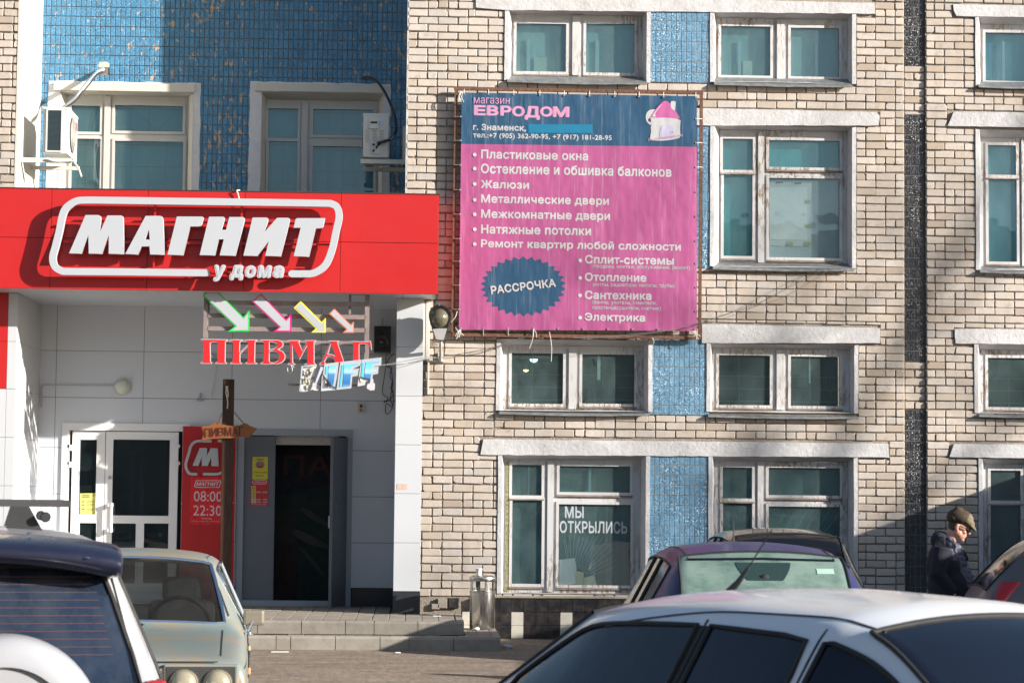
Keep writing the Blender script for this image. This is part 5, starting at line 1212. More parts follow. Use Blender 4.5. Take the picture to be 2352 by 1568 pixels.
# frame rails
for (a, b, c, d) in ((1043, 203, 1616, 211), (1036, 768, 1611, 775)):
    z = W((a+c)/2, (b+d)/2, YBN).z; p, q = W(a, (b+d)/2, YBN).x, W(c, (b+d)/2, YBN).x; MB().box(p, q, YBN+.03, YBN+.07, z-.021, z+.021).build('frame_rail', MRUST, BN)
zb_, zt_ = W(1330, 771, YBN).z+.02, W(1330, 207, YBN).z-.02
for (ua, va, ub, vb) in ((1048, 207, 1040, 771), (1612, 210, 1608, 773)):
    p, q = W(ua, va, YBN), W(ub, vb, YBN); b = MB(); w_ = .02; b.add([(q.x-w_, YBN+.031, zb_), (q.x+w_, YBN+.031, zb_), (q.x+w_, YBN+.069, zb_), (q.x-w_, YBN+.069, zb_), (p.x-w_, YBN+.031, zt_), (p.x+w_, YBN+.031, zt_), (p.x+w_, YBN+.069, zt_), (p.x-w_, YBN+.069, zt_)], [(0, 1, 5, 4), (1, 2, 6, 5), (2, 3, 7, 6), (3, 0, 4, 7), (4, 5, 6, 7), (3, 2, 1, 0)]); b.build('frame_rail', MRUST, BN)
b = MB(); 
for (u, v_) in ((1048, 240), (1048, 740), (1610, 240), (1610, 740)): p = W(u, v_, YBN); b.box(p.x-.012, p.x+.012, YBN+.07, .0, p.z-.012, p.z+.012)
b.build('wall_bracket', MRUST, BN)
# eyelets and cords
MEYE = MSTEELG; top = [1066, 1122, 1180, 1240, 1296, 1354, 1412, 1468, 1524, 1598]; ey = MB(); cord = MB(); EYES = []
for u in top: EYES.append((u, 216+(u-1060)*.0148, 0, -1))
for u in (1058, 1110, 1167, 1225, 1282, 1340, 1397, 1454, 1512, 1596): EYES.append((u, 753+(u-1058)*.006, 0, 1))
for v_ in (268, 323, 379, 436, 492, 548, 600, 655, 710): EYES.append((1059-(v_-213)*.008, v_, -1, 0)); EYES.append((1598.5, v_+5, 1, 0))
proto_e = MB(); proto_e.lathe([(.006, 0), (.006, -.004), (.011, -.005), (.014, -.001), (.014, .0)], (0, 0, 0), 'Y', 12); pme = proto_e.mesh('eyelet', True); pme.materials.append(MEYE)
dark = MB(); 
for (u, v_, du, dv) in EYES:
    p = W(u, v_, YBN-.004); o = bpy.data.objects.new('eyelet', pme); COL.objects.link(o); o.parent = BN; o.matrix_parent_inverse = WM[BN.name].inverted(); o.location = (p.x, YBN-.004, p.z); WM[o.name] = Matrix()
    if not (du == 1 and v_ > 440) and not (dv == 1 and u > 1230 and u < 1590):
        q = W(u+du*13, v_+dv*(10 if dv < 0 else 16), YBN+.02); cord.tube([(p.x, YBN-.006, p.z), (q.x, YBN+.025, q.z), (q.x+du*.02, YBN+.05, q.z-dv*.02)], .0045, 5)
for (u, v_) in ((1062, 212), (1600, 760), (1058, 756)):
    for k in range(4): p = W(u, v_, YBN-.02); cord.tube(spline([p, p+V((random.uniform(-.05, .03), -.01, random.uniform(-.05, -.01))), p+V((random.uniform(-.07, .05), .0, random.uniform(-.13, -.06)))]), .004, 5)
for (a, b) in (((1050, 715), (1036, 740)), ((1046, 752), (1055, 775)), ((1225, 755), (1216, 800)), ((1225, 755), (1232, 775)), ((1262, 762), (1266, 830)), ((1498, 775), (1500, 792))): cord.tube(spline([W(*a, YBN-.02), W((a[0]+b[0])/2+3, (a[1]+b[1])/2, YBN-.03), W(*b, YBN-.01)]), .0042, 5)
cord.build('lacing_cord', MWIREW, BN, smooth=True)

# ================================================================== WIRES, LAMPS, SPEAKER, AIR CONDITIONERS
def cable(name, pts, Y, r, m_, label, cat='cable', group=None, n=6):
    Ys = Y if isinstance(Y, (list, tuple)) else [Y]*len(pts)
    b = MB(); b.tube(spline([W(u, v_, y) for (u, v_), y in zip(pts, Ys)], n), r, 6); o = b.build(name, m_, None, smooth=True); return tag(o, label, cat, group)
cable('cable', [(1936, 597), (1850, 640), (1760, 688), (1680, 718), (1590, 748), (1500, 762), (1410, 771), (1318, 775)], -.19, .0033, MWIRE, 'thin grey wire running from the tall window down across the bottom corner of the banner', group='thin wires on the facade')
cable('cable', [(1936, 599), (1860, 648), (1780, 690), (1665, 722), (1554, 755), (1432, 772), (1318, 776)], -.21, .0033, MWIRE, 'pale wire running beside the grey one below the banner', group='thin wires on the facade')
cable('cable', [(1232, 763), (1180, 785), (1120, 803), (1060, 812), (1015, 819), (975, 821), (930, 829), (880, 838), (870, 834)], [-.15, -.12, -.08, -.06, -.08, -.30, -.32, -.5, -.6], .0036, MWIRE, 'wire sagging from the banner past the wall lamp to the white pilaster', group='thin wires on the facade')
cable('cable', [(1214, 768), (1150, 793), (1090, 806), (1030, 818), (990, 823), (940, 834), (875, 838)], [-.15, -.12, -.08, -.06, -.2, -.32, -.6], .0034, MWIRE, 'second wire sagging just below the first past the wall lamp', group='thin wires on the facade')
# ducts beside the pilaster
for (u, w_, m_, v0_, v1_, lab) in ((974.5, .014, MWIREW, 682, 828, 'cream plastic conduit running down beside the white pilaster'), (981.5, .018, MOFFW, 690, 826, 'white cable duct running down between pilaster and wall lamp'), (986, .011, MWIREW, 690, 906, 'thin pale conduit reaching lowest beside the wall lamp')):
    p, q = W(u, v0_, -.02), W(u, v1_, -.02); tag(box('conduit', m_, None, p.x-w_, p.x+w_, -.05, -.012, q.z, p.z, .004), lab, 'conduit')
# wall lamp
fL = cz(1600, 1150, 4.48)
LP = thing('wall_lamp', W(1012, 826, -.05), 'old street lamp head with a dirty yellowish dome, on a pipe beside the banner', 'lamp')
cl = W(*fL(710, 620), -.5)
hb = MB(); ol = [(515, 470), (530, 410), (580, 350), (640, 315), (710, 303), (790, 320), (860, 375), (905, 450), (915, 520), (900, 600), (865, 720), (800, 950), (770, 960), (650, 945), (640, 930), (570, 720), (520, 560)]
P = px(smooth_loop(ol, 1), -.5, fL)
ring0 = [(x, -.50, z) for x, z in P]; c0 = V((sum(p[0] for p in P)/len(P), -.5, sum(p[1] for p in P)/len(P))); n_ = len(P); vs_ = list(ring0)
for k, (sc, yy) in enumerate(((1.0, -.46), (.93, -.40), (.7, -.35), (.35, -.32))): vs_ += [(c0.x+(p[0]-c0.x)*sc, yy, c0.z+(p[2]-c0.z)*sc) for p in ring0]
fs = [(k*n_+i, k*n_+(i+1) % n_, (k+1)*n_+(i+1) % n_, (k+1)*n_+i) for k in range(4) for i in range(n_)]+[tuple(range(4*n_, 5*n_))]; hb.add(vs_, fs)
MLHEAD = mat('aged_white_enamel', (.50, .50, .48), .4, var=.1, dirt=(.2, .18, .15), dirt_amt=.4)
hb.build('housing', MLHEAD, LP, smooth=True)
poly('rim', [ccw(P), ccw([(c0.x+(x-c0.x)*.94, c0.z+(z-c0.z)*.955) for x, z in P], False)], -.515, MRUB, LP, thick=.02)
poly('gear_cover', [ccw(px([(566, 732), (860, 732), (790, 946), (655, 936)], -.5, fL))], -.512, mat('grey_cover', (.33, .32, .32), .5), LP, thick=.012)
gd = MB(); gc = W(*fL(708, 548), -.5)
rows = []
for k in range(9):
    t = k/8*pi/2; rows.append((cos(t), sin(t)))
for (r_, h_) in rows:
    for i in range(24):
        a = 2*pi*i/24; gd.v.append((gc.x+cos(a)*.112*r_, -.51-.10*h_, gc.z+sin(a)*(.122 if sin(a) > 0 else .122)*r_))
for k in range(8):
    for i in range(24): gd.f.append((k*24+i, k*24+(i+1) % 24, (k+1)*24+(i+1) % 24, (k+1)*24+i))
MDOME = mat('dirty_amber_glass', (.095, .085, .055), .12, var=.35, scale=5, spec=.7, dirt=(.22, .21, .15), dirt_amt=.6); gd.build('dome', MDOME, LP, smooth=True)
MB().tube(spline([W(*fL(728, 950), -.46), W(*fL(728, 1000), -.42), W(*fL(728, 1150), -.22), W(*fL(728, 1300), -.03)]), .021, 10).build('arm', MOFFW, LP, smooth=True)
p = W(*fL(728, 1240), -.01); MB().box(p.x-.033, p.x-.018, -.03, -.008, p.z-.055, p.z+.055).box(p.x+.018, p.x+.034, -.03, -.008, p.z-.055, p.z+.055).box(p.x-.13, p.x+.05, -.035, -.009, p.z-.065, p.z-.05).build('bracket', MOFFW, LP)
p = W(*fL(706, 300), -.5); MB().box(p.x-.006, p.x+.006, -.53, -.46, p.z-.02, p.z+.012).build('clip', MSTEELG, LP)
# globe lamp with its duct
YGL = YB-.01; p = W(281, 888, YGL)
GL = thing('globe_lamp', tuple(p), 'round white lamp on the cladding above the glazed double door', 'lamp')
b = MB(); b.lathe([(0, -.10), (.04, -.098), (.075, -.08), (.093, -.05), (.095, -.03)], p, 'Y', 28); b.build('globe', mat('milky_glass', (.62, .66, .58), .25), GL, smooth=True)
MB().lathe([(.094, -.03), (.112, -.028), (.115, 0)], p, 'Y', 28).build('base', MOFFW, GL, smooth=True)
a, b_ = W(97, 883, YGL), W(262, 883, YGL); q = MB(); q.box(a.x, b_.x, YGL-.016, YGL+.002, a.z-.012, a.z+.008); z2 = W(97, 935, YGL).z; q.box(a.x-.012, a.x+.010, YGL-.015, YGL+.002, z2, a.z-.013); q.build('duct', mat('grey_white_duct', (.46, .46, .46), .4), GL)
# bracket and siren box
p = W(460, 917, YB-.01); tag(MB().box(p.x-.012, p.x+.012, YB-.02, YB, p.z-.0, p.z+.09).box(p.x-.04, p.x+.04, YB-.05, YB-.0, p.z-.02, p.z+.005).build('bracket', MSTEELG, None), 'small galvanised bracket on the cladding beside the wooden post', 'bracket')
SI = thing('siren', tuple(W(829, 937, YB-.01)), 'small beige alarm siren with a red button above the steel door', 'alarm'); x0, x1, z0, z1 = WR(822, 925, 837, 948, YB-.03)
box('case', MOFFW, SI, x0, x1, YB-.045, YB-.004, z0, z1, .006); p = W(829.5, 932, YB-.05); MB().lathe([(0, -.012), (.022, -.008), (.024, .006)], (p.x, YB-.045, p.z), 'Y', 16).build('button', mat('dark_red_button', (.18, .01, .01), .3), SI, smooth=True)
for k in range(3): MB().box(x0+.025, x1-.025, YB-.048, YB-.044, z0+.02+k*.016, z0+.028+k*.016).build('slot', MBLACK, SI)
# speaker
YSP = YB-.28; fS = cz(700, 1100, 2.24); x0, x1, z0, z1 = WR(*fS(1785, 458), *fS(1930, 688), YSP)
SP = thing('loudspeaker', ((x0+x1)/2, YSP, z0), 'black loudspeaker hanging under the canopy beside the white pilaster', 'loudspeaker')
box('cabinet', mat('black_speaker', (.02, .02, .022), .5), SP, x0, x1, YSP, YSP+.2, z0, z1, .012); box('wrap', mat('clear_film', (.12, .12, .12), .25), SP, x0-.006, x1+.006, YSP+.04, YSP+.205, z0-.01, z1+.008, .01)
for (cy, r) in ((602, .095), (508, .045)):
    p = W(*fS(1850, cy), YSP); MB().lathe([(0, .002), (r*.25, -.006), (r*.4, .01), (r*.85, -.004), (r, -.012), (r*1.06, -.0), (r*1.06, .004)], (p.x, YSP, p.z), 'Y', 28).build('cone', mat('speaker_cone', (.03, .03, .032), .35), SP, smooth=True)
p = W(*fS(1850, 603), YSP); MB().box(p.x-.02, p.x+.02, YSP-.014, YSP-.008, p.z-.004, p.z+.004).build('badge', MOFFW, SP)
p = W(*fS(1857, 430), YSP); MB().box(p.x-.01, p.x+.01, YSP+.08, YSP+.09, z1, z1+.12).build('hanger', MSTEELG, SP)
# tangled black cables at the right of the recess
for pts, lab in (([(1895, 690), (1890, 800), (1935, 850), (1950, 980), (1930, 1100), (1950, 1180), (1910, 1240), (1885, 1225), (1895, 1150), (1950, 1190)], 'black cable dropping from the loudspeaker in a loop'), ([(1960, 700), (1900, 780), (1870, 950), (1860, 1060), (1910, 1105), (1870, 1140), (1930, 1110), (1955, 1060), (1940, 1000), (1945, 950)], 'second tangled black cable beside the pilaster'), ([(1905, 800), (1940, 830), (1925, 900), (1950, 960), (1935, 1010), (1958, 1080), (1950, 1180)], 'third black cable hanging nearest the pilaster')):
    cable('cable', [fS(*q) for q in pts], YB-.03, .005, MWIREB, lab, group='black cables beside the pilaster')
p = W(*fS(1902, 797), YB-.02); tag(MB().lathe([(.012, -.02), (.034, -.022), (.036, 0)], (p.x, YB, p.z), 'Y', 16).build('cable_outlet', MOFFW, None), 'round white cable outlet below the loudspeaker', 'outlet')
cable('cable', [(556, 1025/2.24*.574+631.6-10), (545, 960-60), (537, 1110)], YB, .001, MWIREW, 'x') if False else None
cable('cable', [fS(372, 800), fS(362, 900), fS(345, 1000), fS(325, 1060), fS(312, 1112)], YB-.02, .004, MWIREW, 'thin pale wire hanging down the cladding beside the wooden post', group='thin wires on the facade')
cable('cable', [fS(1010, 800), fS(1008, 840), fS(1015, 870), fS(1045, 875), fS(1050, 835), fS(1035, 800), fS(1055, 815), fS(1068, 830)], YA+.05, .0045, MWIREW, 'white cable ends dangling below the red letters', group='thin wires on the facade')
b = MB()
for k in range(14):
    x, y = random.choice(((860, 720), (780, 700), (900, 770), (1280, 700), (330, 730))); b.tube(spline([W(*fS(x+random.uniform(-70, 70), y+random.uniform(-35, 40)), YA+.1) for _ in range(4)], 5), .0028, 4)
b.build('sign_wiring', MWIRE, AS)

# air conditioners hung on the side walls of the recess
def split_unit(name, x0, x1, y0, y1, z0, z1, label, fan_side, end_detail):
    T_ = thing(name, ((x0+x1)/2, (y0+y1)/2, z0), label, 'air conditioner', group='air conditioner units above the red sign')
    MACW = mat('ac_white', (.58, .58, .56), .4, var=.04, dirt=(.4, .38, .34), dirt_amt=.25)
    box('case', MACW, T_, x0, x1, y0, y1, z0+.01, z1, .012)
    box('top_cover', MACW, T_, x0-.006, x1+.006, y0-.006, y1+.006, z1-.025, z1+.006, .005)
    xf = x1 if fan_side > 0 else x0; s = fan_side
    g = MB(); yc, zc = (y0+y1)/2-.05, (z0+z1)/2
    for k in range(7): g.tube([(xf+s*.02, yc+cos(2*pi*t/28)*(.03+k*.033), zc+sin(2*pi*t/28)*(.03+k*.033)) for t in range(29)], .003, 4, caps=False)
    for k in range(8): g.tube([(xf+s*.02, yc+cos(pi*k/8)*.235, zc+sin(pi*k/8)*.235), (xf+s*.02, yc-cos(pi*k/8)*.235, zc-sin(pi*k/8)*.235)], .003, 4)
    g.build('fan_grille', MOFFW, T_, smooth=True); MB().lathe([(0, s*.004), (.23, s*.006), (.235, 0)], (xf, yc, zc), 'X', 24).build('fan_opening', MBLACK, T_)
    if end_detail == 'fins':
        fx0, fx1, fz0, fz1 = x0+(x1-x0)*.18, x0+(x1-x0)*.72, z0+.05, z1-.04; MB().box(fx0, fx1, y0-.004, y0+.002, fz0, fz1).build('coil', mat('dark_coil', (.03, .045, .055), .5), T_)
        b = MB(); k = 0
        for i in range(34): z = fz0+(fz1-fz0)*i/34; b.box(fx0, fx1, y0-.012, y0-.004, z, z+.004)
        b.build('fins', mat('coil_fins', (.10, .15, .17), .4, metal=.5), T_)
        frame_rect('coil_frame', fx0-.02, fx1+.02, fz0-.02, fz1+.02, .02, y0-.014, .016, MACW, T_)
        box('badge', mat('red_badge', (.45, .01, .03), .3), T_, xf, xf+.006, y1-.18, y1-.08, z1-.2, z1-.09)
    else:
        box('valve_cover', MACW, T_, x0+.08, x0+.2, y0-.03, y0, z1-.2, z1-.09, .006); MB().box(x0+.095, x0+.185, y0-.034, y0-.029, z1-.13, z1-.105).build('grip_recess', MBLACK, T_)
        poly('rating_label', [ccw([(x1-.12, z1-.18), (x1-.06, z1-.18), (x1-.06, z1-.06), (x1-.12, z1-.06)])], y0-.003, mat('pale_blue_label', (.5, .56, .62), .5), T_, thick=.002)
        b = MB()
        for i in range(9):
            for j in range(3): b.box(x0+.03+j*.09, x0+.09+j*.09, y0-.004, y0+.001, z0+.20+i*.02, z0+.205+i*.02)
        b.build('vent_slots', mat('vent_slot_grey', (.25, .25, .25), .6), T_)
        box('valve_plate', MACW, T_, x0+.11, x0+.22, y0-.02, y0, z0+.05, z0+.2, .004)
        MB().tube([(x0+.14, y0-.01, z0+.17), (x0+.14, y0-.05, z0+.17)], .014, 8).tube([(x0+.14, y0-.01, z0+.09), (x0+.14, y0-.05, z0+.09)], .014, 8).build('valve', MBLACK, T_)
    return T_
x0, x1, z0, z1 = WR(99, 247, 160, 355, .25); U1 = split_unit('air_conditioner', x0, x1-.02, .25, 1.05, z0, z1, 'white air conditioner hung on the sunlit white return wall, coil end showing', 1, 'fins')
br_ = MB(); xw = xl0+.01; zz = z0-.05; br_.box(xw-.10, x1+.03, .22, .26, zz-.06, zz); br_.box(xw-.05, x1+.03, .95, .99, zz-.05, zz); br_.box(xw-.105, xw-.06, .2, .25, zz-.06, z0+.42); br_.build('bracket', MPLASTERC, U1)
x0b, x1b, z0b, z1b = WR(834, 262, 893, 363, .35); U2 = split_unit('air_conditioner', x0b, x1b, .35, 1.15, z0b, z1b, 'white air conditioner in the shade above the red sign, valve end showing', -1, 'valves')
br_ = MB(); br_.box(x0b-.03, X_C-.012, .33, .37, z0b-.075, z0b-.02); br_.box(x0b-.03, X_C-.012, 1.05, 1.09, z0b-.075, z0b-.02); br_.box(X_C-.055, X_C-.013, .32, .36, z0b-.08, z0b+.42); br_.build('bracket', MPLASTERC, U2)
cable('hose', [(238, 160), (222, 166), (198, 192), (172, 225), (145, 247)], [YB-.01, YB-.1, YB-.35, 1.1, .7], .021, MSTEELG, 'grey wrapped hose from the wall hole down to the sunlit air conditioner', 'hose', n=8)
cable('hose', [(243, 164), (226, 170), (202, 198), (176, 230), (150, 248)], [YB-.01, YB-.12, YB-.38, 1.05, .65], .010, MWIREB, 'thin black hose beside the wrapped one at the sunlit air conditioner', 'hose', n=8)
cable('hose', [(834, 180), (848, 179), (868, 190), (889, 222), (905, 262), (910, 295), (904, 315), (893, 322), (866, 329)], [YB-.01, YB-.15, YB-.3, 1.1, .9, .7, .5, .3, .28], .019, MWIREB, 'thick black taped hose arching from the tiles to the shaded air conditioner', 'hose', n=8)
cable('hose', [(903, 315), (885, 322), (868, 335), (864, 341)], [.5, .35, .3, .28], .012, MWIREB, 'short black pipe ending at the lower valve of the shaded air conditioner', 'hose', n=8)
cable('cable', [(858, 298), (868, 318), (878, 330), (900, 318), (905, 312)], .3, .004, mat('cream_wire', (.42, .40, .26), .6), 'thin cream wire hanging on the shaded air conditioner', n=8)
cable('cable', [(108, 365), (130, 371), (166, 370), (172, 375), (181, 389), (187, 406)], .2, .012, MWIREW, 'cream drain hose with a blue tip below the sunlit air conditioner', n=8)

# ================================================================== BIN, CUP, LITTER
bc = W(1107.5, 1430, -.73); bx, by = bc.x, -.73; bz = .157; br2 = .158
BI = thing('litter_bin', (bx, by, bz), 'shiny steel litter bin with an open band under its lid, on the lower step', 'litter bin')
MB().lathe([(0, bz), (br2-.012, bz), (br2-.005, bz+.012), (br2, bz+.02), (br2, bz+.455), (br2+.006, bz+.46), (br2+.006, bz+.475), (br2-.01, bz+.478), (br2-.012, bz+.05)], (bx, by, 0), 'Z', 40).build('drum', MSTEEL, BI, smooth=True)
for k in range(4):
    a = .35+k*pi/2; b = MB()
    for t in range(5):
        aa = a-.2+.1*t; b.v += [(bx+cos(aa)*(br2-.004), by+sin(aa)*(br2-.004), bz+.47), (bx+cos(aa)*(br2-.004), by+sin(aa)*(br2-.004), bz+.60)]
    for t in range(4): b.f.append((2*t, 2*t+2, 2*t+3, 2*t+1))
    b.build('lid_support', MSTEEL, BI, smooth=True)
MB().lathe([(br2-.01, bz+.595), (br2+.006, bz+.597), (br2+.010, bz+.612), (br2+.002, bz+.618), (br2+.010, bz+.628), (br2+.006, bz+.643), (br2-.01, bz+.65), (br2-.03, bz+.665), (0, bz+.667)], (bx, by, 0), 'Z', 40).build('lid', MSTEEL, BI, smooth=True)
MB().lathe([(.10, bz+.02), (.105, bz+.42), (0, bz+.38)], (bx, by, 0), 'Z', 20).build('liner', MBLACK, BI)
cx_ = W(1100, 1310, -.76).x; tag(MB().lathe([(0, bz+.668), (.030, bz+.668), (.043, bz+.75), (.045, bz+.752), (.040, bz+.75), (.028, bz+.675)], (cx_, -.76, 0), 'Z', 24).build('paper_cup', mat('cup_white', (.75, .75, .73), .5), None, smooth=True), 'white disposable cup standing on the lid of the steel bin', 'cup')
def crumple(name, x, y, z, s, m_, label, cat='litter', group=None):
    me = bpy.data.meshes.new(name); bm = bmesh.new(); bmesh.ops.create_icosphere(bm, subdivisions=2, radius=s)
    for v_ in bm.verts:
        v_.co *= 1+.45*mnoise.noise(v_.co*(3/s)*.3+V((x*9, y*7, 0))); v_.co.z *= .45; v_.co += V((x, y, z+s*.3))
    bm.to_mesh(me); bm.free(); return tag(link(name, me, m_), label, cat, group)
MTIS = mat('tissue', (.68, .68, .68), .9)
p = W(1093, 1447, -2.1); crumple('crumpled_tissue', W(1093, 1445, -1.0).x, -1.0, .157, .055, MTIS, 'crumpled white tissue lying at the foot of the steel bin')
crumple('crumpled_wrapper', 1.12, -1.9, 0, .06, mat('bluish_wrapper', (.35, .38, .45), .5), 'crumpled bluish wrapper on the ground at the end of the lower step')
for (u, v_, s, lab) in ((985, 1470, .03, 'x'),): pass
lit = []
for (cx, cy, sx, rot_, mm, lab) in ((430, 993, .10, .1, MTIS, 'white paper scrap on the asphalt in front of the steps, nearer the old pale car'), (728, 970, .06, .0, mat('pinkish_litter', (.35, .22, .2), .8), 'pinkish scrap lying against the lower kerb'), (1353, 998, .03, .3, MTIS, 'tiny white scrap on the asphalt near the shadow edge'), (1662, 712, .05, .1, MTIS, 'white cigarette end lying on the top paving')):
    u, v_ = (cx/1.96+900)*.574219, (cy/1.96+2100)*.574219
    d_ = fw*FPX + rt*(u-1176) + up*(784-v_); zz = .315 if cy < 800 else .004; t_ = (zz-CAM.z)/d_.z; q = CAM+d_*t_
    o = MB().box(-sx, sx, -.02, .02, 0, .008).mesh('scrap'); o_ = link('litter_scrap', o, mm); o_.location = (q.x, q.y, zz); o_.rotation_euler = (0, 0, rot_); tag(o_, lab, 'litter')

# ================================================================== OFF-FRAME THINGS THAT CAST THE SHADE
AN = thing('annex', (10.6, -6, 0), 'low plastered annex beyond the right edge whose roof shades the wall foot', 'building')
b = MB(); prof = [(.2, 2.65), (-3.0, 2.65), (-4.0, 2.92), (-9, 2.90), (-13, 2.84)]
for (y0, h0), (y1, h1) in zip(prof, prof[1:]):
    b.add([(9.3, y0, 0), (9.3, y1, 0), (13, y1, 0), (13, y0, 0), (9.3, y0, h0), (9.3, y1, h1), (13, y1, h1), (13, y0, h0)], [(0, 1, 5, 4), (1, 2, 6, 5), (2, 3, 7, 6), (3, 0, 4, 7), (4, 5, 6, 7)])
b.build('wall', MPLASTER, AN)
def tree(x, y, h, seed, label):
    rr = random.Random(seed); T_ = thing('bare_tree', (x, y, 0), label, 'tree', group='bare trees beside the car park'); mt = bpy.data.materials.get('bark') or mat('bark', (.12, .10, .08), .9, var=.4, scale=8, b=.8, bscale=20)
    trunk = MB(); crown = MB()
    def br(p, d, ln, r, lv):
        pts = [p]; q = p; dd = d
        for k in range(4):
            dd = (dd+V((rr.uniform(-1, 1), rr.uniform(-1, 1), rr.uniform(-.3, .6)))*.16).normalized(); q = q+dd*(ln/4); pts.append(q)
        (trunk if lv == 0 else crown).tube(pts, r, 8 if lv == 0 else (5 if lv < 3 else 3), taper=.5, caps=False)
        if lv >= 4: return
        for k in range((8, 5, 3, 3)[lv]):
            t = rr.uniform(.35, 1); s_ = pts[min(4, int(t*4))]
            a = rr.uniform(0, 2*pi); side = V((cos(a), sin(a), rr.uniform(.1, .9))).normalized()
            br(s_, (dd*.6+side*.9).normalized(), ln*rr.uniform(.42, .62), r*.45, lv+1)
    br(V((x, y, 0)), V((0, 0, 1)), h*.62, h*.0078, 0)
    trunk.build('trunk', mt, T_, smooth=True); crown.build('crown', mt, T_, smooth=True)
tree(32.4, -14.0, 20, 3, 'tall bare tree beyond the right edge of the car park'); tree(45.5, -20, 23, 5, 'farthest bare tree beyond the right edge')
# plain apartment block across the yard: what the windows and cars mirror
OB = thing('opposite_block', (-5, -75, 0), 'pale apartment block across the yard behind the camera', 'building')
MB().box(-60, 45, -90, -78, 0, 15).build('wall', mat('far_cream_wall', (.42, .38, .32), .9, var=.1), OB)
for i in range(24):
    for j in range(5): MB().box(-57+i*4.2, -55.4+i*4.2, -78, -77.95, 1.4+j*2.8, 2.8+j*2.8).build('window', MDK, OB) if j < 2 and i % 2 else None
# ================================================================== CARS
def paint(name, col, metal=.0, rough=.3, dirt=None, amt=.3, coat=.8, cr=.06):
    return mat(name, col, rough, metal=metal, var=.04, scale=1.5, coat=coat, dirt=dirt, dirt_amt=amt, obj=False, crough=cr)
def car_glass(name, col, dust=None, amt=.2, rough=.05):
    return mat(name, col, rough, var=.1, scale=2, coat=.6, dirt=dirt_or(dust), dirt_amt=amt, spec=.9)
def dirt_or(d): return d
MTINT = mat('tinted_car_glass', (.005, .008, .017), .05, var=.04, spec=.32, b=.10, bscale=1.1, bdist=.05); MTINT2 = mat('dark_tinted_glass', (.006, .007, .010), .04, var=.04, spec=.5, b=.2, bscale=2, bdist=.03)
MTYRE = mat('tyre', (.02, .02, .02), .8, var=.3, scale=20); MRIM = mat('alloy_rim', (.45, .46, .47), .35, metal=.8)
MTAIL = mat('red_lamp_lens', (.35, .008, .012), .12, coat=.6, var=.15, scale=6)
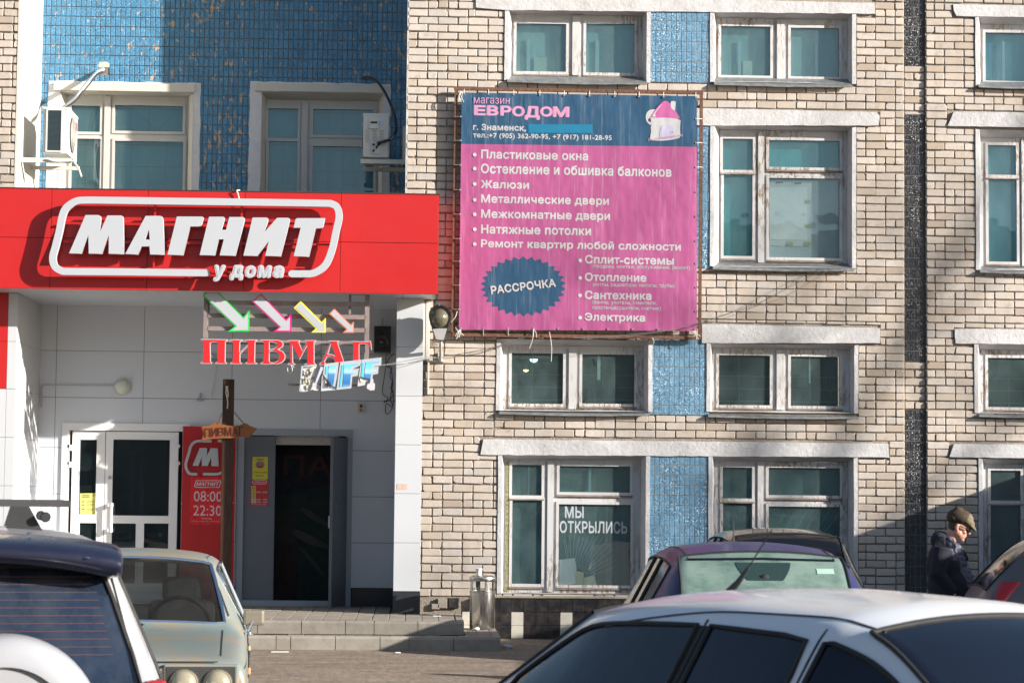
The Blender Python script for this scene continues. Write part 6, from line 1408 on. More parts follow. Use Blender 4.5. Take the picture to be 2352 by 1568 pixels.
def shell(parent, stations, key, mats, names, lv=2, crease_keys=()):
    """body skin lofted through stations; key(i, j) names the piece each quad belongs to; returns {piece: object}"""
    mb = []; n = len(stations[0]); full = 2*n-1; vs_ = []
    for s in stations:
        x = s[0][0] if isinstance(s[0], tuple) else 0
        half = s
        row = [(p[0], p[1], p[2]) for p in half]             # from sill up to centreline (y = 0 last), y >= 0
        vs_ += row + [(p[0], -p[1], p[2]) for p in row[-2::-1]]
    me = bpy.data.meshes.new('shell'); fs, mi = [], []; keys = list(names)
    m_ = len(stations)
    for i in range(m_-1):
        for j in range(full-1):
            jj = j if j < n-1 else full-2-j
            fs.append((i*full+j, (i+1)*full+j, (i+1)*full+j+1, i*full+j+1)); mi.append(keys.index(key(i, jj)))
    fs.append(tuple(range(full-1, -1, -1))); mi.append(keys.index('body')); fs.append(tuple((m_-1)*full+k for k in range(full))); mi.append(keys.index('body'))
    me.from_pydata(vs_, [], fs)
    for k in keys: me.materials.append(None)
    me.polygons.foreach_set('material_index', mi)
    bm = bmesh.new(); bm.from_mesh(me); bmesh.ops.recalc_face_normals(bm, faces=bm.faces)
    cl = bm.edges.layers.float.new('crease_edge')
    for e in bm.edges:
        if len(e.link_faces) == 2 and e.link_faces[0].material_index != e.link_faces[1].material_index: e[cl] = 1.0
    cv = bm.verts.layers.float.new('crease_vert')
    for v_ in bm.verts:
        ce = [e for e in v_.link_edges if e[cl] > 0]
        if len(ce) == 2:
            d1, d2 = [(e.other_vert(v_).co-v_.co).normalized() for e in ce]
            if d1.dot(d2) > -.55: v_[cv] = .55
    bm.to_mesh(me); bm.free()
    o = bpy.data.objects.new('t', me); COL.objects.link(o); md = o.modifiers.new('s', 'SUBSURF'); md.levels = lv; md.render_levels = lv
    dg = bpy.context.evaluated_depsgraph_get(); ev = bpy.data.meshes.new_from_object(o.evaluated_get(dg)); COL.objects.unlink(o); bpy.data.objects.remove(o)
    from mathutils.bvhtree import BVHTree
    nv = len(ev.vertices); out = {'bvh': BVHTree.FromPolygons([v_.co.copy() for v_ in ev.vertices], [tuple(p.vertices) for p in ev.polygons])}
    ev.polygons.foreach_set('use_smooth', [True]*len(ev.polygons))
    normals = [tuple(v_.normal) for v_ in ev.vertices]; co = [v_.co.copy() for v_ in ev.vertices]
    pol = [(tuple(p.vertices), p.material_index) for p in ev.polygons]
    for k, nm in enumerate(keys):
        sel = [p for p, m__ in pol if m__ == k]
        # separate pieces left and right or by island
        if not sel: continue
        used = sorted({v_ for p in sel for v_ in p}); par = {v_: v_ for v_ in used}
        def find(a):
            while par[a] != a: par[a] = par[par[a]]; a = par[a]
            return a
        for p in sel:
            r_ = find(p[0])
            for v_ in p[1:]: par[find(v_)] = r_
        isl = {}
        for p in sel: isl.setdefault(find(p[0]), []).append(p)
        if nm == 'body': isl = {0: sel}
        for ps in isl.values():
            us = sorted({v_ for p in ps for v_ in p}); ix = {v_: t for t, v_ in enumerate(us)}
            q = bpy.data.meshes.new(names[nm]); q.from_pydata([co[v_] for v_ in us], [], [tuple(ix[v_] for v_ in p) for p in ps]); q.polygons.foreach_set('use_smooth', [True]*len(ps))
            try: q.normals_split_custom_set_from_vertices([normals[v_] for v_ in us])
            except Exception: pass
            oo = link(names[nm], q, mats[nm], parent, local=True); out.setdefault(nm, []).append(oo)
            if nm in crease_keys:
                # rubber seal along the border of the pane
                cnt = {}
                for p in ps:
                    for a, b in zip(p, p[1:]+p[:1]): cnt[(min(a, b), max(a, b))] = cnt.get((min(a, b), max(a, b)), 0)+1
                ed = [e for e, c in cnt.items() if c == 1]; nb = {}
                for a, b in ed: nb.setdefault(a, []).append(b); nb.setdefault(b, []).append(a)
                st = ed[0][0]; loop = [st]; prev = None; cur = st
                while True:
                    nx = [t for t in nb[cur] if t != prev]
                    if not nx or nx[0] == st: break
                    prev, cur = cur, nx[0]; loop.append(cur)
                    if len(loop) > 5000: break
                sb_ = MB(); sb_.tube([co[v_]+V(normals[v_])*.002 for v_ in loop]+[co[st]+V(normals[st])*.002], mats.get('seal_r', .010), 6, caps=False)
                sb_.build('seal', mats.get('seal', MRUB), oo, smooth=True, local=True)
    return out
def top(sh, x, y, lift=.003):
    h = sh['bvh'].ray_cast(V((x, y, 3)), V((0, 0, -1)))[0]; return V((x, y, (h.z if h else 1.4)+lift))
def back_(sh, y, z, lift=.004):
    h = sh['bvh'].ray_cast(V((-4, y, z)), V((1, 0, 0)))[0]; return V(((h.x if h else -1.8)-lift, y, z))
def side_(sh, x, z, s, lift=.003):
    h = sh['bvh'].ray_cast(V((x, s*3, z)), V((0, -s, 0)))[0]; return V((x, (h.y if h else s*.8)+s*lift, z))
def seam(parent, pts, r=.005, m_=None, name='body_seam'):
    b = MB(); b.tube(pts, r, 5); return b.build(name, m_ or MRUB, parent, smooth=True, local=True)
def std_station(x, zc, ye, ze, yw, zw, yb, zb, yl, zl=.25, ym=None, zm=.55, dx=0.0):
    """sill, lower side, belt, window top, roof edge, roof shoulder, centre"""
    ym = ym or yb+.02
    return [(x, yl, zl), (x, ym, zm), (x, yb, zb), (x, yw, zw), (x, ye, ze), (x+dx, ye*.55, zc-(zc-ze)*.25), (x+dx, 0, zc)]
def wheel(parent, x, y, r=.30, w=.19):
    t = MB(); t.lathe([(r*.62, -w/2), (r*.9, -w/2), (r, -w*.36), (r, w*.36), (r*.9, w/2), (r*.62, w/2)], (x, y, r), 'Y', 32); o = t.build('wheel', MTYRE, parent, smooth=True, local=True)
    s = 1 if y > 0 else -1; q = MB(); q.lathe([(r*.64, s*w*.48), (r*.55, s*w*.40), (r*.2, s*w*.30), (0, s*w*.34)], (x, y, r), 'Y', 24); q.build('rim', MRIM, o, smooth=True, local=True)
def generic_car(name, loc, heading, label, L=4.2, H=1.47, Wd=1.70, body=None, glass=MTINT, rearglass=None, front=None, roofy=.52, hatch=False, zb=.93, group=None, seal_r=.009, extra=0, pill=(.30, .345, .62, .665), mirror=True, rear_body=False, mz=None, side_start=None):
    T_ = thing(name, loc, label, 'car', group=group, rz=heading)
    hb = Wd/2; L2 = L/2
    z = lambda s: s*H/1.47
    if hatch:
        st_ = [std_station(-L2, .55, .55, .52, .60, .50, .66, .45, .64), std_station(-L2+.04, .93, .62, .90, .68, .86, hb-.10, .82, hb-.12), std_station(-L2+.16, z(1.02), .60, z(1.0), .66, z(.97), hb-.05, zb, hb-.06),
               std_station(-L2+.30, z(1.18), .57, z(1.15), .62, z(1.11), hb-.035, zb, hb-.04), std_station(-L2+.50, z(1.36), roofy+.01, z(1.33), roofy+.055, z(1.27), hb-.03, zb, hb-.04), std_station(-L2+.62, z(1.415), roofy, z(1.375), roofy+.05, z(1.315), hb-.02, zb, hb-.03)]
    else:
        st_ = [std_station(-L2, .60, .55, .57, .60, .55, .66, .5, .64), std_station(-L2+.05, .95, .62, .92, .68, .88, hb-.12, .80, hb-.14), std_station(-L2+.30, 1.0, .66, .98, .70, .96, hb-.06, .90, hb-.08),
               std_station(-L2+.62, z(1.03), .63, z(1.01), .67, z(.985), hb-.04, zb, hb-.05), std_station(-L2+.90, z(1.19), .575, z(1.165), .62, z(1.12), hb-.03, zb, hb-.04), std_station(-L2+1.20, z(1.37), roofy+.01, z(1.33), roofy+.055, z(1.27), hb-.02, zb, hb-.03), std_station(-L2+1.34, z(1.415), roofy, z(1.37), roofy+.05, z(1.31), hb-.02, zb, hb-.03)]
    k0 = len(st_)
    xr = -L2+(.62 if hatch else 1.34); xf = L2-1.95+extra
    for t in (*pill, 1.0):
        x = xr+(xf-xr)*t; hz = sin(min(1, t)*pi)*.025
        st_.append(std_station(x, z(1.45)+hz*.9, roofy+.012*sin(t*pi), z(1.395)+hz, roofy+.06, z(1.335)+hz*.8, hb, zb-.01*t, hb-.01))
    k1 = len(st_)
    st_ += [std_station(xf+.16, z(1.40), roofy-.01, z(1.36), roofy+.045, z(1.30), hb, zb-.02, hb-.01), std_station(xf+.48, z(1.20), .56, z(1.165), .61, z(1.115), hb, zb-.03, hb-.01), std_station(xf+.80, z(1.01), .62, z(.985), .67, z(.95), hb-.01, zb-.05, hb-.02),
            std_station(xf+.92, z(.96), .64, z(.935), .70, z(.90), hb-.02, zb-.08, hb-.02), std_station(L2-.5, z(.88), .64, z(.85), .72, z(.81), hb-.04, .74, hb-.05), std_station(L2-.08, .70, .55, .67, .62, .64, hb-.16, .58, hb-.16), std_station(L2, .50, .45, .48, .52, .46, .60, .42, .58)]
    rw0 = 2 if hatch else 3; rw1 = k0-2; n = len(st_)
    def key(i, j):
        if rw0 <= i <= rw1 and j >= 4: return 'rear'
        if k1 <= i <= k1+1 and j >= 4: return 'front'
        if j == 2:
            if rear_body and i == k0: return 'body'
            if i in (k0, k0+2): return 'pillar'
            if (k0+side_start if side_start is not None else k0-(1 if hatch else 2)-(1 if rear_body else 0)) <= i <= k1: return 'side'
        return 'body'
    mats = dict(body=body, rear=rearglass or glass, front=front or glass, side=glass, pillar=MRUB, seal=MRUB, seal_r=seal_r)
    names = dict(body='body', rear='rear_window', front='windscreen', side='side_window', pillar='door_pillar')
    sh = shell(T_, st_, key, mats, names, 2, crease_keys=('rear', 'front', 'side'))
    for x in (-L2+.75, L2-.80):
        for y in (hb-.10, -hb+.10): wheel(T_, x, y)
    for y in (1, -1) if mirror else ():
        mz_ = mz or zb; box('wing_mirror', body, T_, xf+.42, xf+.52, y*(hb-.06), y*(hb+.15), mz_, mz_+.14, .03, local=True)
    return T_, dict(sh=sh, xf=xf, xr=xr, hb=hb, st=st_)
def lathe_box(*a, **k): pass

# ---- white car in the foreground, seen from its rear left corner
MWHT = paint('dusty_white_paint', (.63, .65, .69), dirt=(.46, .42, .38), amt=.10, coat=.5, rough=.25)
hd = math.atan2(.87, -.49)
WC, wi = generic_car('parked_car', (1.413, -21.2, 0), hd, 'clean white car in the foreground with dark tinted rear glass and a raked roof aerial', L=4.35, H=1.50, Wd=1.70, body=MWHT, glass=MTINT, roofy=.50, group='cars parked in front of the shop', extra=.30, pill=(.10, .155, .53, .585), rear_body=True)
def surf_z(st_, x, y):
    for a, b in zip(st_, st_[1:]):
        if a[0][0] <= x <= b[0][0]:
            t = (x-a[0][0])/(b[0][0]-a[0][0]); return a[6][2]*(1-t)+b[6][2]*t
    return 1.4
b = MB(); ax = wi['xf']+.0; az = top(wi['sh'], ax, 0).z
b.tube([(ax, 0, az-.005), (ax-.055, 0, az+.035), (ax-.115, -.0, az+.09)], [.016, .011, .006], 8); b.tube([(ax-.115, 0, az+.09), (ax-.25, 0, az+.225)], .0028, 5)
MB_a = b.build('aerial', MBLACK, WC, smooth=True, local=True)
b = MB()
for s in (1, -1):
    pts = [(x, s*(.52+.012*sin((x+.9)*1.6)), 1.405+.02*sin(max(0, min(1, (x-wi['xr'])/(wi['xf']-wi['xr'])))*pi)) for x in (wi['xr']+.0, -.5, -.3, 0, .2, wi['xf'])]
sh = wi['sh']
for s in (1, -1):
    seam(WC, [top(sh, x, s*(.455+.006*k), .001) for k, x in enumerate([wi['xr']-.02+i*.075 for i in range(20)]) if x < wi['xf']-.02], .0045, MBLACK, 'roof_ditch')
    xb_ = wi['xr']+(wi['xf']-wi['xr'])*.557
    seam(WC, [side_(sh, xb_-.0, z_, s, .0) for z_ in (.35, .6, .85, .95)]+[side_(sh, xb_+.0, z_, s, .001) for z_ in (1.05, 1.2, 1.3, 1.36, 1.40)], .005, MBLACK, 'door_seam')
    seam(WC, [side_(sh, -.665, z_, s, .001) for z_ in (1.40, 1.36, 1.30, 1.2, 1.1, 1.0)]+[side_(sh, -.80, z_, s, .001) for z_ in (.9, .7, .4)], .005, MBLACK, 'door_seam')
seam(WC, [back_(sh, .9-k*0-.62*1, z_) for k, z_ in enumerate((1.1,))]+[back_(sh, .27, 1.12)], .003, MBLACK, 'rear_defroster_bus') if False else None
for _ in (): MDEF = mat('faint_defroster', (.05, .035, .04), .5)
for k in ():
    z_ = 1.33-k*.024; pts = [back_(sh, y_, z_, .0012) for y_ in [-.40+.08*i for i in range(11)]]
    seam(WC, pts, .0011, MDEF, 'defroster_line')

# ---- blue hatchback, seen from behind
MBLUE = paint('deep_blue_metallic', (.009, .010, .085), metal=.0, rough=.45, coat=.16, cr=.12)
MFROST = mat('dusty_green_glass', (.15, .215, .19), .3, var=.35, scale=2.2, coat=.25, dirt=(.035, .085, .075), dirt_amt=.85, stretch=(1, 1, 2.2))
BC, bi = generic_car('parked_car', (2.36, -12.25, 0), pi/2, 'dark blue hatchback with a dusty green rear window, parked behind the white car', L=3.9, H=1.50, Wd=1.72, body=MBLUE, glass=MTINT2, rearglass=MFROST, roofy=.56, hatch=True, group='cars parked in front of the shop', mirror=False)
poly_pts = [(-.19, 1.355), (.17, 1.355), (.135, 1.285), (.10, 1.262), (-.12, 1.262), (-.155, 1.285)]
sh = bi['sh']; b = MB()
g_ = [[V(back_(sh, (.19-.07*(r_/5)**1.5)*(c_/5-1) if True else 0, 1.372-.115*r_/5, .006)) for c_ in range(11)] for r_ in range(6)]
for r_ in range(6):
    for c_ in range(11): b.v.append(tuple(g_[r_][c_]))
for r_ in range(5):
    for c_ in range(10): b.f.append((r_*11+c_, r_*11+c_+1, (r_+1)*11+c_+1, (r_+1)*11+c_))
b.build('brake_light_housing', mat('dark_green_black_frit', (.02, .04, .038), .25, coat=.3), BC, smooth=True, local=True)
MB().lathe([(0, -.012), (.02, -.010), (.026, 0)], back_(sh, 0, 1.275), 'X', 14).build('brake_light', MBLACK, BC, smooth=True, local=True)
seam(BC, [back_(sh, y_, 1.395+.0-.02*abs(y_), .004) for y_ in [-.5+.1*i for i in range(11)]], .012, MTINT2, 'tailgate_edge')
for s in (1, -1):
    b = MB(); b.add([(-1.93, s*.56, .78), (-1.90, s*.72, .78), (-1.72, s*.81, .80), (-1.93, s*.60, 1.00), (-1.86, s*.70, 1.02), (-1.66, s*.80, 1.0), (-1.80, s*.58, .9)], [(0, 1, 4, 3), (1, 2, 5, 4), (0, 3, 6), (2, 6, 5), (3, 4, 6), (4, 5, 6), (0, 6, 2, 1)]); b.build('tail_lamp', MTAIL, BC, local=True)
    for dx in (0,): 
        seam(BC, [top(sh, -1.38+i*.1, s*.50, .001) for i in range(17)], .006, MRUB, 'roof_groove')
az = top(sh, -.75, .1).z; b = MB(); b.tube([(-.75, .1, az-.003), (-.755, .1, az+.05), (-.757, .1, az+.155)], [.009, .005, .003], 6); b.build('aerial', MBLACK, BC, smooth=True, local=True)
q_ = [back_(sh, y_, z_, .007) for y_, z_ in ((-.36, 1.335), (-.48, 1.335), (-.48, 1.30), (-.36, 1.30))]; MB().quad(*q_).build('sticker', mat('pale_sticker', (.28, .42, .36), .5), BC, local=True)
# ---- black hatchback behind it
MBLK = paint('black_paint', (.012, .012, .013), rough=.25, coat=1, cr=.03)
KC, ki = generic_car('parked_car', (4.02, -3.05, 0), pi/2+.03, 'black hatchback nearest the wall, only its roof showing over the blue one', L=3.8, H=1.49, Wd=1.68, body=MBLK, glass=MTINT2, roofy=.58, hatch=True, group='cars parked in front of the shop', mz=.92)
# ---- grey car at the right edge
MGRY = paint('pinkish_grey_metallic', (.115, .105, .112), metal=.35, rough=.42, coat=.35)
GC, gi = generic_car('parked_car', (6.76, -9.97, 0), -.14, 'grey metallic hatchback cut by the right edge, red tail lamp towards the man', L=4.2, H=1.56, Wd=1.75, body=MGRY, glass=MTINT2, roofy=.56, hatch=True, group='cars parked in front of the shop', zb=.98, rear_body=True, pill=(.0601, .10, .50, .54), side_start=1)
sh = gi['sh']
for s in (1, -1):
    b = MB(); n_ = 8
    for r_ in range(n_+1):
        t = r_/n_; z_ = .74+.40*t; xa, xb = -2.0+.165*t, -1.90+.24*t-.05*sin(t*pi)
        for c_ in range(n_+1): b.v.append(tuple(side_(sh, xa+(xb-xa)*c_/n_, z_, s, .012*sin(pi*c_/n_)**.5+.001)))
    for r_ in range(n_):
        for c_ in range(n_): b.f.append((r_*(n_+1)+c_, r_*(n_+1)+c_+1, (r_+1)*(n_+1)+c_+1, (r_+1)*(n_+1)+c_))
    b.build('tail_lamp', MTAIL, GC, smooth=True, local=True)
MB().tube([(-1.42, -.865, .92), (-1.38, -.895, .925), (-1.24, -.895, .93), (-1.20, -.865, .93)], .018, 8).build('door_handle', MCHROME, GC, smooth=True, local=True)
MB().tube([(x, -.868-.0*x, .985) for x in (-1.5, -.8, 0, .8)], .008, 5).build('window_trim', MCHROME, GC, smooth=True, local=True)

# ---- old pale saloon facing the camera (left)
MOLD = paint('faded_pale_blue_paint', (.155, .195, .19), rough=.45, dirt=(.24, .19, .13), amt=1.4, coat=.2, cr=.2)
T_ = thing('parked_car', (-1.93, -13.45, 0), 'old faded pale blue saloon with dusty windscreen and twin round headlights', 'car', group='cars parked in front of the shop', rz=-pi/2+.075)
LD = T_
def s2(x, zc, ye, ze, yw, zw, yb, zb, ym=.80, zm=.62, yl=.76, zl=.28): return [(x, yl, zl), (x, ym, zm), (x, yb, zb), (x, yw, zw), (x, ye, ze), (x, ye*.55, zc-(zc-ze)*.2), (x, 0, zc)]
st_ = [s2(-2.0, .80, .66, .79, .70, .77, .74, .74), s2(-1.96, .93, .68, .92, .73, .90, .765, .86), s2(-1.3, .97, .68, .96, .73, .94, .79, .89), s2(-1.15, .985, .66, .975, .71, .95, .79, .90),
       s2(-.80, 1.32, .55, 1.29, .60, 1.24, .785, .91), s2(-.68, 1.39, .535, 1.355, .59, 1.30, .785, .91), s2(-.30, 1.425, .54, 1.385, .60, 1.325, .79, .91), s2(-.25, 1.427, .54, 1.387, .60, 1.327, .79, .91),
       s2(.20, 1.425, .54, 1.385, .60, 1.325, .79, .91), s2(.34, 1.395, .535, 1.355, .585, 1.30, .79, .91), s2(.38, 1.375, .545, 1.335, .59, 1.28, .79, .91), s2(.76, .975, .655, .955, .70, .94, .79, .905), s2(.83, .925, .66, .915, .72, .90, .79, .88),
       s2(1.3, .905, .66, .895, .73, .885, .795, .84), s2(1.92, .84, .64, .83, .71, .82, .785, .79), s2(1.99, .80, .62, .80, .69, .79, .77, .77), s2(2.0, .70, .60, .69, .68, .68, .76, .66, zm=.5, zl=.34), s2(2.0, .50, .6, .5, .66, .49, .74, .48, zm=.42, zl=.36)]
def key(i, j):
    if i == 3 and j >= 4: return 'rear'
    if i == 10 and j >= 4: return 'front'
    if j == 2 and 4 <= i <= 9: return 'pillar' if i in (6,) else 'side'
    return 'body'
MLG = glass_mat('dusty_windscreen', (.50, .55, .55), dust=(.42, .37, .29), dust_amt=.028, refl=.5)
shl = shell(T_, st_, key, dict(body=MOLD, rear=MLG, front=MLG, side=MLG, pillar=MCHROME, seal=MCHROME, seal_r=.012), dict(body='body', rear='rear_window', front='windscreen', side='side_window', pillar='door_pillar'), 2, ('front', 'rear', 'side'))
MSEAT = mat('grey_seat_fabric', (.016, .016, .018), .9, var=.4, scale=30, stretch=(1, 1, 3)); MDASH = mat('black_dash', (.02, .02, .02), .6)
box('dashboard', MDASH, T_, .42, .72, -.62, .62, .70, .90, .04, local=True)
for y in (.34, -.34):
    box('front_seat', MSEAT, T_, -.42, -.26, y-.23, y+.23, .45, 1.06, .06, local=True); box('headrest', MSEAT, T_, -.44, -.34, y-.14, y+.14, 1.05, 1.22, .04, local=True)
box('rear_seat', MSEAT, T_, -1.2, -1.0, -.58, .58, .45, .98, .05, local=True)
cx_, cz_ = .30, .92; b = MB(); tilt = .42
b.tube([(cx_-sin(tilt)*sin(2*pi*k/28)*.2, .34+cos(2*pi*k/28)*.2, cz_+cos(tilt)*sin(2*pi*k/28)*.2) for k in range(29)], .014, 8, caps=False)
b.tube([(cx_, .14, cz_), (cx_, .54, cz_)], .016, 6); b.tube([(cx_, .34, cz_), (cx_+.2, .34, cz_-.2)], .03, 8); b.build('steering_wheel', MBLACK, T_, smooth=True, local=True)
MB().box(.62, 1.0, -.7, .7, .3, .72).box(-1.2, .3, -.68, .68, .28, .34).build('floor_pan', MBLACK, T_, local=True)
MLENS = mat('yellowed_headlight_glass', (.34, .31, .22), .12, coat=.7, var=.2, scale=12, metal=.3)
for s in (1, -1):
    box('headlight_panel', MOLD, T_, 1.985, 2.01, s*.30, s*.745, .56, .79, .012, local=True); box('headlight_recess', mat('dull_dark_metal', (.06, .06, .06), .5, metal=.5), T_, 2.006, 2.014, s*.315, s*.725, .575, .775, .004, local=True)
    for y in (.42, .62):
        b = MB(); b.lathe([(0, 2.055), (.03, 2.052), (.06, 2.04), (.076, 2.02), (.078, 2.012)], (0, s*y, .675), 'X', 26); b.build('headlight', MLENS, T_, smooth=True, local=True)
        MB().lathe([(.078, 2.02), (.086, 2.026), (.09, 2.012)], (0, s*y, .675), 'X', 26).build('headlight_ring', MCHROME, T_, smooth=True, local=True)
    box('side_marker', mat('pale_amber_lens', (.50, .32, .16), .2), T_, 1.55, 1.64, s*.797, s*.815, .70, .74, .006, local=True)
    box('side_repeater', mat('pale_amber_lens2', (.50, .38, .26), .3), T_, .93, .98, s*.80, s*.815, .80, .83, .006, local=True)
box('grille', MBLACK, T_, 1.99, 2.02, -.30, .30, .58, .77, .006, local=True)
b = MB()
for k in range(13): b.box(2.02, 2.03, -.29+k*.0475, -.285+k*.0475+.004, .585, .765)
b.build('grille_bars', MCHROME, T_, local=True)
box('bumper', MCHROME, T_, 2.02, 2.12, -.78, .78, .40, .50, .02, local=True)
b = MB(); [b.tube([top(shl, .86+.1*i, s*.635, .0) for i in range(11)], .005, 4) for s in (1, -1)]; b.tube([(1.985, .62, .802), (1.985, -.62, .802)], .004, 4); b.build('bonnet_seam', MRUB, T_, smooth=True, local=True)
b = MB(); [b.tube([(.70, s*.797, .89), (.72, s*.805, .6), (.74, s*.79, .34)], .004, 4) for s in (1, -1)]; [b.tube([(1.9, s*.80, .765), (.7, s*.808, .77), (-1.9, s*.79, .765)], .006, 4) for s in (1, -1)]; b.build('door_seam', MRUB, T_, smooth=True, local=True)
b = MB(); 
for k in range(12): b.box(.905, .93, .05+k*.018, .06+k*.018, .916, .926)
b.build('air_vent', MBLACK, T_, local=True)
for s, yy in ((1, .12),):
    b = MB(); b.lathe([(0, .96), (.014, .955), (.018, .92)], (.80, yy, 0), 'Z', 10); b.tube([(.80, yy, .955), (.76, yy-.12, .965), (.70, yy-.42, .985)], .007, 6); b.tube([(.72, yy-.05, .99), (.66, yy-.5, 1.03)], .006, 5); b.build('wiper', MBLACK, T_, smooth=True, local=True)
for s in (1,):
    b = MB(); b.lathe([(0, .90), (.025, .895), (.03, .88)], (.56, s*.80, 0), 'Z', 10); b.tube([(.56, s*.80, .895), (.52, s*.83, .97)], .008, 6); b.build('mirror_arm', MCHROME, T_, smooth=True, local=True)
    box('wing_mirror', mat('dull_aluminium', (.22, .20, .16), .45, metal=.4, var=.15, scale=20), T_, .48, .53, s*.765, s*.905, .935, 1.035, .018, local=True)
for x in (1.35, -1.10):
    for y in (.69, -.69): wheel(T_, x, y, .29, .17)
    for s in (1, -1): 
        b = MB(); b.lathe([(.33, s*.002), (.345, s*.008), (.355, 0)], (x, s*.795, .31), 'Y', 30); b.build('wheel_arch', MOLD, T_, smooth=True, local=True)
        b = MB(); b.lathe([(0, s*.0), (.335, s*.001)], (x, s*.805, .31), 'Y', 30); b.build('arch_shade_disc', MBLACK, T_, local=True)  # flat black disc, its colour standing for the shade inside the wheel arch
b = MB(); [b.tube([side_(shl, x_, z_, s, .0) for x_, z_ in ((.70, 1.0), (.55, 1.15), (.38, 1.325), (.2, 1.37), (-.3, 1.372), (-.7, 1.34), (-.95, 1.15))], .008, 5) for s in (1, -1)]; b.build('rain_gutter', MCHROME, T_, smooth=True, local=True)


# ---- white off-roader from behind (left edge)
MWH2 = paint('white_off_roader_paint', (.31, .32, .345), rough=.3, dirt=(.45, .40, .34), amt=.15, coat=.5)
MSPN = mat('blue_black_plastic', (.010, .012, .028), .3, coat=.5, var=.2)
SV = thing('parked_car', (-2.22, -17.95, 0), 'white off-roader from behind with a dark roof spoiler and covered spare wheel', 'car', group='cars parked in front of the shop', rz=pi/2+R(11))
def s3(x, zc, ye, ze, yw, zw, yb, zb, ym=.86, zm=.65, yl=.82, zl=.35): return [(x, yl, zl), (x, ym, zm), (x, yb, zb), (x, yw, zw), (x, ye, ze), (x, ye*.55, zc-(zc-ze)*.2), (x, 0, zc)]
st_ = [s3(-2.02, .70, .78, .69, .82, .67, .85, .66, ym=.88), s3(-2.0, .98, .785, .97, .83, .95, .87, .92), s3(-1.965, 1.03, .765, 1.02, .82, 1.0, .875, .97), s3(-1.80, 1.50, .60, 1.49, .65, 1.47, .865, 1.02), s3(-1.74, 1.58, .58, 1.555, .64, 1.52, .86, 1.02), s3(-1.60, 1.625, .57, 1.59, .635, 1.53, .845, 1.02),
       s3(-1.0, 1.65, .60, 1.61, .66, 1.54, .855, 1.02), s3(-.92, 1.65, .60, 1.61, .66, 1.54, .855, 1.02), s3(0, 1.65, .60, 1.61, .66, 1.54, .86, 1.0), s3(.3, 1.60, .58, 1.56, .64, 1.50, .86, 1.0), s3(.75, 1.15, .66, 1.13, .70, 1.10, .86, .97), s3(.9, 1.05, .68, 1.04, .74, 1.02, .85, .95), s3(1.8, .95, .62, .94, .70, .92, .82, .85), s3(1.95, .6, .6, .59, .7, .58, .78, .55)]
def key(i, j):
    if i == 2 and j >= 4: return 'rear'
    if i == 9 and j >= 4: return 'front'
    if j == 2 and 4 <= i <= 8: return 'pillar' if i == 6 else 'side'
    return 'body'
MREARG = mat('tinted_rear_glass', (.012, .02, .04), .08, coat=.8, var=.35, scale=2.5, dirt=(.06, .07, .08), dirt_amt=.5)
ssh = shell(SV, st_, key, dict(body=MWH2, rear=MREARG, front=MTINT2, side=MTINT2, pillar=MRUB, seal=MRUB, seal_r=.010), dict(body='body', rear='rear_window', front='windscreen', side='side_window', pillar='door_pillar'), 2, ('rear', 'front', 'side'))
b = MB(); sec = [(-1.62, 1.642), (-1.80, 1.632), (-1.97, 1.60), (-2.01, 1.56), (-1.99, 1.515), (-1.93, 1.49), (-1.80, 1.50)]; ys_ = [-.68, -.66, -.55, -.3, 0, .3, .55, .66, .68]; q = len(sec)
for y in ys_:
    a_ = abs(y)/.68; dz = -.05*a_**3; sh = .80 if a_ > .99 else 1
    for (x, z_) in sec:
        b.v.append((-1.62+(x+1.62)*(1-.10*a_**2), y, 1.57+(z_-1.57)*sh+dz+(.02 if (z_ < 1.52 and abs(y) < .35) else 0)))
for i in range(len(ys_)-1):
    for k in range(q): b.f.append((i*q+k, (i+1)*q+k, (i+1)*q+(k+1) % q, i*q+(k+1) % q))
b.f += [tuple(range(q)), tuple((len(ys_)-1)*q+k for k in reversed(range(q)))]
me = b.mesh('spoiler', True); o = link('spoiler', me, MSPN, SV, local=True); md = o.modifiers.new('s', 'SUBSURF'); md.levels = 2; md.render_levels = 2
for y in (-.53, .53, -.3): MB().lathe([(0, .008), (.008, .006), (.012, 0)], (-1.98 if abs(y) > .4 else -1.8, y, 1.535 if abs(y) > .4 else 1.63), 'Z', 10).build('bolt', MCHROME, SV, smooth=True, local=True)
b = MB()
for k in range(11):
    z_ = 1.455-k*.031; hw = .66-(z_-1.08)*.26
    b.tube([back_(ssh, -hw+hw*2*i/12, z_, .0008) for i in range(13)], .0011, 4)
b.build('defroster_lines', mat('brown_defroster', (.16, .05, .03), .6), SV, local=True)
yo = -.21; b = MB(); b.lathe([(0, -2.20), (.20, -2.205), (.262, -2.205), (.270, -2.225), (.32, -2.222), (.365, -2.195), (.388, -2.14), (.39, -2.04)], (0, yo, .85), 'X', 56); b.build('spare_wheel_cover', MWH2, SV, smooth=True, local=True)
MB().lathe([(.382, -2.04), (.388, -1.99), (.36, -1.95)], (0, yo, .85), 'X', 40).build('spare_tyre', MTYRE, SV, smooth=True, local=True)
for s in (1, -1):
    box('tail_lamp', MTAIL, SV, -2.0, -1.88, s*.775, s*.86, .80, 1.045, .02, local=True)
    b = MB(); b.tube([(-1.985, s*.76, 1.02), (-1.90, s*.70, 1.22), (-1.80, s*.64, 1.45)], .005, 4); b.build('tailgate_seam', MRUB, SV, smooth=True, local=True)
box('rear_bumper', mat('grey_bumper', (.06, .06, .06), .6), SV, -2.1, -1.95, -.84, .84, .38, .58, .03, local=True)
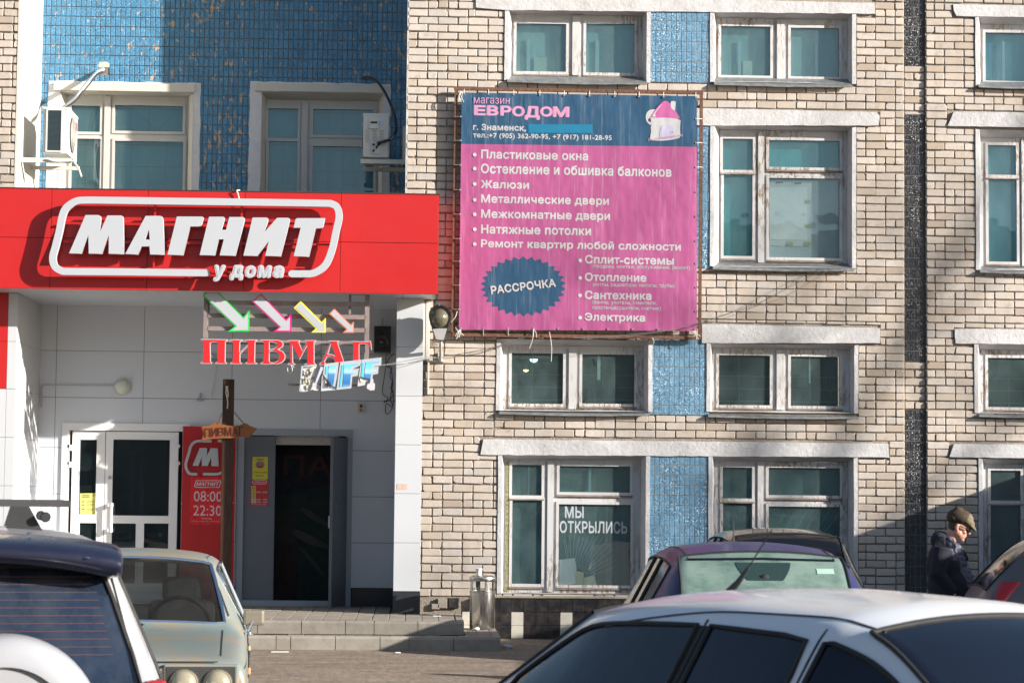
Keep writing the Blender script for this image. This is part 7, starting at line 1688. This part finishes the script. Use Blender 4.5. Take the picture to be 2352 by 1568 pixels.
# roof rack
b = MB(); b.box(-1.02, -.96, -.50, .50, 1.735, 1.765); b.box(-.32, -.26, -.50, .50, 1.735, 1.765); b.build('rack_bar', mat('grey_rack', (.075, .075, .08), .4, metal=.4), SV, local=True)
for x in (-.99, -.29):
    for y in (-.30, .30):
        b = MB(); b.add([(x-.05, y-.08, 1.63), (x+.05, y-.08, 1.63), (x+.05, y+.08, 1.63), (x-.05, y+.08, 1.63), (x-.03, y-.02, 1.735), (x+.03, y-.02, 1.735), (x+.03, y+.05, 1.735), (x-.03, y+.05, 1.735)], [(0, 1, 5, 4), (1, 2, 6, 5), (2, 3, 7, 6), (3, 0, 4, 7), (4, 5, 6, 7)])
        b.build('rack_foot', MBLACK, SV, local=True); MB().lathe([(0, -.05), (.02, -.05), (.024, -.03), (.01, 0)], (x-.04, y-.09, 1.69), 'X', 10).build('rack_knob', MBLACK, SV, smooth=True, local=True)
for x in (-1.3, 1.2):
    for y in (.76, -.76): wheel(SV, x, y, .34, .2)

# ================================================================== MAN
PM = thing('person', (4.95, -8.15, 0), 'man in brown fur cap and dark navy quilted jacket, head bowed, beside the wall', 'person', rz=0.0)
def remesh(name, parts, vox, m_list, parent, assign, smooth_it=2):
    """fuse overlapping solids into one continuous skin"""
    bm = bmesh.new()
    for me in parts: bm.from_mesh(me)
    me = bpy.data.meshes.new(name); bm.to_mesh(me); bm.free(); o = bpy.data.objects.new('t', me); COL.objects.link(o)
    a = o.modifiers.new('r', 'REMESH'); a.mode = 'VOXEL'; a.voxel_size = vox; b = o.modifiers.new('s', 'SMOOTH'); b.iterations = smooth_it; b.factor = .5
    dg = bpy.context.evaluated_depsgraph_get(); ev = bpy.data.meshes.new_from_object(o.evaluated_get(dg)); COL.objects.unlink(o); bpy.data.objects.remove(o); ev.materials.clear()
    for m_ in m_list: ev.materials.append(m_)
    ev.polygons.foreach_set('use_smooth', [True]*len(ev.polygons))
    if assign: ev.polygons.foreach_set('material_index', [assign(p.center) for p in ev.polygons])
    return link(name, ev, None, parent, local=True)
def ell(c, r, rot=None, n=3):
    me = bpy.data.meshes.new('e'); bm = bmesh.new(); bmesh.ops.create_icosphere(bm, subdivisions=n, radius=1)
    for v_ in bm.verts:
        p = V((v_.co.x*r[0], v_.co.y*r[1], v_.co.z*r[2]))
        if rot: p = rot @ p
        v_.co = p+V(c)
    bm.to_mesh(me); bm.free(); return me
def limb(pts, rs, n=14):
    b = MB(); b.tube(pts, rs, n); return b.mesh('l')
Ry = lambda a: Matrix.Rotation(a, 3, 'Y')
bow = R(22)                                              # the head bows forward (towards +x)
HC = V((.085, 0, 1.560))
def hp3(x, y, z): return HC+Ry(bow) @ V((x, y, z))
hr = Ry(bow)
MSKIN = mat('skin', (.46, .24, .17), .5, var=.1, scale=20, b=.2, bscale=120, bdist=.002)
MHAIR = mat('short_grey_brown_hair', (.06, .045, .035), .8)
MJKT = mat('navy_quilted_jacket', (.042, .043, .078), .55, var=.12, scale=10, b=.25, bscale=30, bdist=.006); MSLV = mat('dark_wool_sleeve', (.014, .014, .026), .95, var=.2, scale=20, b=.4, bscale=140, bdist=.003)
MTRS = mat('black_trousers', (.012, .012, .016), .8); MSHOE = mat('black_shoes', (.01, .01, .01), .4)
body_parts = [ell(hp3(0, 0, .03), (.100, .078, .108), hr), ell(hp3(.035, 0, -.055), (.066, .062, .062), hr), ell(hp3(.07, 0, -.092), (.030, .034, .024), hr),   # skull, jaw, chin
    ell(hp3(.088, 0, .03), (.022, .055, .014), hr), ell(hp3(.112, 0, -.012), (.020, .014, .020), hr), ell(hp3(.104, 0, .008), (.013, .010, .026), hr),                # brow, nose tip, bridge
    ell(hp3(.088, .0, -.05), (.018, .026, .009), hr), ell(hp3(.086, .0, -.063), (.016, .024, .008), hr),                                                           # lips
    ell(hp3(.066, .040, -.018), (.026, .022, .022), hr), ell(hp3(.066, -.040, -.018), (.026, .022, .022), hr), ell(hp3(.02, .055, -.05), (.04, .02, .03), hr), ell(hp3(.02, -.055, -.05), (.04, .02, .03), hr), # cheeks, jowls
    ell(hp3(-.008, -.083, -.005), (.019, .010, .031), hr, 2), ell(hp3(-.008, .083, -.005), (.019, .010, .031), hr, 2), ell(hp3(.0, -.078, -.022), (.012, .010, .012), hr, 2),
    limb([(-.01, 0, 1.40), (.02, 0, 1.46), (.055, 0, 1.53)], [.072, .062, .062]),
    # trunk, hips, legs in stride
    ell((-.02, 0, 1.20), (.165, .215, .26)), ell((.01, 0, 1.02), (.185, .205, .22)), ell((-.01, 0, .90), (.16, .19, .15)), limb([(-.03, -.17, 1.38), (-.03, .17, 1.38)], [.085, .085]),
    limb([(0, -.10, .90), (.10, -.10, .50), (.02, -.10, .10)], [.105, .075, .05]), limb([(0, .10, .90), (-.02, .10, .50), (-.22, .10, .14)], [.105, .075, .05]),
    ell((.08, -.10, .05), (.14, .05, .05)), ell((-.18, .10, .08), (.13, .05, .05), Ry(.5)),
    # arms: upper arm, forearm into the pocket, hands
    limb([(-.05, -.225, 1.36), (-.09, -.27, 1.12), (.04, -.23, .93)], [.07, .055, .042]), limb([(-.05, .225, 1.36), (-.06, .26, 1.12), (.06, .22, .93)], [.07, .055, .042]),
    ell((.085, -.20, .90), (.05, .025, .04)), ell((.09, .20, .90), (.05, .025, .04))]
for s in (-1, 1):
    for k in range(4): body_parts.append(limb([(.11, s*.20, .915-k*.017), (.145, s*.19, .905-k*.017), (.165, s*.175, .89-k*.016)], [.010, .009, .008], 8))
    body_parts.append(limb([(.085, s*.185, .93), (.12, s*.165, .925), (.14, s*.155, .91)], [.011, .010, .009], 8))
def asg(c):
    if c.z > 1.40 and (c.x-HC.x)*(c.x-HC.x)+c.y*c.y+(c.z-HC.z)**2 < .14**2+.01:
        q = hr.transposed() @ (V(c)-HC)
        if q.x < -.015 and q.z > -.045 and not (abs(q.y) > .076 and q.x > -.03): return 1
        return 0
    if c.z < .08: return 4
    if c.z < .92 and not (abs(c.y) > .15 and c.z > .83): return 3
    if abs(c.y) > .14 and c.z < .955 and c.x > .04: return 0
    return 2
bodyo = remesh('body', body_parts, .0065, [MSKIN, MHAIR, MSLV, MTRS, MSHOE], PM, asg, 2)
# jacket: sleeves and trunk a little outside the body, skirt over the hips
jk = [ell((-.02, 0, 1.19), (.19, .235, .27)), ell((.02, 0, 1.02), (.22, .235, .25)), ell((.0, 0, .88), (.205, .225, .17)), limb([(-.03, -.17, 1.375), (-.03, .17, 1.375)], [.105, .105]),
      limb([(-.05, -.215, 1.36), (-.10, -.275, 1.13), (.03, -.245, .955)], [.096, .082, .062]), limb([(-.05, .215, 1.36), (-.07, .27, 1.13), (.05, .235, .955)], [.096, .082, .062]),
      ell((-.085, 0, 1.445), (.085, .115, .075), Ry(-.4)), limb([(-.07, -.09, 1.44), (.02, -.095, 1.42), (.10, -.03, 1.36)], [.035, .034, .03]), limb([(-.07, .09, 1.44), (.02, .095, 1.42), (.10, .03, 1.36)], [.035, .034, .03])]
def asg2(c): return 0 if (c.x > -.03 and abs(c.y) < .215 and c.z > 1.0 and not (c.y < -.17 and c.z < 1.26)) else 1
jo = remesh('jacket', jk, .010, [MJKT, MSLV], PM, asg2, 3)
# quilting grooves
b = MB()
for z_ in [1.05+.052*k for k in range(7)]:
    pts = []
    for k in range(13):
        a = -1.75+k*(1.75*1.25)/12
        o_ = V((-.02, 0, z_)); d_ = V((cos(a), sin(a), 0)); rx = .205; ry = .25
        pts.append((o_.x+cos(a)*rx*1.0, sin(a)*ry, z_+.012*cos(a*2)))
    pass
me = jo.data
for v_ in me.vertices:
    c = v_.co
    if asg2(c) == 0:
        g = min(abs(((c.z*1.0+.15*c.x)/.052) % 1-.5)*2, abs(((math.atan2(c.y, c.x+.1)*.22)/.055) % 1-.5)*2)
        v_.co = c + v_.normal*(.016*(g**.5)-.009)
    else:
        n1 = mnoise.noise(V((c.x*4, c.y*4, c.z*14+c.x*10))); v_.co = c+v_.normal*(.007*n1)
MB().tube([(.195-.0*k, -.01, 1.33-k*.06) if k else (.125, -.0, 1.375) for k in range(8)], .004, 5).build('zip', MSTEELG, jo, local=True) if False else None
b = MB(); b.tube(spline([(.105, -.02, 1.37), (.165, -.015, 1.30), (.185, -.01, 1.20), (.21, 0, 1.10), (.238, 0, 1.0), (.225, 0, .86)]), .005, 6); b.build('zip', MSTEELG, PM, smooth=True, local=True)
b = MB(); b.tube(spline([(.05, -.06, 1.42), (.13, -.045, 1.345), (.172, -.02, 1.26)]), .016, 6); b.build('scarf', MBLACK, PM, smooth=True, local=True)
# fur cap with peak
MFUR = mat('brown_fur', (.055, .038, .024), .75, var=.45, scale=30, b=.7, bscale=200, bdist=.006, spec=.3); MFURL = mat('light_fur', (.14, .11, .07), .75, var=.3, scale=30, b=.7, bscale=200, bdist=.006, spec=.3)
cap = [ell(hp3(-.012, 0, .090), (.125, .103, .082), Ry(bow-.12)), ell(hp3(-.045, 0, .125), (.062, .075, .058), hr), ell(hp3(.05, 0, .082), (.088, .088, .052), Ry(bow+.25)), ell(hp3(-.06, 0, .062), (.075, .098, .052), hr), ell(hp3(.115, 0, .052), (.058, .068, .020), Ry(bow+.38)), ell(hp3(-.03, 0, .12), (.07, .06, .045), hr)]
remesh('cap', cap, .007, [MFUR, MFURL], PM, lambda c: 1 if (hr.transposed() @ (V(c)-HC)).x > .055 else 0, 2)
# glasses and eyes
MEYEW = mat('eye_white', (.5, .48, .45), .2); MLENS2 = mat('grey_lens', (.05, .05, .055), .08, coat=.8)
b = MB()
for s in (-1, 1):
    cc = hp3(.098, s*.032, .012); pts = [cc+hr @ V((0, cos(2*pi*k/14)*.024, sin(2*pi*k/14)*.016)) for k in range(15)]; b.tube(pts, .0025, 5, caps=False); b.tube([hp3(.098, s*.056, .016), hp3(.06, s*.078, .018), hp3(.0, s*.086, .014)], .0032, 5)
    e_ = ell(hp3(.082, s*.032, .012), (.011, .012, .009), hr, 2); link('eye', e_, MEYEW, PM, local=True)
    l_ = MB(); l_.lathe([(0, .001), (.015, 0)], (0, 0, 0), 'X', 14); me = l_.mesh('lens')
    for v_ in me.vertices: v_.co = hp3(.0985+v_.co.x, s*.032+v_.co.y*1.5, .012+v_.co.z)
    link('lens', me, MLENS2, PM, local=True)
b.tube([hp3(.10, -.009, .014), hp3(.104, 0, .018), hp3(.10, .009, .014)], .0025, 5); b.build('glasses', MBLACK, PM, smooth=True, local=True)
PM.rotation_euler = (0, 0, R(-14)); WM[PM.name] = Matrix()
# ================================================================== TIDY UP
for o in S.objects:
    if o.type == 'MESH' and o.data.materials and any(mm is None for mm in o.data.materials) and len(o.data.materials) == 1: pass
bpy.context.view_layer.update()
